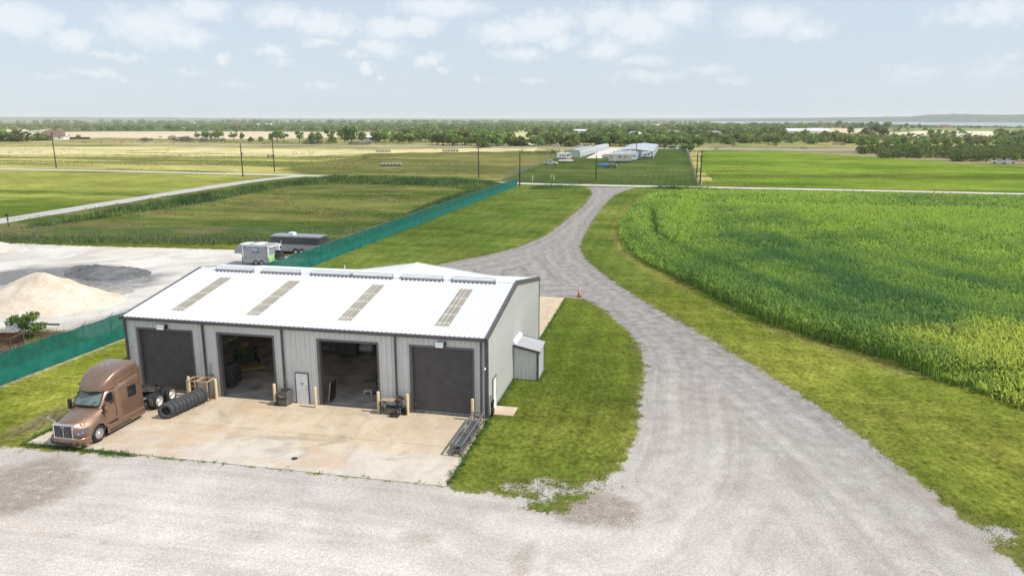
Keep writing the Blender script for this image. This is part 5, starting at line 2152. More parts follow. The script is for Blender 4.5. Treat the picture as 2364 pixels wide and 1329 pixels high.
et = thing('enclosed_trailer', 'long enclosed cargo trailer, black above and grey below, with a roof unit', 'trailer', (-38.3, 50.3, .02), R(-1))
MB().box(-3.45, 3.45, -1.2, 1.2, .45, 1.35).build('lower_side', BODY, et)
MB().box(-3.46, 3.46, -1.21, 1.21, 1.352, 2.38).build('upper_side', DGR, et)
M_ = MB()
M_.prism([(-1.24, 2.30), (1.24, 2.30), (1.20, 2.44), (.0, 2.50), (-1.20, 2.44)], 'x', -3.5, 3.5)
rf_ = M_.build('roof', mat('trailer_roof', (.28, .30, .33), .4, .3, .06, 2), et)
M_ = MB()
for y in (-1.245, 1.235):
    M_.box(-3.5, 3.5, y, y + .012, 2.28, 2.44)
M_.build('roof_edge', STEEL, rf_)
MB().prism([(-.45, 2.47), (.45, 2.47), (.38, 2.78), (-.35, 2.78)], 'y', -.4, .4).build('roof_unit', WHITE, et, (-1.0, 0, 0))
M_ = MB()
M_.box(3.465, 3.50, -1.05, -.02, .6, 2.2)
M_.box(3.465, 3.50, .02, 1.05, .6, 2.2)
M_.build('rear_door', DGR, et)
for x in (0.05, .9):
    for s in (-1, 1):
        w0 = MB().lathe([(.2, -.1), (.33, -.11), (.37, -.07), (.37, .07), (.33, .11), (.2, .1)], 18, Matrix.Rotation(R(90), 4, 'X'), closed=True).build('wheel', BLACK, et, (x, s * 1.15, .37))
        MB().tube((0, -.06, 0), (0, .06, 0), .2, 12).build('rim', WHITE, w0)
M_ = MB()
for x in (0.05, .9):
    for k in range(8):
        a0, a1 = math.pi * k / 8, math.pi * (k + 1) / 8
        M_.bar((x + .46 * math.cos(a0), -1.22, .37 + .46 * math.sin(a0)), (x + .46 * math.cos(a1), -1.22, .37 + .46 * math.sin(a1)), .07)
M_.build('wheel_arch', BLKM, et)
MB().box(-3.4, 3.4, -1.1, 1.1, .32, .448).build('underframe', BLKM, et)

M_ = MB()
M_.box(1.80, 2.35, .35, 1.1, 1.75, 2.45)
M_.build('rear_cabinet', WHITE, gt)
MB().box(2.352, 2.37, .5, .95, 1.9, 2.2).build('louvre', BLKM, gt)
M_ = MB()
M_.tube((2.5, .7, .9), (2.5, .7, 2.95), .06, 8)
M_.build('exhaust_stack', CHR, gt)
M_ = MB()
M_.box(1.80, 2.6, .2, 1.15, .5, 1.2)
M_.box(2.0, 2.5, .4, 1.0, 1.2, 1.745)
for k in range(4):
    M_.tube((1.9 + .18 * k, .25, 1.2), (2.0 + .2 * k, .9, 1.6), .04, 6)
M_.build('power_unit', BLKM, gt)

# ------------------------------------------------------------------ utility poles and markers
POLEM = mat('weathered_pole', (.035, .027, .022), .85, 0, .25, 4)
ins = mat('insulator', (.45, .45, .45), .3)


def pole(px, py, h, label, arm=True, lamp=False):
    p = at(px, py)
    root = thing('utility_pole', label, 'utility pole', (p.x, p.y, 0), 0, 'timber utility poles along the roads')
    MB().tube((0, 0, 0), (random.uniform(-.1, .1), 0, h), .20, 8, 0, .13).build('pole', POLEM, root)
    if arm:
        a = MB().box(-1.1, 1.1, -.06, .06, h - .6, h - .45).build('cross_arm', POLEM, root)
        M2 = MB()
        for x in (-1., -.5, .5, 1.):
            M2.tube((x, 0, h - .45), (x, 0, h - .2), .06, 6)
        M2.build('insulators', ins, a)
    if lamp:
        MB().tube((.15, 0, h * .62), (.35, .0, h * .74), .16, 8).build('transformer', STEEL, root)


for a in [(130, 388, 12.9, 'dark timber pole on the left, in front of the brown roofed house'),
          (561, 408, 10.2, 'timber pole beside the pale road just left of the road junction', False, True),
          (634, 397, 12.3, 'timber pole with a cross arm behind the road junction on the left'),
          (1105, 411, 9.6, 'timber pole left of the far end of the green screen fence'),
          (1200, 430, 8.6, 'timber pole standing right at the far end of the green screen fence', False),
          (1376, 416, 7.2, 'timber pole in front of the blue tarp across from the drive entrance', False),
          (1616, 427, 9.4, 'timber pole at the right front corner of the storage lot'),
          (1608, 413, 7.6, 'slim pole just behind the right front corner of the storage lot', False),
          (1591, 364, 6.0, 'pole by the far right corner of the storage lot', False, True),
          (1469, 366, 7.2, 'pole rising in front of the wide grey storage shed', False)]:
    pole(*a)
p = at(1341, 427.5)
mk = thing('mail_box', 'small dark mail box on a post by the county road left of the drive entrance', 'mail box', (p.x, p.y, 0))
MB().tube((0, 0, 0), (0, 0, 1.0), .07, 6).build('post', POLEM, mk)
MB().prism([(-.15, 1.0), (.15, 1.0), (.15, 1.2), (.1, 1.3), (-.1, 1.3), (-.15, 1.2)], 'y', -.3, .3).build('box', BLKM, mk)
p = at(1229, 418)
tag(MB().tube((0, 0, 0), (.1, 0, 1.7), .09, 8).build('marker_post', WHITE, None, (p.x, p.y, 0)), 'leaning white marker post beside the county road', 'post')
p = at(1613, 428)
tag(MB().tube((0, 0, 0), (.05, 0, 1.8), .09, 8).build('marker_post', WHITE, None, (p.x + .6, p.y, 0)), 'upright white marker post at the foot of the right corner pole', 'post')
STK = mat('pale_stake', (.62, .58, .42), .7)
for px, py, l in ((1275, 415, 'pale wooden sawhorse sign frame on the grass by the county road'), (516, 407, 'pale wooden sawhorse frame in the grass left of the road junction')):
    p = at(px, py)
    st_ = thing('sign_frame', l, 'sign frame', (p.x, p.y, 0))
    M_ = MB()
    for x in (-.45, .45):
        M_.bar((x * 1.3, -.2, 0), (x * .7, 0, 1.5), .09)
        M_.bar((x * 1.3, .3, 0), (x * .7, 0, 1.5), .09)
    M_.build('legs', STK, st_)
    MB().box(-.6, .6, -.05, .05, 1.42, 1.55).build('cross_bar', STK, st_)

# ------------------------------------------------------------------ round bales
BALE = mat('wrapped_hay', (.26, .255, .20), .85, 0, .25, 2, (.38, .37, .33), 2)
bm_ = MB()
bm_.lathe([(.001, -.6), (.5, -.6), (.68, -.56), (.72, -.45), (.72, .45), (.68, .56), (.5, .6), (.001, .6)], 18, Matrix.Rotation(R(90), 4, 'Y'))
bme = bm_.mesh('hay_bale', BALE)
for (x0, y0, x1, y1, n, l) in [(-98.6, 232.3, -91.9, 233.6, 6, 'weathered round hay bale in the near row left of the storage lot'),
                               (-148.8, 352, -142.4, 353.3, 5, 'round hay bale in the left one of the two far rows'),
                               (-115.2, 364.9, -107.8, 366.4, 6, 'round hay bale in the right one of the two far rows'),
                               (-177.2, 287, -175.4, 287.6, 2, 'round hay bale of the pair behind the pole at the left')]:
    for k in range(n):
        t = k / max(1, n - 1)
        o = link('hay_bale', bme, None, (x0 + (x1 - x0) * t, y0 + (y1 - y0) * t + random.uniform(-.1, .1), .68), math.atan2(y1 - y0, x1 - x0) + random.uniform(-.06, .06))
        tag(o, l, 'hay bale', 'round hay bales lying in rows')


# ------------------------------------------------------------------ storage site
def shed(label, corners, hw, hr, wallm, roofm, doors=0, doorm=None, side=1):
    """corners: near-left, near-right, far-right, far-left ground points; ridge along the depth"""
    nl, nr_, fr_, fl = [Vector((c[0], c[1], 0)) for c in corners]
    root = thing('storage_shed', label, 'storage shed', tuple(nl))
    L = lambda v, z=0: (v.x - nl.x, v.y - nl.y, z)
    up = Vector((0, 0, 1))
    M2 = MB()
    for a, c in ((nl, nr_), (nr_, fr_), (fr_, fl), (fl, nl)):
        M2.add([L(a), L(c), L(c, hw), L(a, hw)], [(0, 1, 2, 3)])
    mn, mf = (nl + nr_) / 2, (fr_ + fl) / 2
    M2.add([L(nl, hw), L(nr_, hw), L(mn, hr)], [(0, 1, 2)])
    M2.add([L(fl, hw), L(fr_, hw), L(mf, hr)], [(0, 1, 2)])
    M2.build('wall', wallm, root)
    M2 = MB()
    for a, c in ((nl, fl), (nr_, fr_)):
        M2.add([L(a, hw + .05), L(c, hw + .05), L(mf, hr + .06), L(mn, hr + .06)], [(0, 1, 2, 3)])
        M2.add([L(a, hw - .15), L(c, hw - .15), L(c, hw + .05), L(a, hw + .05)], [(0, 1, 2, 3)])
    M2.build('roof', roofm, root)
    M2 = MB()
    for a, c, p0, p1 in ((nl, nr_, hw, hr),):
        M2.bar(L(nl, hw), L(mn, hr), .22)
        M2.bar(L(nr_, hw), L(mn, hr), .22)
        M2.bar(L(nl, 0), L(nl, hw), .2)
        M2.bar(L(nr_, 0), L(nr_, hw), .2)
    M2.build('trim', STEEL, root)
    if doors:
        a, c = (nr_, fr_) if side > 0 else (nl, fl)
        d = (c - a)
        nrm = Vector((d.y, -d.x, 0)).normalized() * (.06 * side)
        proto = None
        for k in range(doors):
            t0, t1 = (k + .18) / doors, (k + .82) / doors
            M2 = MB()
            q0, q1 = a + d * t0 + nrm, a + d * t1 + nrm
            M2.add([L(q0, .05), L(q1, .05), L(q1, hw * .8), L(q0, hw * .8)], [(0, 1, 2, 3)])
            M2.build('unit_door', doorm, root)
    return root


GREYROOF = mat('grey_shed_roof', (.36, .37, .37), .5, .2, .08, .3, (.28, .28, .27), .2)
LILAC = mat('pale_blue_roof', (.42, .45, .50), .5, .2, .08, .2, (.50, .52, .54), .1)
CREAMW = mat('cream_siding', (.62, .60, .54), .6, 0, .06, .5)
BLUEW = mat('blue_grey_siding', (.34, .40, .47), .5, 0, .08, .5)
shed('long low storage shed on the left, grey roof over blue unit doors',
     [at(1304, 363), at(1338, 364), at(1377, 352), at(1350, 351)], 3.0, 3.5, CREAMW, GREYROOF, 12, BLUEW)
shed('pale storage shed continuing behind the left one toward the highway',
     [at(1362, 351.4), at(1377, 351.8), at(1405, 345.2), at(1392, 345.4)], 3.0, 3.4, mat('white_siding', (.56, .57, .58), .5), mat('pale_roof', (.42, .44, .46), .5), 8, BLUEW)
shed('wide storage shed on the right with a pale blue ribbed roof',
     [at(1424, 362.5), at(1507, 366), at(1519, 346), at(1456, 345.5)], 3.1, 3.9, BLUEW, LILAC, 14, CREAMW)


# vehicles -------------------------------------------------------------
def wheel_small(root, x, y, r=.36, w=.24):
    w0 = MB().lathe([(r * .55, -w / 2), (r * .9, -w / 2), (r, -w / 3), (r, w / 3), (r * .9, w / 2), (r * .55, w / 2)], 14, Matrix.Rotation(R(90), 4, 'X'), closed=True).build('wheel', BLACK, root, (x, y, r))
    MB().tube((0, -w / 2 + .02, 0), (0, w / 2 - .02, 0), r * .56, 10).build('rim', STEEL, w0)


def pickup(p, rz, paint, label, cat='pickup truck', group=None):
    t = thing('pickup_truck', label, cat, (p.x, p.y, .03), rz, group)
    h = lambda s: [(x, s * w, z) for x, w, z in []]
    M2 = MB()                                                        # forward = +X
    side = [(-2.7, .95, .45), (-2.7, .95, 1.15), (-.9, .95, 1.15), (-.75, .95, 1.15), (1.1, .95, 1.12), (2.55, .9, 1.02), (2.75, .85, .8), (2.75, .85, .45)]
    M2.loft([[(x, -w, z) for x, w, z in side], [(x, w, z) for x, w, z in side]], smooth=False)
    for s in (-1, 1):
        M2.add([(x, s * w, z) for x, w, z in side], [tuple(range(8))])
    M2.build('body', paint, t)
    M2 = MB()
    c = [(-.9, .90, 1.15), (-.75, .76, 1.85), (.45, .76, 1.88), (1.15, .86, 1.14)]
    M2.loft([[(x, -w, z) for x, w, z in c], [(x, w, z) for x, w, z in c]], smooth=False)
    for s in (-1, 1):
        M2.add([(x, s * w, z) for x, w, z in c], [(0, 1, 2, 3)])
    cb_ = M2.build('cab', paint, t)
    M2 = MB()
    for s in (-1, 1):
        M2.add([(-.68, s * .89, 1.25), (-.62, s * .80, 1.75), (-.1, s * .80, 1.77), (-.1, s * .89, 1.25)], [(0, 1, 2, 3)])
        M2.add([(0, s * .89, 1.25), (0, s * .80, 1.77), (.42, s * .80, 1.78), (.88, s * .89, 1.25)], [(0, 1, 2, 3)])
    M2.add([(.55, -.70, 1.80), (.55, .70, 1.80), (1.12, .78, 1.2), (1.12, -.78, 1.2)], [(0, 1, 2, 3)])
    M2.build('windows', GLASSD, cb_)
    MB().box(-2.6, -1.0, -.82, .82, 1.152, 1.157).build('bed_floor', BLKM, t)
    MB().box(2.752, 2.80, -.8, .8, .45, .62).build('front_bumper', STEEL, t)
    for x in (-1.75, 1.75):
        for s in (-1, 1):
            wheel_small(t, x, s * .86)
    return t


def suv(p, rz, paint, label, group=None):
    t = thing('car', label, 'car', (p.x, p.y, .03), rz, group)
    M2 = MB()
    side = [(-2.2, .86, .4), (-2.25, .88, .95), (-1.0, .9, 1.0), (1.0, .9, .98), (2.1, .84, .85), (2.25, .8, .4)]
    M2.loft([[(x, -w, z) for x, w, z in side], [(x, w, z) for x, w, z in side]], smooth=False)
    for s in (-1, 1):
        M2.add([(x, s * w, z) for x, w, z in side], [tuple(range(6))])
    M2.build('body', paint, t)
    M2 = MB()
    c = [(-2.1, .80, .99), (-1.7, .70, 1.55), (.2, .70, 1.58), (1.05, .82, .985)]
    M2.loft([[(x, -w, z) for x, w, z in c], [(x, w, z) for x, w, z in c]], smooth=False)
    for s in (-1, 1):
        M2.add([(x, s * w, z) for x, w, z in c], [(0, 1, 2, 3)])
    M2.build('cabin', paint, t)
    M2 = MB()
    for s in (-1, 1):
        M2.add([(-1.8, s * .815, 1.08), (-1.6, s * .75, 1.45), (.12, s * .75, 1.47), (.75, s * .83, 1.06)], [(0, 1, 2, 3)])
    M2.add([(.3, -.62, 1.53), (.3, .62, 1.53), (1.0, .74, 1.04), (1.0, -.74, 1.04)], [(0, 1, 2, 3)])
    M2.build('windows', GLASSD, t)
    for x in (-1.4, 1.4):
        for s in (-1, 1):
            wheel_small(t, x, s * .78, .33, .2)
    return t


CARW = mat('white_car_paint', (.74, .76, .80), .25, 0, .03, 2, None, 1, .5, 0, .4)
CARB = mat('dark_car_paint', (.03, .035, .04), .25, 0, .1, 2, None, 1, .5, 0, .4)
CARS = mat('silver_car_paint', (.45, .46, .47), .3, .4, .06, 2)
pickup(at(1271, 381), R(-3), CARW, 'white pickup truck on the grass by the left storage fence')
pickup(at(2307, 378), R(168), CARW, 'left white pickup truck parked before the dark hedge at the far right')
pickup(at(2327, 377.2), R(-8), CARW, 'right white pickup truck parked before the dark hedge at the far right')
suv(at(1216, 337.2), 0, CARB, 'black car on the highway left of the storage sheds', 'vehicles passing on the highway')
suv(at(1284, 338.8), R(180), CARW, 'white car on the highway behind the left storage shed', 'vehicles passing on the highway')
suv(at(1338, 340), R(180), CARW, 'white car on the highway near the shed end', 'vehicles passing on the highway')
suv(at(1563, 343.5), 0, CARW, 'white van by the far right corner of the storage lot')
suv(at(1553, 343.5), 0, CARB, 'dark car beside the white van at the storage lot corner')
suv(at(372, 318.2), 0, CARW, 'white car on the far farm track beside the stubble field')

RVW = mat('rv_white', (.72, .73, .74), .35, 0, .04, 2)
RVT = mat('rv_tan', (.47, .44, .38), .4, 0, .05, 1)


def rv(p, rz, L, H, paint, label, goose=0, nose=0, doors=1, group='caravans parked in the storage lot'):
    """long side faces -Y; nose / gooseneck at -X for goose=-1, +X for goose=1"""
    t = thing('travel_trailer', label, 'caravan', (p.x, p.y, .03), rz, group)
    w, z0 = 1.25, .75
    g = goose or 1
    M2 = MB()
    if goose:
        prof = [(-L / 2, z0), (L / 2 - 2.6, z0), (L / 2 - 2.6, z0 + 1.05), (L / 2 - .5, z0 + 1.05), (L / 2, z0 + 1.5), (L / 2 - .1, H - .5), (L / 2 - .8, H), (-L / 2, H)]
    else:
        prof = [(-L / 2, z0), (L / 2 - .6, z0), (L / 2, z0 + .6), (L / 2 - .1, H - .9), (L / 2 - .9, H), (-L / 2, H)]
    M2.prism([(x * g, z) for x, z in prof], 'y', -w, w)
    sh_ = M2.build('shell', paint, t)
    M2 = MB()
    M2.box(-L / 2 + .05, L / 2 - 1.0, -w + .04, w - .04, H + .002, H + .05) if g > 0 else M2.box(-L / 2 + 1.0, L / 2 - .05, -w + .04, w - .04, H + .002, H + .05)
    for x in (-L * .22, L * .18):
        M2.box(x - .45, x + .45, -.4, .4, H + .052, H + .36)
    M2.build('roof_units', RVW, t)
    M2 = MB()
    for x, a in ((-L * .28, .5), (-.1 * L, .8), (L * .2, .45)):
        M2.box(x * g - a / 2, x * g + a / 2, -w - .02, -w - .003, H - 1.35, H - .75)
    M2.build('window', GLASSD, sh_)
    MB().box(L * .06 * g - .38, L * .06 * g + .38, -w - .015, -w - .003, z0 + .1, H - .5).build('entry_door', mat('rv_door', (.55, .54, .52), .4) if 'rv_door' not in bpy.data.materials else bpy.data.materials['rv_door'], sh_)
    M2 = MB()
    M2.box(-L / 2 + .1, L / 2 - 2.7, -w - .012, -w - .002, z0 + .02, z0 + .22) if g > 0 else M2.box(-L / 2 + 2.7, L / 2 - .1, -w - .012, -w - .002, z0 + .02, z0 + .22)
    M2.prism([((L / 2 - 2.4) * g, z0 + 1.2), ((L / 2 - .5) * g, z0 + 1.3), ((L / 2 - 1.2) * g, z0 + 1.75), ((L / 2 - 2.2) * g, z0 + 1.6)], 'y', -w - .012, -w - .002)
    M2.build('stripe', DGR, sh_)
    MB().box(-L / 2 + .2, L / 2 - 2.8, -w + .1, w - .1, .45, z0).build('chassis', BLKM, t) if g > 0 else MB().box(-L / 2 + 2.8, L / 2 - .2, -w + .1, w - .1, .45, z0).build('chassis', BLKM, t)
    for x in (-.5, .5):
        for s in (-1, 1):
            wheel_small(t, (x - .6) * g if goose else x, s * 1.1)
    if not goose:
        MB().bar((L / 2 - .1, 0, .55), (L / 2 + 1.2, 0, .5), .14).build('tow_bar', BLKM, t)
    return t


rv(at(1423, 377), R(11), 11.8, 3.65, RVT, 'tan fifth wheel caravan nearest the road, its raised nose to the left', -1)
rv(at(1440, 372.5), R(11), 11.4, 3.6, RVW, 'white caravan right behind the tan one, with a rounded white nose', 0)
rv(at(1444, 369), R(11), 11.0, 3.75, RVW, 'white fifth wheel caravan at the back against the wide shed', 1)
rv(at(1303, 369.5), R(12), 6.6, 3.0, RVW, 'small white travel trailer left of the storage lane', 0)
rv(at(1492, 365.8), R(12), 4.6, 2.7, RVW, 'small white camper against the end wall of the wide shed', 0)
p = at(1306, 376.5)
bo = thing('boat_trailer', 'boat under a tan cover on a trailer behind the white pickup', 'boat', (p.x, p.y, .03), R(12))
M_ = MB()
M_.loft([[(x, -w, .7), (x, -w * .95, z), (x, 0, z + .35), (x, w * .95, z), (x, w, .7)] for x, w, z in ((-3, .9, 1.0), (-1, 1.05, 1.15), (1, 1.0, 1.2), (2.4, .5, 1.1), (3.0, .08, .95))])
M_.build('cover', mat('tan_canvas', (.42, .36, .28), .8, 0, .1, 2), bo)
M_ = MB()
M_.box(-2.8, 2.6, -.6, .6, .4, .55)
M_.bar((2.6, 0, .48), (4.2, 0, .45), .12)
M_.build('trailer_frame', BLKM, bo)
for s in (-1, 1):
    wheel_small(bo, -.8, s * .95, .3, .2)
p = at(1392, 387)
bt_ = thing('tarped_boat', 'small boat under a bright blue tarp beside the front pole', 'boat', (p.x, p.y, .03), R(10))
M_ = MB()
M_.loft([[(x, -w, .6), (x, -w * .9, z), (x, 0, z + .25), (x, w * .9, z), (x, w, .6)] for x, w, z in ((-2.4, .15, .95), (-1.4, .8, 1.05), (.5, 1.0, 1.3), (2.0, .95, 1.15))])
M_.build('tarp', mat('blue_tarp', (.02, .14, .36), .5, 0, .15, 2), bt_)
MB().box(-2.2, 2.0, -.5, .5, .35, .5).build('trailer_frame', BLKM, bt_)
for s in (-1, 1):
    wheel_small(bt_, .4, s * .9, .3, .2)
p = at(1411, 388.5)
jt = thing('jeep', 'dark open jeep with roll bars beside the blue tarped boat', 'jeep', (p.x, p.y, .03), R(190))
M_ = MB()
M_.prism([(-1.8, .5), (1.9, .5), (1.9, 1.05), (.7, 1.15), (.5, 1.0), (-1.8, 1.0)], 'y', -.8, .8)
M_.build('body', CARB, jt)
M_ = MB()
for y in (-.7, .7):
    M_.bar((-1.6, y, 1.0), (-1.4, y, 1.75), .08)
    M_.bar((-1.4, y, 1.75), (.3, y, 1.75), .08)
    M_.bar((.3, y, 1.75), (.65, y, 1.1), .08)
M_.box(-1.4, -.2, -.7, .7, 1.76, 1.80)
M_.build('roll_bars', STEEL, jt)
MB().lathe([(.001, .0), (.35, .0), (.35, .2), (.001, .2)], 14, Matrix.Translation((-2.02, 0, .95)) @ Matrix.Rotation(R(90), 4, 'Y')).build('spare_wheel', RVW, jt)
for x in (-1.25, 1.25):
    for s in (-1, 1):
        wheel_small(jt, x, s * .75, .38, .26)

# ------------------------------------------------------------------ houses and barns far off
BROOF = mat('brown_shingles', (.17, .105, .085), .9, 0, .15, .8)
TROOF = mat('tan_shingles', (.34, .25, .18), .9, 0, .15, .8)
GROOF = mat('grey_shingles', (.22, .215, .21), .9, 0, .15, .8)
REDB = mat('red_brick', (.30, .14, .09), .9, 0, .15, 1)
WSID = mat('white_house_wall', (.70, .69, .66), .7, 0, .04, .5)
TSID = mat('tan_house_wall', (.50, .40, .28), .8, 0, .08, .5)


def house(px, py, w, d, hw, hr, wallm, roofm, label, rz=0, nwin=3, cat='house', gable=False, hip=.25):
    p = at(px, py)
    hz = thing('house' if cat == 'house' else 'barn', label, cat, (p.x, p.y, 0), YAW * 0 + rz)
    MB().box(-w / 2, w / 2, -d / 2, d / 2, 0, hw).build('wall', wallm, hz)
    M2 = MB()
    e = .5
    hx = 0 if gable else w * hip
    A = [(-w / 2 - e, -d / 2 - e, hw), (w / 2 + e, -d / 2 - e, hw), (w / 2 + e, d / 2 + e, hw), (-w / 2 - e, d / 2 + e, hw), (-w / 2 - e + hx, 0, hr), (w / 2 + e - hx, 0, hr)]
    M2.add(A, [(0, 1, 5, 4), (2, 3, 4, 5), (0, 4, 3), (1, 2, 5), (0, 3, 2, 1)])
    rf = M2.build('roof', roofm, hz)
    if gable:
        M2 = MB()
        for x in (-w / 2, w / 2):
            M2.add([(x, -d / 2, hw), (x, d / 2, hw), (x, 0, hr - .1)], [(0, 1, 2)])
        M2.build('gable', wallm, hz)
    if nwin:
        for k in range(nwin):
            x = -w / 2 + w * (k + .5) / nwin
            MB().box(x - .6, x + .6, -d / 2 - .05, -d / 2 - .01, hw * .35, hw * .8).build('window', GLASSD, hz)
    if cat == 'house':
        MB().box(w * .15, w * .15 + .9, .4, 1.2, hw + .5, hr + .6).build('chimney', REDB, rf)
    return hz


hh = house(125, 322.5, 21, 13, 3.2, 8.0, WSID, BROOF, 'white walled house with a broad brown hip roof at the far left', R(20), 3, hip=.22)
M_ = MB()
M_.prism([(-3.2, 3.0), (3.2, 3.0), (0, 6.6)], 'x', 10.6, 11.0)
M_.build('gable', WSID, hh)
p = at(172, 322)
wf = thing('board_fence', 'dark brown board fence right of the brown roofed house', 'fence', (p.x, p.y, 0), R(14))
for k in range(12):
    MB().box(-13 + k * 2.2, -13 + k * 2.2 + 2.15, -.05, .05, 0, 2.0).build('board_panel', mat('dark_boards', (.10, .062, .05), .9) if k == 0 else bpy.data.materials['dark_boards'], wf)
for k in range(13):
    MB().box(-13.09 + k * 2.2, -12.96 + k * 2.2, -.09, .09, 0, 2.1).build('post', bpy.data.materials['dark_boards'], wf)
for a in [(1862, 312, 46, 18, 4.6, 7.4, WSID, ROOF, 'long white roofed metal barn in front of the brown stubble field', R(8), 0, 'barn', True),
          (1892, 293.8, 22, 15, 7, 12.5, TSID, TROOF, 'big gabled farmhouse on the rise above the brown stubble field', R(98), 4, 'house', True),
          (1818, 296.4, 30, 12, 4, 6, WSID, GROOF, 'low white farm building left of the gabled farmhouse', R(8), 3),
          (948, 324, 16, 10, 3.4, 5, mat('salmon_wall', (.55, .36, .26), .8), TROOF, 'low salmon coloured house among the trees behind the hay field', R(10), 3),
          (848, 326, 13, 9, 3.2, 4.6, WSID, mat('pale_house_roof', (.6, .6, .6), .6), 'small white house with a pale roof half hidden by trees', R(10), 2),
          (1466, 318, 13, 10, 3.5, 6, WSID, mat('light_tan_roof', (.48, .46, .40), .8), 'house with a light tan roof above the storage sheds', R(10), 2),
          (1646, 312, 16, 9, 3.5, 5, WSID, GROOF, 'white house between trees right of the pole corner', R(10), 2),
          (1340, 309, 15, 9, 3.6, 5.4, WSID, ROOF, 'white roofed building among trees behind the storage sheds', R(10), 0, 'barn', True),
          (1555, 311, 15, 9, 3.6, 5.2, WSID, GROOF, 'white low house behind the tree line right of the sheds', R(10), 2),
          (180, 284.6, 26, 14, 4, 9, mat('orange_brick', (.45, .26, .15), .8), mat('orange_tiles', (.46, .28, .18), .8), 'orange roofed house on the left skyline', R(10), 3),
          (168, 285.2, 22, 12, 4, 8, TSID, TROOF, 'tan roofed house left of the orange roofed one', R(10), 2),
          (84, 283, 30, 14, 5, 8, WSID, mat('silver_roof', (.62, .66, .7), .5), 'silver roofed barn on the left skyline', R(10), 0, 'barn', True),
          (545, 287, 26, 14, 4.5, 8.5, REDB, BROOF, 'red brick house on the skyline left of centre', R(10), 3),
          (535, 286.6, 16, 10, 4, 6, WSID, GROOF, 'white house beside the red brick house on the skyline', R(10), 2),
          (612, 291.5, 36, 16, 4, 6.5, WSID, ROOF, 'white roofed shed amid the far woods left of centre', R(10), 0, 'barn', True),
          (1082, 300, 26, 12, 3.6, 5.4, TSID, mat('salmon_roof', (.48, .36, .28), .8), 'long tan house among the middle trees', R(10), 3),
          (445, 285, 20, 12, 4, 7, WSID, GROOF, 'small grey roofed house on the skyline of dark trees', R(10), 2),
          (2180, 296, 24, 12, 4, 7, TSID, BROOF, 'brown house among trees before the lake at the right', R(10), 3)]:
    house(*a)
M_ = MB()
tw = thing('water_tower', 'pale water tower on the far left skyline', 'water tower', tuple(at(26, 279.2)))
MB().tube((0, 0, 0), (0, 0, 34), 2.2, 12, 0, 1.4).build('stem', WHITE, tw)
MB().lathe([(.001, 30), (6, 33), (8, 38), (6, 43), (.001, 45)], 16).build('tank', WHITE, tw)

# ------------------------------------------------------------------ vegetation
def leaf_mat(name, rough=.6, trans=.32, rand=False, spec=.25):
    b = NB(name)
    c = b.attr('tint')
    if rand:
        oi = b.N.new('ShaderNodeObjectInfo')
        hs = b.N.new('ShaderNodeHueSaturation')
        hs.inputs['Hue'].default_value = .5
        b.L.new(b.math('MULTIPLY_ADD', oi.outputs['Random'], .06, .47), hs.inputs['Hue'])
        b.L.new(b.math('MULTIPLY_ADD', oi.outputs['Random'], .75, .62), hs.inputs['Value'])
        b.L.new(c, hs.inputs['Color'])
        c = hs.outputs[0]
    b.fin(c, rough, 0, spec)
    t = b.N.new('ShaderNodeBsdfTranslucent')
    b.L.new(c, t.inputs[0])
    m = b.N.new('ShaderNodeMixShader')
    m.inputs[0].default_value = trans
    b.L.new(b.bsdf.outputs[0], m.inputs[1])
    b.L.new(t.outputs[0], m.inputs[2])
    b.L.new(m.outputs[0], b.out.inputs[0])
    return b.m


LEAF = leaf_mat('leaf_blades', .6, .42)
CROWN = leaf_mat('tree_leaves', .7, .42, True, .1)
SHRUB = leaf_mat('shrub_leaves', .7, .42, False, .1)


def blades(P, H, n, wid, spread, tint, lean=.6, segs=2, z=None, seed=1):
    """arching grass blades; P (k,2) clump centres, H heights, tint (k,3)"""
    r = np.random.default_rng(seed)
    k = len(P) * n
    c = np.repeat(P, n, 0) + r.normal(0, spread, (k, 2))
    h = np.repeat(H, n) * r.uniform(.55, 1.1, k)
    zz = np.zeros(k) if z is None else np.repeat(z, n)
    a = r.uniform(0, 2 * np.pi, k)
    ln = h * lean * r.uniform(.3, 1.3, k)
    dx, dy = np.cos(a) * ln, np.sin(a) * ln
    b_ = a + np.pi / 2 + r.uniform(-.7, .7, k)
    w = wid * r.uniform(.6, 1.4, k)
    wx, wy = np.cos(b_) * w / 2, np.sin(b_) * w / 2
    ts = [0, .55, 1.] if segs == 2 else [0, 1.]
    rows = []
    for t in ts:
        ww = (1 - .15 * t) if t < 1 else .12
        zt = h * (t * (1.25 - .38 * t)) if segs == 2 else h * t
        cx, cy = c[:, 0] + dx * t * t, c[:, 1] + dy * t * t
        rows += [np.stack([cx - wx * ww, cy - wy * ww, zz + zt], 1), np.stack([cx + wx * ww, cy + wy * ww, zz + zt], 1)]
    m = len(rows)
    V = np.stack(rows, 1).reshape(-1, 3)
    o = np.arange(k) * m
    F = [np.stack([o + 2 * j, o + 2 * j + 1, o + 2 * j + 3, o + 2 * j + 2], 1) for j in range(len(ts) - 1)]
    tt = np.repeat(tint, n, 0) * r.uniform(.65, 1.35, (k, 1))
    return V, F, np.repeat(tt, m, 0)


def merge(parts):
    Vs, Fs, Ts, o = [], [], [], 0
    for V, F, T_ in parts:
        Vs.append(V)
        Fs += [f + o for f in F]
        Ts.append(T_)
        o += len(V)
    return np.concatenate(Vs), np.concatenate(Fs), np.concatenate(Ts)


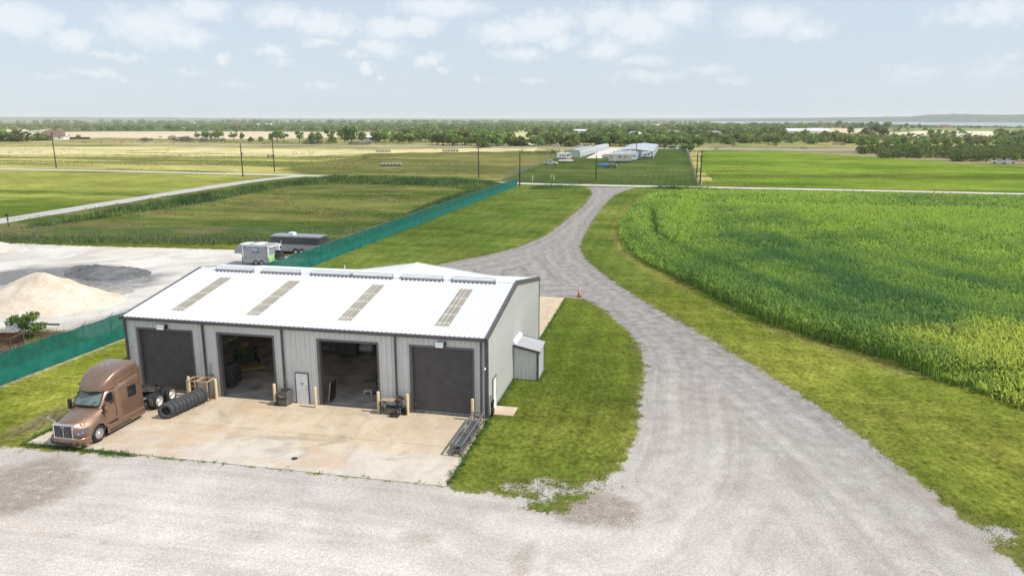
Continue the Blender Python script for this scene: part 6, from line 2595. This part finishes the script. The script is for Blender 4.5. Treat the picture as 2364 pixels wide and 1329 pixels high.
def scatter(poly, step, seed, keep=None):
    r = np.random.default_rng(seed)
    pa = np.array([p[:2] for p in poly])
    x0, y0 = pa.min(0)
    x1, y1 = pa.max(0)
    xs, ys = np.meshgrid(np.arange(x0, x1, step), np.arange(y0, y1, step))
    P = np.stack([xs.ravel(), ys.ravel()], 1) + r.uniform(-.5, .5, (xs.size, 2)) * step
    P = P[inside(P[:, 0], P[:, 1], [tuple(p) for p in pa])]
    return P if keep is None else P[keep(P)]


# the tall green fodder crop right of the drive
def view_ok(P, m=14):
    """drop what stands well outside the view (plus a margin to step aside)"""
    d = P - np.array(CAM[:2])
    f = np.array([-math.sin(YAW), math.cos(YAW)])
    s = np.array([math.cos(YAW), math.sin(YAW)])
    u, v = d @ f, d @ s
    return (u > 3) & (np.abs(v) < u * .68 + m)


CORE = P2([(1545, 590), (1640, 562), (1780, 560), (1900, 590), (2050, 650), (2200, 705), (2364, 780), (2450, 850), (2250, 850), (2060, 815), (1900, 765), (1740, 712), (1620, 660)])
GOLD = P2([(2080, 820), (2230, 800), (2364, 800), (2700, 860), (2700, 1060), (2364, 945), (2200, 890)])


def crop_tint(P):
    x, y = P[:, 0], P[:, 1]
    d = sdf(x, y, CROP)
    f = fbm(x / 17 + y / 60, y / 12 - x / 40, 91, 4)
    f2 = fbm(x / 4, y / 4, 95, 3)
    rows = fbm(d / 2.6, x / 60 + y / 80, 97, 3)
    core = np.clip((sdf(x, y, CORE) + (f - .5) * 26 - 1.5) / 8 + .5, 0, 1)
    gold = np.clip((sdf(x, y, GOLD) + (f2 - .5) * 8) / 4 + .6, 0, 1)
    k = np.clip(.70 + (f - .5) * 1.7 + (rows - .5) * 1.1 + (f2 - .5) * .7 + .15 * np.clip((y - 60) / 60, 0, 1) - .74 * core, 0, 1)[:, None]
    dk, lt = np.array([.075, .185, .050]), np.array([.325, .47, .060])
    c = dk * (1 - k) + lt * k
    g = gold[:, None] * .8
    return c * (1 - g) + np.array([.52, .58, .085]) * g


dcrop = lambda P: sdf(P[:, 0], P[:, 1], CROP)
parts = []
track = P2([(1505, 498), (1515, 560), (1580, 600), (1700, 650)])


def track_d(P):
    d = np.full(len(P), 1e9)
    for i in range(len(track) - 1):
        a, c = np.array(track[i]), np.array(track[i + 1])
        t = np.clip(((P - a) @ (c - a)) / ((c - a) @ (c - a)), 0, 1)
        d = np.minimum(d, np.linalg.norm(P - a - t[:, None] * (c - a), axis=1))
    return d


def leaves(P, H, n, length, wid, tint, spread, seed, vary=.35):
    """maize-like plants: leaves leaving the stem at many heights, rising a little and drooping"""
    r = np.random.default_rng(seed)
    k = len(P) * n
    h = np.repeat(H, n) * r.uniform(.8, 1.1, k)
    c = np.repeat(P, n, 0) + r.normal(0, spread, (k, 2))
    z0 = h * (.25 + .75 * r.random(k) ** .55)
    a = r.uniform(0, 2 * np.pi, k)
    L = length * r.uniform(.55, 1.25, k)
    ca, sa = np.cos(a), np.sin(a)
    w = wid * r.uniform(.7, 1.3, k)
    rise = L * r.uniform(.25, .65, k)
    drop = L * r.uniform(-.25, .45, k)
    rows = []
    for t, f, ww in ((0, 0, .8), (.5, 1, 1.), (1., 0, .15)):
        x, y = c[:, 0] + ca * L * .8 * t, c[:, 1] + sa * L * .8 * t
        z = z0 + (rise if t == .5 else 0) + (rise - drop if t == 1 else 0)
        rows += [np.stack([x + sa * w * ww / 2, y - ca * w * ww / 2, z], 1), np.stack([x - sa * w * ww / 2, y + ca * w * ww / 2, z], 1)]
    V = np.stack(rows, 1).reshape(-1, 3)
    o = np.arange(k) * 6
    F = [np.stack([o + 2 * j, o + 2 * j + 1, o + 2 * j + 3, o + 2 * j + 2], 1) for j in range(2)]
    tt = np.repeat(tint, n, 0) * r.uniform(1 - vary, 1 + vary, (k, 1))
    return V, F, np.repeat(tt, 6, 0)


A = scatter(CROP, .55, 31, view_ok)
A = A[A[:, 1] < 58]
dd = dcrop(A)
hh_ = np.clip(np.where((A[:, 0] > 12) & (A[:, 1] > 13), 1.35, .7) + dd * .35, .6, 1.75) * np.where(A[:, 1] < 13, .72, 1) * (.82 + .36 * fbm(A[:, 0] / 3, A[:, 1] / 3, 55))
keep = (track_d(A) > .5) & ((A[:, 1] > 6) | (rng.random(len(A)) > .25))
parts.append(leaves(A[keep], hh_[keep], 17, .46, .062, crop_tint(A[keep]), .22, 3))
m_ = keep & (dd < 1.1)
parts.append(blades(A[m_], hh_[m_] * .95, 6, .06, .2, crop_tint(A[m_]) * .8, .3, 2, None, 13))
A = scatter(CROP, .78, 32, view_ok)
A = A[(A[:, 1] >= 58) & (A[:, 1] < 112)]
dd = dcrop(A)
hh_ = np.clip(.8 + dd * .4, .6, 1.8) * (.75 + .5 * fbm(A[:, 0] / 4, A[:, 1] / 4, 55))
keep = track_d(A) > .7
parts.append(leaves(A[keep], hh_[keep], 11, .50, .105, crop_tint(A[keep]), .34, 4, .25))
A = scatter(CROP, 1.2, 33, view_ok)
A = A[A[:, 1] >= 112]
dd = dcrop(A)
hh_ = np.clip(.6 + dd * .3, .4, 1.6) * (.75 + .5 * fbm(A[:, 0] / 5, A[:, 1] / 5, 55))
parts.append(leaves(A, hh_ * .85, 9, .62, .19, crop_tint(A), .5, 5, .16))
V, F, T_ = merge(parts)
print('crop quads', len(F))
o = link('crop_plants', np_mesh('crop_plants', V, F, T_, [LEAF]))
tag(o, kind='stuff')

# tall weeds on the ditch bank and along the screen fence
WEEDS = [P2([(640, 424), (760, 408), (900, 409.5), (1060, 414), (1165, 424), (1180, 433), (1125, 447), (1085, 440), (1020, 431), (900, 427), (760, 424), (660, 432), (560, 452), (470, 470), (350, 488), (150, 518), (60, 531), (60, 521), (300, 478), (480, 446)]),
         P2([(1180, 428), (1130, 447), (1040, 484), (960, 516), (890, 545), (840, 563), (815, 553), (880, 520), (930, 497), (990, 470), (1050, 448), (1120, 432)]),
         P2([(1228, 431), (1300, 430.5), (1352, 432), (1330, 437), (1228, 438)]), P2([(1478, 433), (1560, 433), (1680, 437), (1640, 438.5), (1520, 437.5)])]  # last two strips: blades stand in for the dark shading of the roadside ditch
parts = []
for i, w in enumerate(WEEDS):
    A = scatter(w, .85, 40 + i)
    d = sdf(A[:, 0], A[:, 1], w)
    H = np.clip(.25 + d * .28, .2, 1.15) * (.5 + fbm(A[:, 0] / 3, A[:, 1] / 3, 47))
    f = np.clip((fbm(A[:, 0] / 5, A[:, 1] / 5, 49) - .38) * 3, 0, 1)[:, None]
    t = np.array([.060, .125, .032]) * (1 - f) + np.array([.165, .25, .058]) * f
    parts.append(blades(A, H, 7, .20, .38, t, .6, 1, None, 50 + i))
# rough lot: scattered taller tussocks in drifts
A = scatter(LOT, 1.25, 44)
q = fbm(A[:, 0] / 13, A[:, 1] / 5, 44, 4)
A = A[(q > .52) & (rng.random(len(A)) < .8)]
f = np.clip((fbm(A[:, 0] / 6, A[:, 1] / 6, 60) - .4) * 3, 0, 1)[:, None]
parts.append(blades(A, np.full(len(A), .30), 9, .12, .6, np.array([.095, .125, .032]) * (1 - f) + np.array([.17, .175, .055]) * f, .9, 1, None, 52))
# grass line at the chain link fence and under the bush
A = scatter([(-112, 44.0), (-34, 57), (-34, 63), (-112, 51)], .6, 45)
parts.append(blades(A, .35 + .5 * fbm(A[:, 0] / 4, A[:, 1] / 4, 46), 6, .14, .3, np.tile(np.array([.13, .185, .05]), (len(A), 1)), .6, 1, None, 53))
A = scatter(P2([(-60, 760), (110, 768), (170, 770), (120, 800), (-60, 850)]), .38, 48)
A = A[A[:, 0] < -35]
parts.append(blades(A, .3 + .3 * fbm(A[:, 0] / 2, A[:, 1] / 2, 46), 6, .06, .2, np.tile(np.array([.22, .24, .07]), (len(A), 1)), .7, 1, None, 54))
# field grass in tussocks beyond the road
A = scatter(P2([(-200, 384), (-200, 362), (300, 352), (700, 358), (1100, 372), (1180, 405), (700, 400), (300, 392)]), 3.4, 57)
q = fbm(A[:, 0] / 70 + A[:, 1] / 300, A[:, 1] / 9, 21, 5)
A = A[(q > .5)]
parts.append(blades(A, .15 + .25 * rng.random(len(A)), 8, .35, 1.6, np.tile(np.array([.15, .17, .055]), (len(A), 1)), 1.1, 1, None, 58))
V, F, T_ = merge(parts)
tag(link('tall_weeds', np_mesh('tall_weeds', V, F, T_, [LEAF])), kind='stuff')

# short turf standing up along edges of concrete and gravel
parts = []
mA = (np.abs(sdG) < .8) & (X > -40) & (X < 45) & (Y > -34) & (Y < 60)
A = np.stack([X[mA], Y[mA]], 1)
A = np.concatenate([A + rng.uniform(-.25, .25, A.shape) for _ in range(3)])
ok = (A[:, 0] < -24.3) | (A[:, 0] > .12) | (A[:, 1] < -8.8) | (A[:, 1] > 32)
A = A[ok & view_ok(A, 2)]
g = -sdf(A[:, 0], A[:, 1], GRAVEL) + (fbm(A[:, 0] * 1.1, A[:, 1] * 1.1, 66) - .5) * 2.2
A = A[g > .1]
parts.append(blades(A, .05 + .08 * rng.random(len(A)), 5, .03, .12, np.tile(np.array([.13, .16, .034]), (len(A), 1)), .8, 1, None, 61))
E_ = []
for a, c, n in (((.12, -8.6), (.12, 0), 200), ((.12, 2.1), (.12, 7), 60), ((-24.3, -8.6), (-24.3, -3), 120), ((-24.3, -8.95), (-17.2, -8.85), 260), ((-17, -8.8), (0, -8.68), 24), ((.2, 17.5), (.2, 31.8), 130), ((1.85, 7.2), (1.85, 9.4), 40)):
    t = rng.random((n, 1))
    E_.append(np.array(a) * (1 - t) + np.array(c) * t + rng.normal(0, .10, (n, 2)))
A = np.concatenate(E_)
parts.append(blades(A, .08 + .13 * rng.random(len(A)), 7, .035, .07, np.tile(np.array([.10, .185, .038]), (len(A), 1)), .8, 1, None, 62))
V, F, T_ = merge(parts)
tag(link('edge_grass', np_mesh('edge_grass', V, F, T_, [LEAF])), kind='stuff')

# lawn: sparse real blades near the camera so the turf has a nap
LAWN = [(.3, -8), (9.5, -8), (13.5, 8), (11, 22), (2, 32), (.3, 17)]
A1 = scatter(LAWN, .30, 71)
A2 = scatter(P2([(1420, 600), (1600, 740), (1850, 895), (2150, 1120), (2380, 1320), (2600, 1300), (2600, 1010), (2364, 940), (2100, 850), (1760, 738), (1560, 640), (1440, 575)]), .36, 72, lambda P: view_ok(P, 3))
A3 = scatter([(-33.2, -8), (-24.5, -8.5), (-24.5, 8), (-33, 12)], .34, 73)
A = np.concatenate([A1, A2, A3])
A = A[(sdf(A[:, 0], A[:, 1], GRAVEL) < -.25) & (sdf(A[:, 0], A[:, 1], CROP) < -.2)]
A = A[~((A[:, 0] < 2.0) & (A[:, 1] > .4) & (A[:, 1] < 2.3))]
A = A[~((A[:, 0] < 2.0) & (A[:, 1] > 7) & (A[:, 1] < 9.6))]
f = np.clip((fbm(A[:, 0] / 2.5, A[:, 1] / 2.5, 75) - .38) * 3, 0, 1)[:, None]
tl = np.array([.085, .125, .020]) * (1 - f) + np.array([.20, .205, .042]) * f
V, F, T_ = merge([blades(A, .03 + .06 * rng.random(len(A)), 3, .045, .12, tl, 1.0, 1, None, 76)])
tag(link('lawn_grass', np_mesh('lawn_grass', V, F, T_, [LEAF])), kind='stuff')


# ------------------------------------------------------------------ trees
def leaf_cloud(lobes, n, size, seed, dark=(.06, .115, .03), light=(.32, .41, .09)):
    """leaf cards through a crown made of lobes (x, y, z, rx, ry, rz)"""
    r = np.random.default_rng(seed)
    L = np.array(lobes)
    w = (L[:, 3] * L[:, 4] * L[:, 5]) ** .7
    which = r.choice(len(L), n, p=w / w.sum())
    d = r.normal(0, 1, (n, 3))
    d /= np.linalg.norm(d, axis=1)[:, None]
    rad = r.uniform(.45, 1.05, n) ** .6
    c = L[which, :3] + d * rad[:, None] * L[which, 3:]
    nrm = d * .8 + r.normal(0, .6, (n, 3))
    nrm[:, 2] += .35
    nrm /= np.linalg.norm(nrm, axis=1)[:, None]
    t = np.cross(nrm, r.normal(0, 1, (n, 3)))
    t /= np.linalg.norm(t, axis=1)[:, None]
    u = np.cross(nrm, t)
    s = size * r.uniform(.5, 1.3, n)[:, None]
    k1, k2 = r.uniform(.5, 1, (n, 1)), r.uniform(.5, 1, (n, 1))
    V = np.stack([c - t * s * k1 - u * s * .5, c + t * s - u * s * .6 * k2, c + t * s * .7 * k2 + u * s * .6, c - t * s + u * s * .5 * k1], 1).reshape(-1, 3)
    o = np.arange(n) * 4
    F = np.stack([o, o + 1, o + 2, o + 3], 1)
    lob = r.uniform(0, 1, len(L))[which]
    f = np.clip(lob * .6 + r.uniform(-.2, .55, n), 0, 1)[:, None]
    T_ = np.array(dark) * (1 - f) + np.array(light) * f
    return V, [F], np.repeat(T_, 4, 0)


BARK = mat('bark', (.085, .068, .052), .9, 0, .3, 3)


def tree_proto(kind, seed):
    """unit-ish tree 10 m high; returns (trunk mesh, crown mesh)"""
    r = np.random.default_rng(seed)
    M2 = MB()
    lobes = []
    if kind == 'spreading':
        th_, n, sp, zc = 2.2, 12, 3.7, 5.2
    elif kind == 'round':
        th_, n, sp, zc = 1.6, 10, 2.8, 4.8
    elif kind == 'tall':
        th_, n, sp, zc = 2.0, 11, 2.0, 5.6
    elif kind == 'open':
        th_, n, sp, zc = 3.0, 9, 3.5, 6.2
    else:                                                            # bush
        th_, n, sp, zc = .5, 9, 3.4, 2.9
    M2.tube((0, 0, -.2), (.1, .05, th_), .30, 7, 0, .2)
    for k in range(n):
        a = 2 * math.pi * k / n + r.uniform(-.4, .4)
        q = sp * r.uniform(.35, 1.0)
        z = zc + r.uniform(-2.3, 2.0) * (1.15 if kind == 'tall' else .9)
        x, y = math.cos(a) * q, math.sin(a) * q
        rr = r.uniform(1.25, 2.1) * (.72 if kind == 'open' else 1)
        lobes.append((x, y, z, rr * 1.15, rr * 1.15, rr * (.85 if kind != 'tall' else 1.1)))
        M2.tube((.1, .05, th_ * r.uniform(.7, 1)), (x * .9, y * .9, z - rr * .3), .11, 5, 0, .05)
    if kind not in ('open',):
        lobes.append((0, 0, zc + .6, sp * .62, sp * .62, 2.2))
        lobes.append((0, 0, zc + 1.8, sp * .4, sp * .4, 1.7))
    nl = {'open': 420, 'bush': 520}.get(kind, 720)
    V, F, T_ = leaf_cloud(lobes, nl, .62, seed)
    return M2.mesh('trunk', BARK), np_mesh('crown', V, F, T_, [CROWN])


PROT = {k: [tree_proto(k, 100 + 13 * i + j) for j in range(2)] for i, k in enumerate(('spreading', 'round', 'tall', 'open', 'bush'))}


def tree(x, y, h, kind, label, group, wide=1.0):
    tr, cr_ = random.choice(PROT[kind])
    H0 = {'bush': 5.6}.get(kind, 8.8)
    s = h / H0
    o = thing('tree' if kind != 'bush' else 'bush', label, 'tree' if kind != 'bush' else 'bush', (x, y, 0), random.uniform(0, 6.28), group)
    o.scale = (s * wide, s * wide, s)
    link('trunk', tr, o)
    link('crown', cr_, o)
    return o


G1 = ('leafy tree in the line along the far side of the highway', 'trees along the highway')
G2 = ('tree in the scattered woods behind the highway tree line', 'trees in the woods behind the highway')
G3 = ('tree standing in the pale fields on the right before the lake', 'trees in the right fields')
G4 = ('dark tree on the rise along the lake shore', 'trees along the lake shore')
G5 = ('small tree or bush by the dead brush along the left farm track', 'trees by the left farm track')
G6 = ('rounded bush in the hedge line right of the storage lot', 'bushes right of the storage lot')


KW = {'spreading': 'broad', 'round': 'rounded', 'tall': 'narrow tall', 'open': 'loose open', 'bush': 'low bushy'}
PLACES = {1: [(1005, 'left of the field pole, above the near hay bales'), (1110, 'behind the right far row of hay bales'), (1235, 'by the black car on the highway'), (1330, 'behind the white car left of the sheds'),
              (1430, 'behind the long left storage shed'), (1530, 'behind the wide blue roofed shed'), (9999, 'at the far right corner of the storage lot')],
          2: [(1000, 'in the woods above the salmon coloured house'), (1240, 'in the woods beside the long tan house'), (1400, 'in the woods above the left storage shed'), (1540, 'in the woods above the wide storage shed'),
              (1700, 'in the woods above the right end of the storage lot'), (1860, 'in the woods left of the long white barn'), (9999, 'in the scrub right of the long white barn')],
          3: [(2000, 'in the field below the brown stubble slope'), (2110, 'in the pale field at the middle of the right side'), (2240, 'in the pale field above the dark hedge'), (9999, 'in the pale field at the right edge')],
          4: [(1858, 'on the rise left of the gabled farmhouse'), (1950, 'on the rise just right of the gabled farmhouse'), (2080, 'along the lake shore above the brown stubble'), (2220, 'before the lake by the brown house'), (9999, 'before the lake at the right edge')],
          5: [(510, 'by the dead brush on the left farm track'), (610, 'before the pale stubble left of the tall pole'), (700, 'behind the tall cross arm pole'), (9999, 'left of the small white house')],
          6: [(2090, 'behind the left end of the dark hedge'), (2220, 'behind the middle of the dark hedge'), (9999, 'behind the right end of the dark hedge')]}


def ptree(px, py, hpx, kind, g, wide=1.0):
    p = at(px, py)
    d = (p - Vector(CAM)).length
    k = {id(G1): 1, id(G2): 2, id(G3): 3, id(G4): 4, id(G5): 5, id(G6): 6}.get(id(g))
    lab, grp = g
    if k:
        where = next(t for x, t in PLACES[k] if px < x)
        lab = '%s green %s %s' % (KW[kind], 'bush' if kind == 'bush' else 'tree', where)
    tree(p.x, p.y, hpx * d / FOC * (.84 if k in (1, 2) else 1.0), kind, lab, grp, wide)


# trees one can pick out, left to right
for px, py, h, k, g, w in [(10, 327, 20, 'bush', None, 1.6), (42, 327, 21, 'bush', None, 1.5), (88, 325, 14, 'bush', None, 1.5), (108, 324, 11, 'bush', None, 1.3), (182, 320, 7, 'bush', None, 1),
                           (457, 323, 17, 'open', G5, .8), (478, 324, 21, 'spreading', G5, 1), (503, 324, 22, 'spreading', G5, 1), (540, 325, 21, 'open', G5, 1), (559, 323, 17, 'round', G5, .8),
                           (580, 326, 9, 'bush', G5, 1.1), (602, 326, 9, 'bush', G5, 1), (625, 326, 16, 'round', G5, .7), (640, 327, 27, 'spreading', G5, 1), (655, 327, 23, 'open', G5, 1.1),
                           (692, 330, 26, 'open', G5, 1), (722, 332, 28, 'round', G5, .9), (735, 330, 24, 'spreading', G5, 1), (762, 328, 27, 'open', G5, 1.1), (767, 330, 17, 'bush', G5, .9),
                           (795, 329, 33, 'spreading', G5, 1), (812, 329, 34, 'tall', G5, 1.1), (836, 327, 22, 'round', G5, 1.1)]:
    if g is None:
        lab = {10: 'big green bush at the left edge in front of the pale stubble', 42: 'broad green bush right of the one at the left edge', 88: 'bush against the left end of the brown roofed house', 108: 'lower bush in front of the brown roofed house', 182: 'single small bush behind the dark board fence'}[px]
        g = (lab, None)
    ptree(px, py, h, k, g, w)
r = random.Random(5)
# highway line
for x0, x1, yb, h0, h1, n, kinds in [(860, 1005, (326, 331), 18, 30, 15, ('round', 'spreading', 'tall')), (1000, 1190, (334, 338), 24, 40, 24, ('round', 'spreading', 'tall')), (1185, 1212, (335, 338), 22, 30, 3, ('bush', 'round')),
                                     (1228, 1460, (334, 339), 24, 38, 34, ('round', 'spreading', 'tall', 'bush')), (1455, 1620, (334, 340), 22, 34, 22, ('round', 'spreading', 'tall'))]:
    for k in range(n):
        px = x0 + (x1 - x0) * (k + r.uniform(.1, .9)) / n
        ptree(px, r.uniform(*yb), r.uniform(h0, h1), r.choice(kinds), G1, r.uniform(.95, 1.35))
for px, py, h, k in [(1117, 340, 24, 'bush'), (1150, 338, 36, 'round'), (1135, 338, 34, 'spreading'), (1595, 351, 22, 'round'), (1534, 345, 14, 'open'), (1580, 350, 22, 'spreading')]:
    ptree(px, py, h, k, G1, 1.2)
for x0, x1, yb, h0, h1, n, kinds in [(880, 1160, (314, 324), 13, 22, 26, ('round', 'spreading', 'tall')), (1120, 1640, (312, 328), 13, 22, 50, ('round', 'spreading', 'tall', 'bush')),
                                     (1620, 1980, (320, 334), 13, 24, 36, ('round', 'spreading', 'open', 'bush', 'bush')), (1980, 2364, (334, 344), 10, 17, 30, ('round', 'bush', 'spreading', 'bush'))]:
    for k in range(n):
        px = x0 + (x1 - x0) * (k + r.uniform(0, 1)) / n
        if 1150 < px < 1235 and r.random() < .75:
            continue
        ptree(px, r.uniform(*yb), r.uniform(h0, h1), r.choice(kinds), G2 if px < 1980 else G6, r.uniform(.9, 1.3))
for px, py, h in [(1903, 316, 14), (1915, 313, 7), (1882, 309, 11), (1962, 314, 18), (1997, 316, 20), (2022, 314, 24), (2040, 316, 20), (2097, 315, 9), (2148, 314, 15), (2166, 313, 13), (2188, 316, 12), (2200, 315, 11),
                  (2220, 315, 15), (2308, 318, 18), (2318, 317, 14), (2340, 318, 12), (2355, 317, 15), (2065, 304, 6), (2074, 303, 8), (2095, 303, 6), (2135, 303, 8)]:
    ptree(px, py, h, r.choice(('round', 'spreading', 'open')), G3, 1.15)
for k in range(34):
    px = 1800 + 560 * (k + r.uniform(0, 1)) / 34
    if 1858 < px < 1905:
        continue
    ptree(px, r.uniform(294, 297.5), r.uniform(7, 14) * (.5 if px > 2130 else 1) * (1.2 if 1980 < px < 2060 or 1900 < px < 1945 else .85), r.choice(('round', 'tall', 'spreading')), G4, 1.2)
# the bush behind the screen fence, close enough to show its stems
p = at(66, 782)
bu = thing('bush', 'young bright green bush behind the green screen fence at the left', 'bush', (p.x, p.y, 0))
M_ = MB()
lob = []
rr_ = np.random.default_rng(12)
for k in range(12):
    a = k * .9
    q = rr_.uniform(.35, 1.25)
    e = (math.cos(a) * q, math.sin(a) * q, rr_.uniform(.7, 1.85))
    M_.tube((rr_.uniform(-.15, .15), rr_.uniform(-.15, .15), -.05), e, .03, 5, 0, .012)
    lob.append((*e, .42, .42, .36))
M_.build('stems', BARK, bu)
V, F, T_ = leaf_cloud(lob, 1500, .085, 9, (.045, .105, .02), (.20, .31, .06))
link('foliage', np_mesh('foliage', V, F, T_, [SHRUB]), bu)


# far woods: continuous belts nobody could count
def woods(name, belts, seed, dark, light, leaf=1.5, per=26):
    r = np.random.default_rng(seed)
    parts = []
    for (x0, x1, ya, yb, h0, h1, n) in belts:
        L = []
        for k in range(n):
            px = r.uniform(x0, x1)
            u = r.uniform(0, 1)
            p = at(px, ya + (yb - ya) * u)
            h = r.uniform(h0, h1)
            w = h * r.uniform(.55, .95)
            L.append((p.x, p.y, h * .52, w, w, h * .52))
        L = np.array(L)
        for c in range(0, len(L), 60):
            s = leaf * float(L[c:c + 60, 5].mean()) / 3.2
            parts.append(leaf_cloud(L[c:c + 60], per * len(L[c:c + 60]), s, seed + c, dark, light))
    V, F, T_ = merge(parts)
    return tag(link(name, np_mesh(name, V, F, T_, [SHRUB])), kind='stuff')


DK, LT = (.065, .115, .036), (.30, .36, .10)
woods('far_woods', [(-500, 880, 297, 303, 5, 8.5, 420), (-500, 900, 289, 294, 5, 8, 330), (-500, 1200, 283, 287, 9, 16, 330), (860, 1300, 299, 307, 6, 9, 190), (1300, 1560, 300, 309, 6, 9, 120), (840, 1200, 289, 298, 6, 9, 220), (1200, 1700, 293, 298, 6, 9, 150),
                    (1150, 1640, 282, 286.5, 7, 12, 170), (1600, 2000, 289.5, 297, 6, 10, 240), (1560, 1860, 299, 312, 6, 10, 200), (2000, 2700, 294, 296.5, 3, 4.6, 220), (2300, 3000, 325, 340, 5, 9, 100)], 3, DK, LT)
woods('far_scrub', [(-300, 900, 290, 298, 4, 6, 460), (900, 1700, 292, 300, 4, 6, 260), (1700, 2364, 318, 330, 3, 5.5, 220), (1440, 1980, 316, 332, 3, 5, 200)], 4, (.11, .14, .04), (.26, .28, .09))
# long dark hedge at the right and its lower bushes
woods('hedge', [(1985, 2700, 350, 356, 3.0, 4.2, 300), (2030, 2700, 357, 366, 3.0, 4.2, 300), (1985, 2100, 348, 356, 2.6, 3.6, 60), (2200, 2700, 364, 374, 2.8, 4.0, 170)], 6, (.055, .085, .026), (.18, .22, .06), 1.0, 34)
woods('dry_brush', [(325, 352, 325, 328, 2.2, 3.2, 24), (395, 440, 322, 328, 2.4, 4.2, 40), (415, 520, 325, 330, 2.2, 3.6, 60), (700, 760, 331, 334, 2.4, 4.2, 30), (805, 860, 333, 336, 1.6, 2.6, 40),
                    (1650, 1660, 345, 346, 1, 1.5, 8), (1688, 1700, 336, 338, 1.2, 2, 8), (1770, 1800, 336, 338, 1.2, 2, 14), (1850, 1865, 344, 345, 1, 1.6, 8), (1925, 1960, 334, 336, 1.5, 2.4, 14)], 8, (.075, .062, .055), (.18, .155, .135), .7, 26)
# low green scrub at field edges
woods('field_scrub', [(300, 1000, 329, 333, .8, 1.6, 160), (1200, 1290, 352, 358, 1.2, 2.4, 50), (160, 320, 326, 331, .8, 1.6, 60), (560, 900, 330, 336, .8, 1.6, 70), (680, 720, 352, 358, .8, 1.8, 6), (830, 850, 364, 368, 1, 2, 5), (0, 420, 345, 362, .4, .9, 160)], 10, (.06, .085, .03), (.15, .18, .06), .8, 16)

# ------------------------------------------------------------------ air
b = bpy.data.materials.new('haze_air')
b.use_nodes = True
nt = b.node_tree
nt.nodes.clear()
ou = nt.nodes.new('ShaderNodeOutputMaterial')
pv = nt.nodes.new('ShaderNodeVolumePrincipled')
pv.inputs['Color'].default_value = (.965, .985, 1.0, 1)
pv.inputs['Density'].default_value = 0.00009
pv.inputs['Anisotropy'].default_value = 0.0
b.cycles.homogeneous_volume = True
nt.links.new(pv.outputs[0], ou.inputs['Volume'])
hz = MB().box(-9400, 9400, -90, 11400, -1.5, 64).build('haze', b)
hz['kind'] = 'stuff'
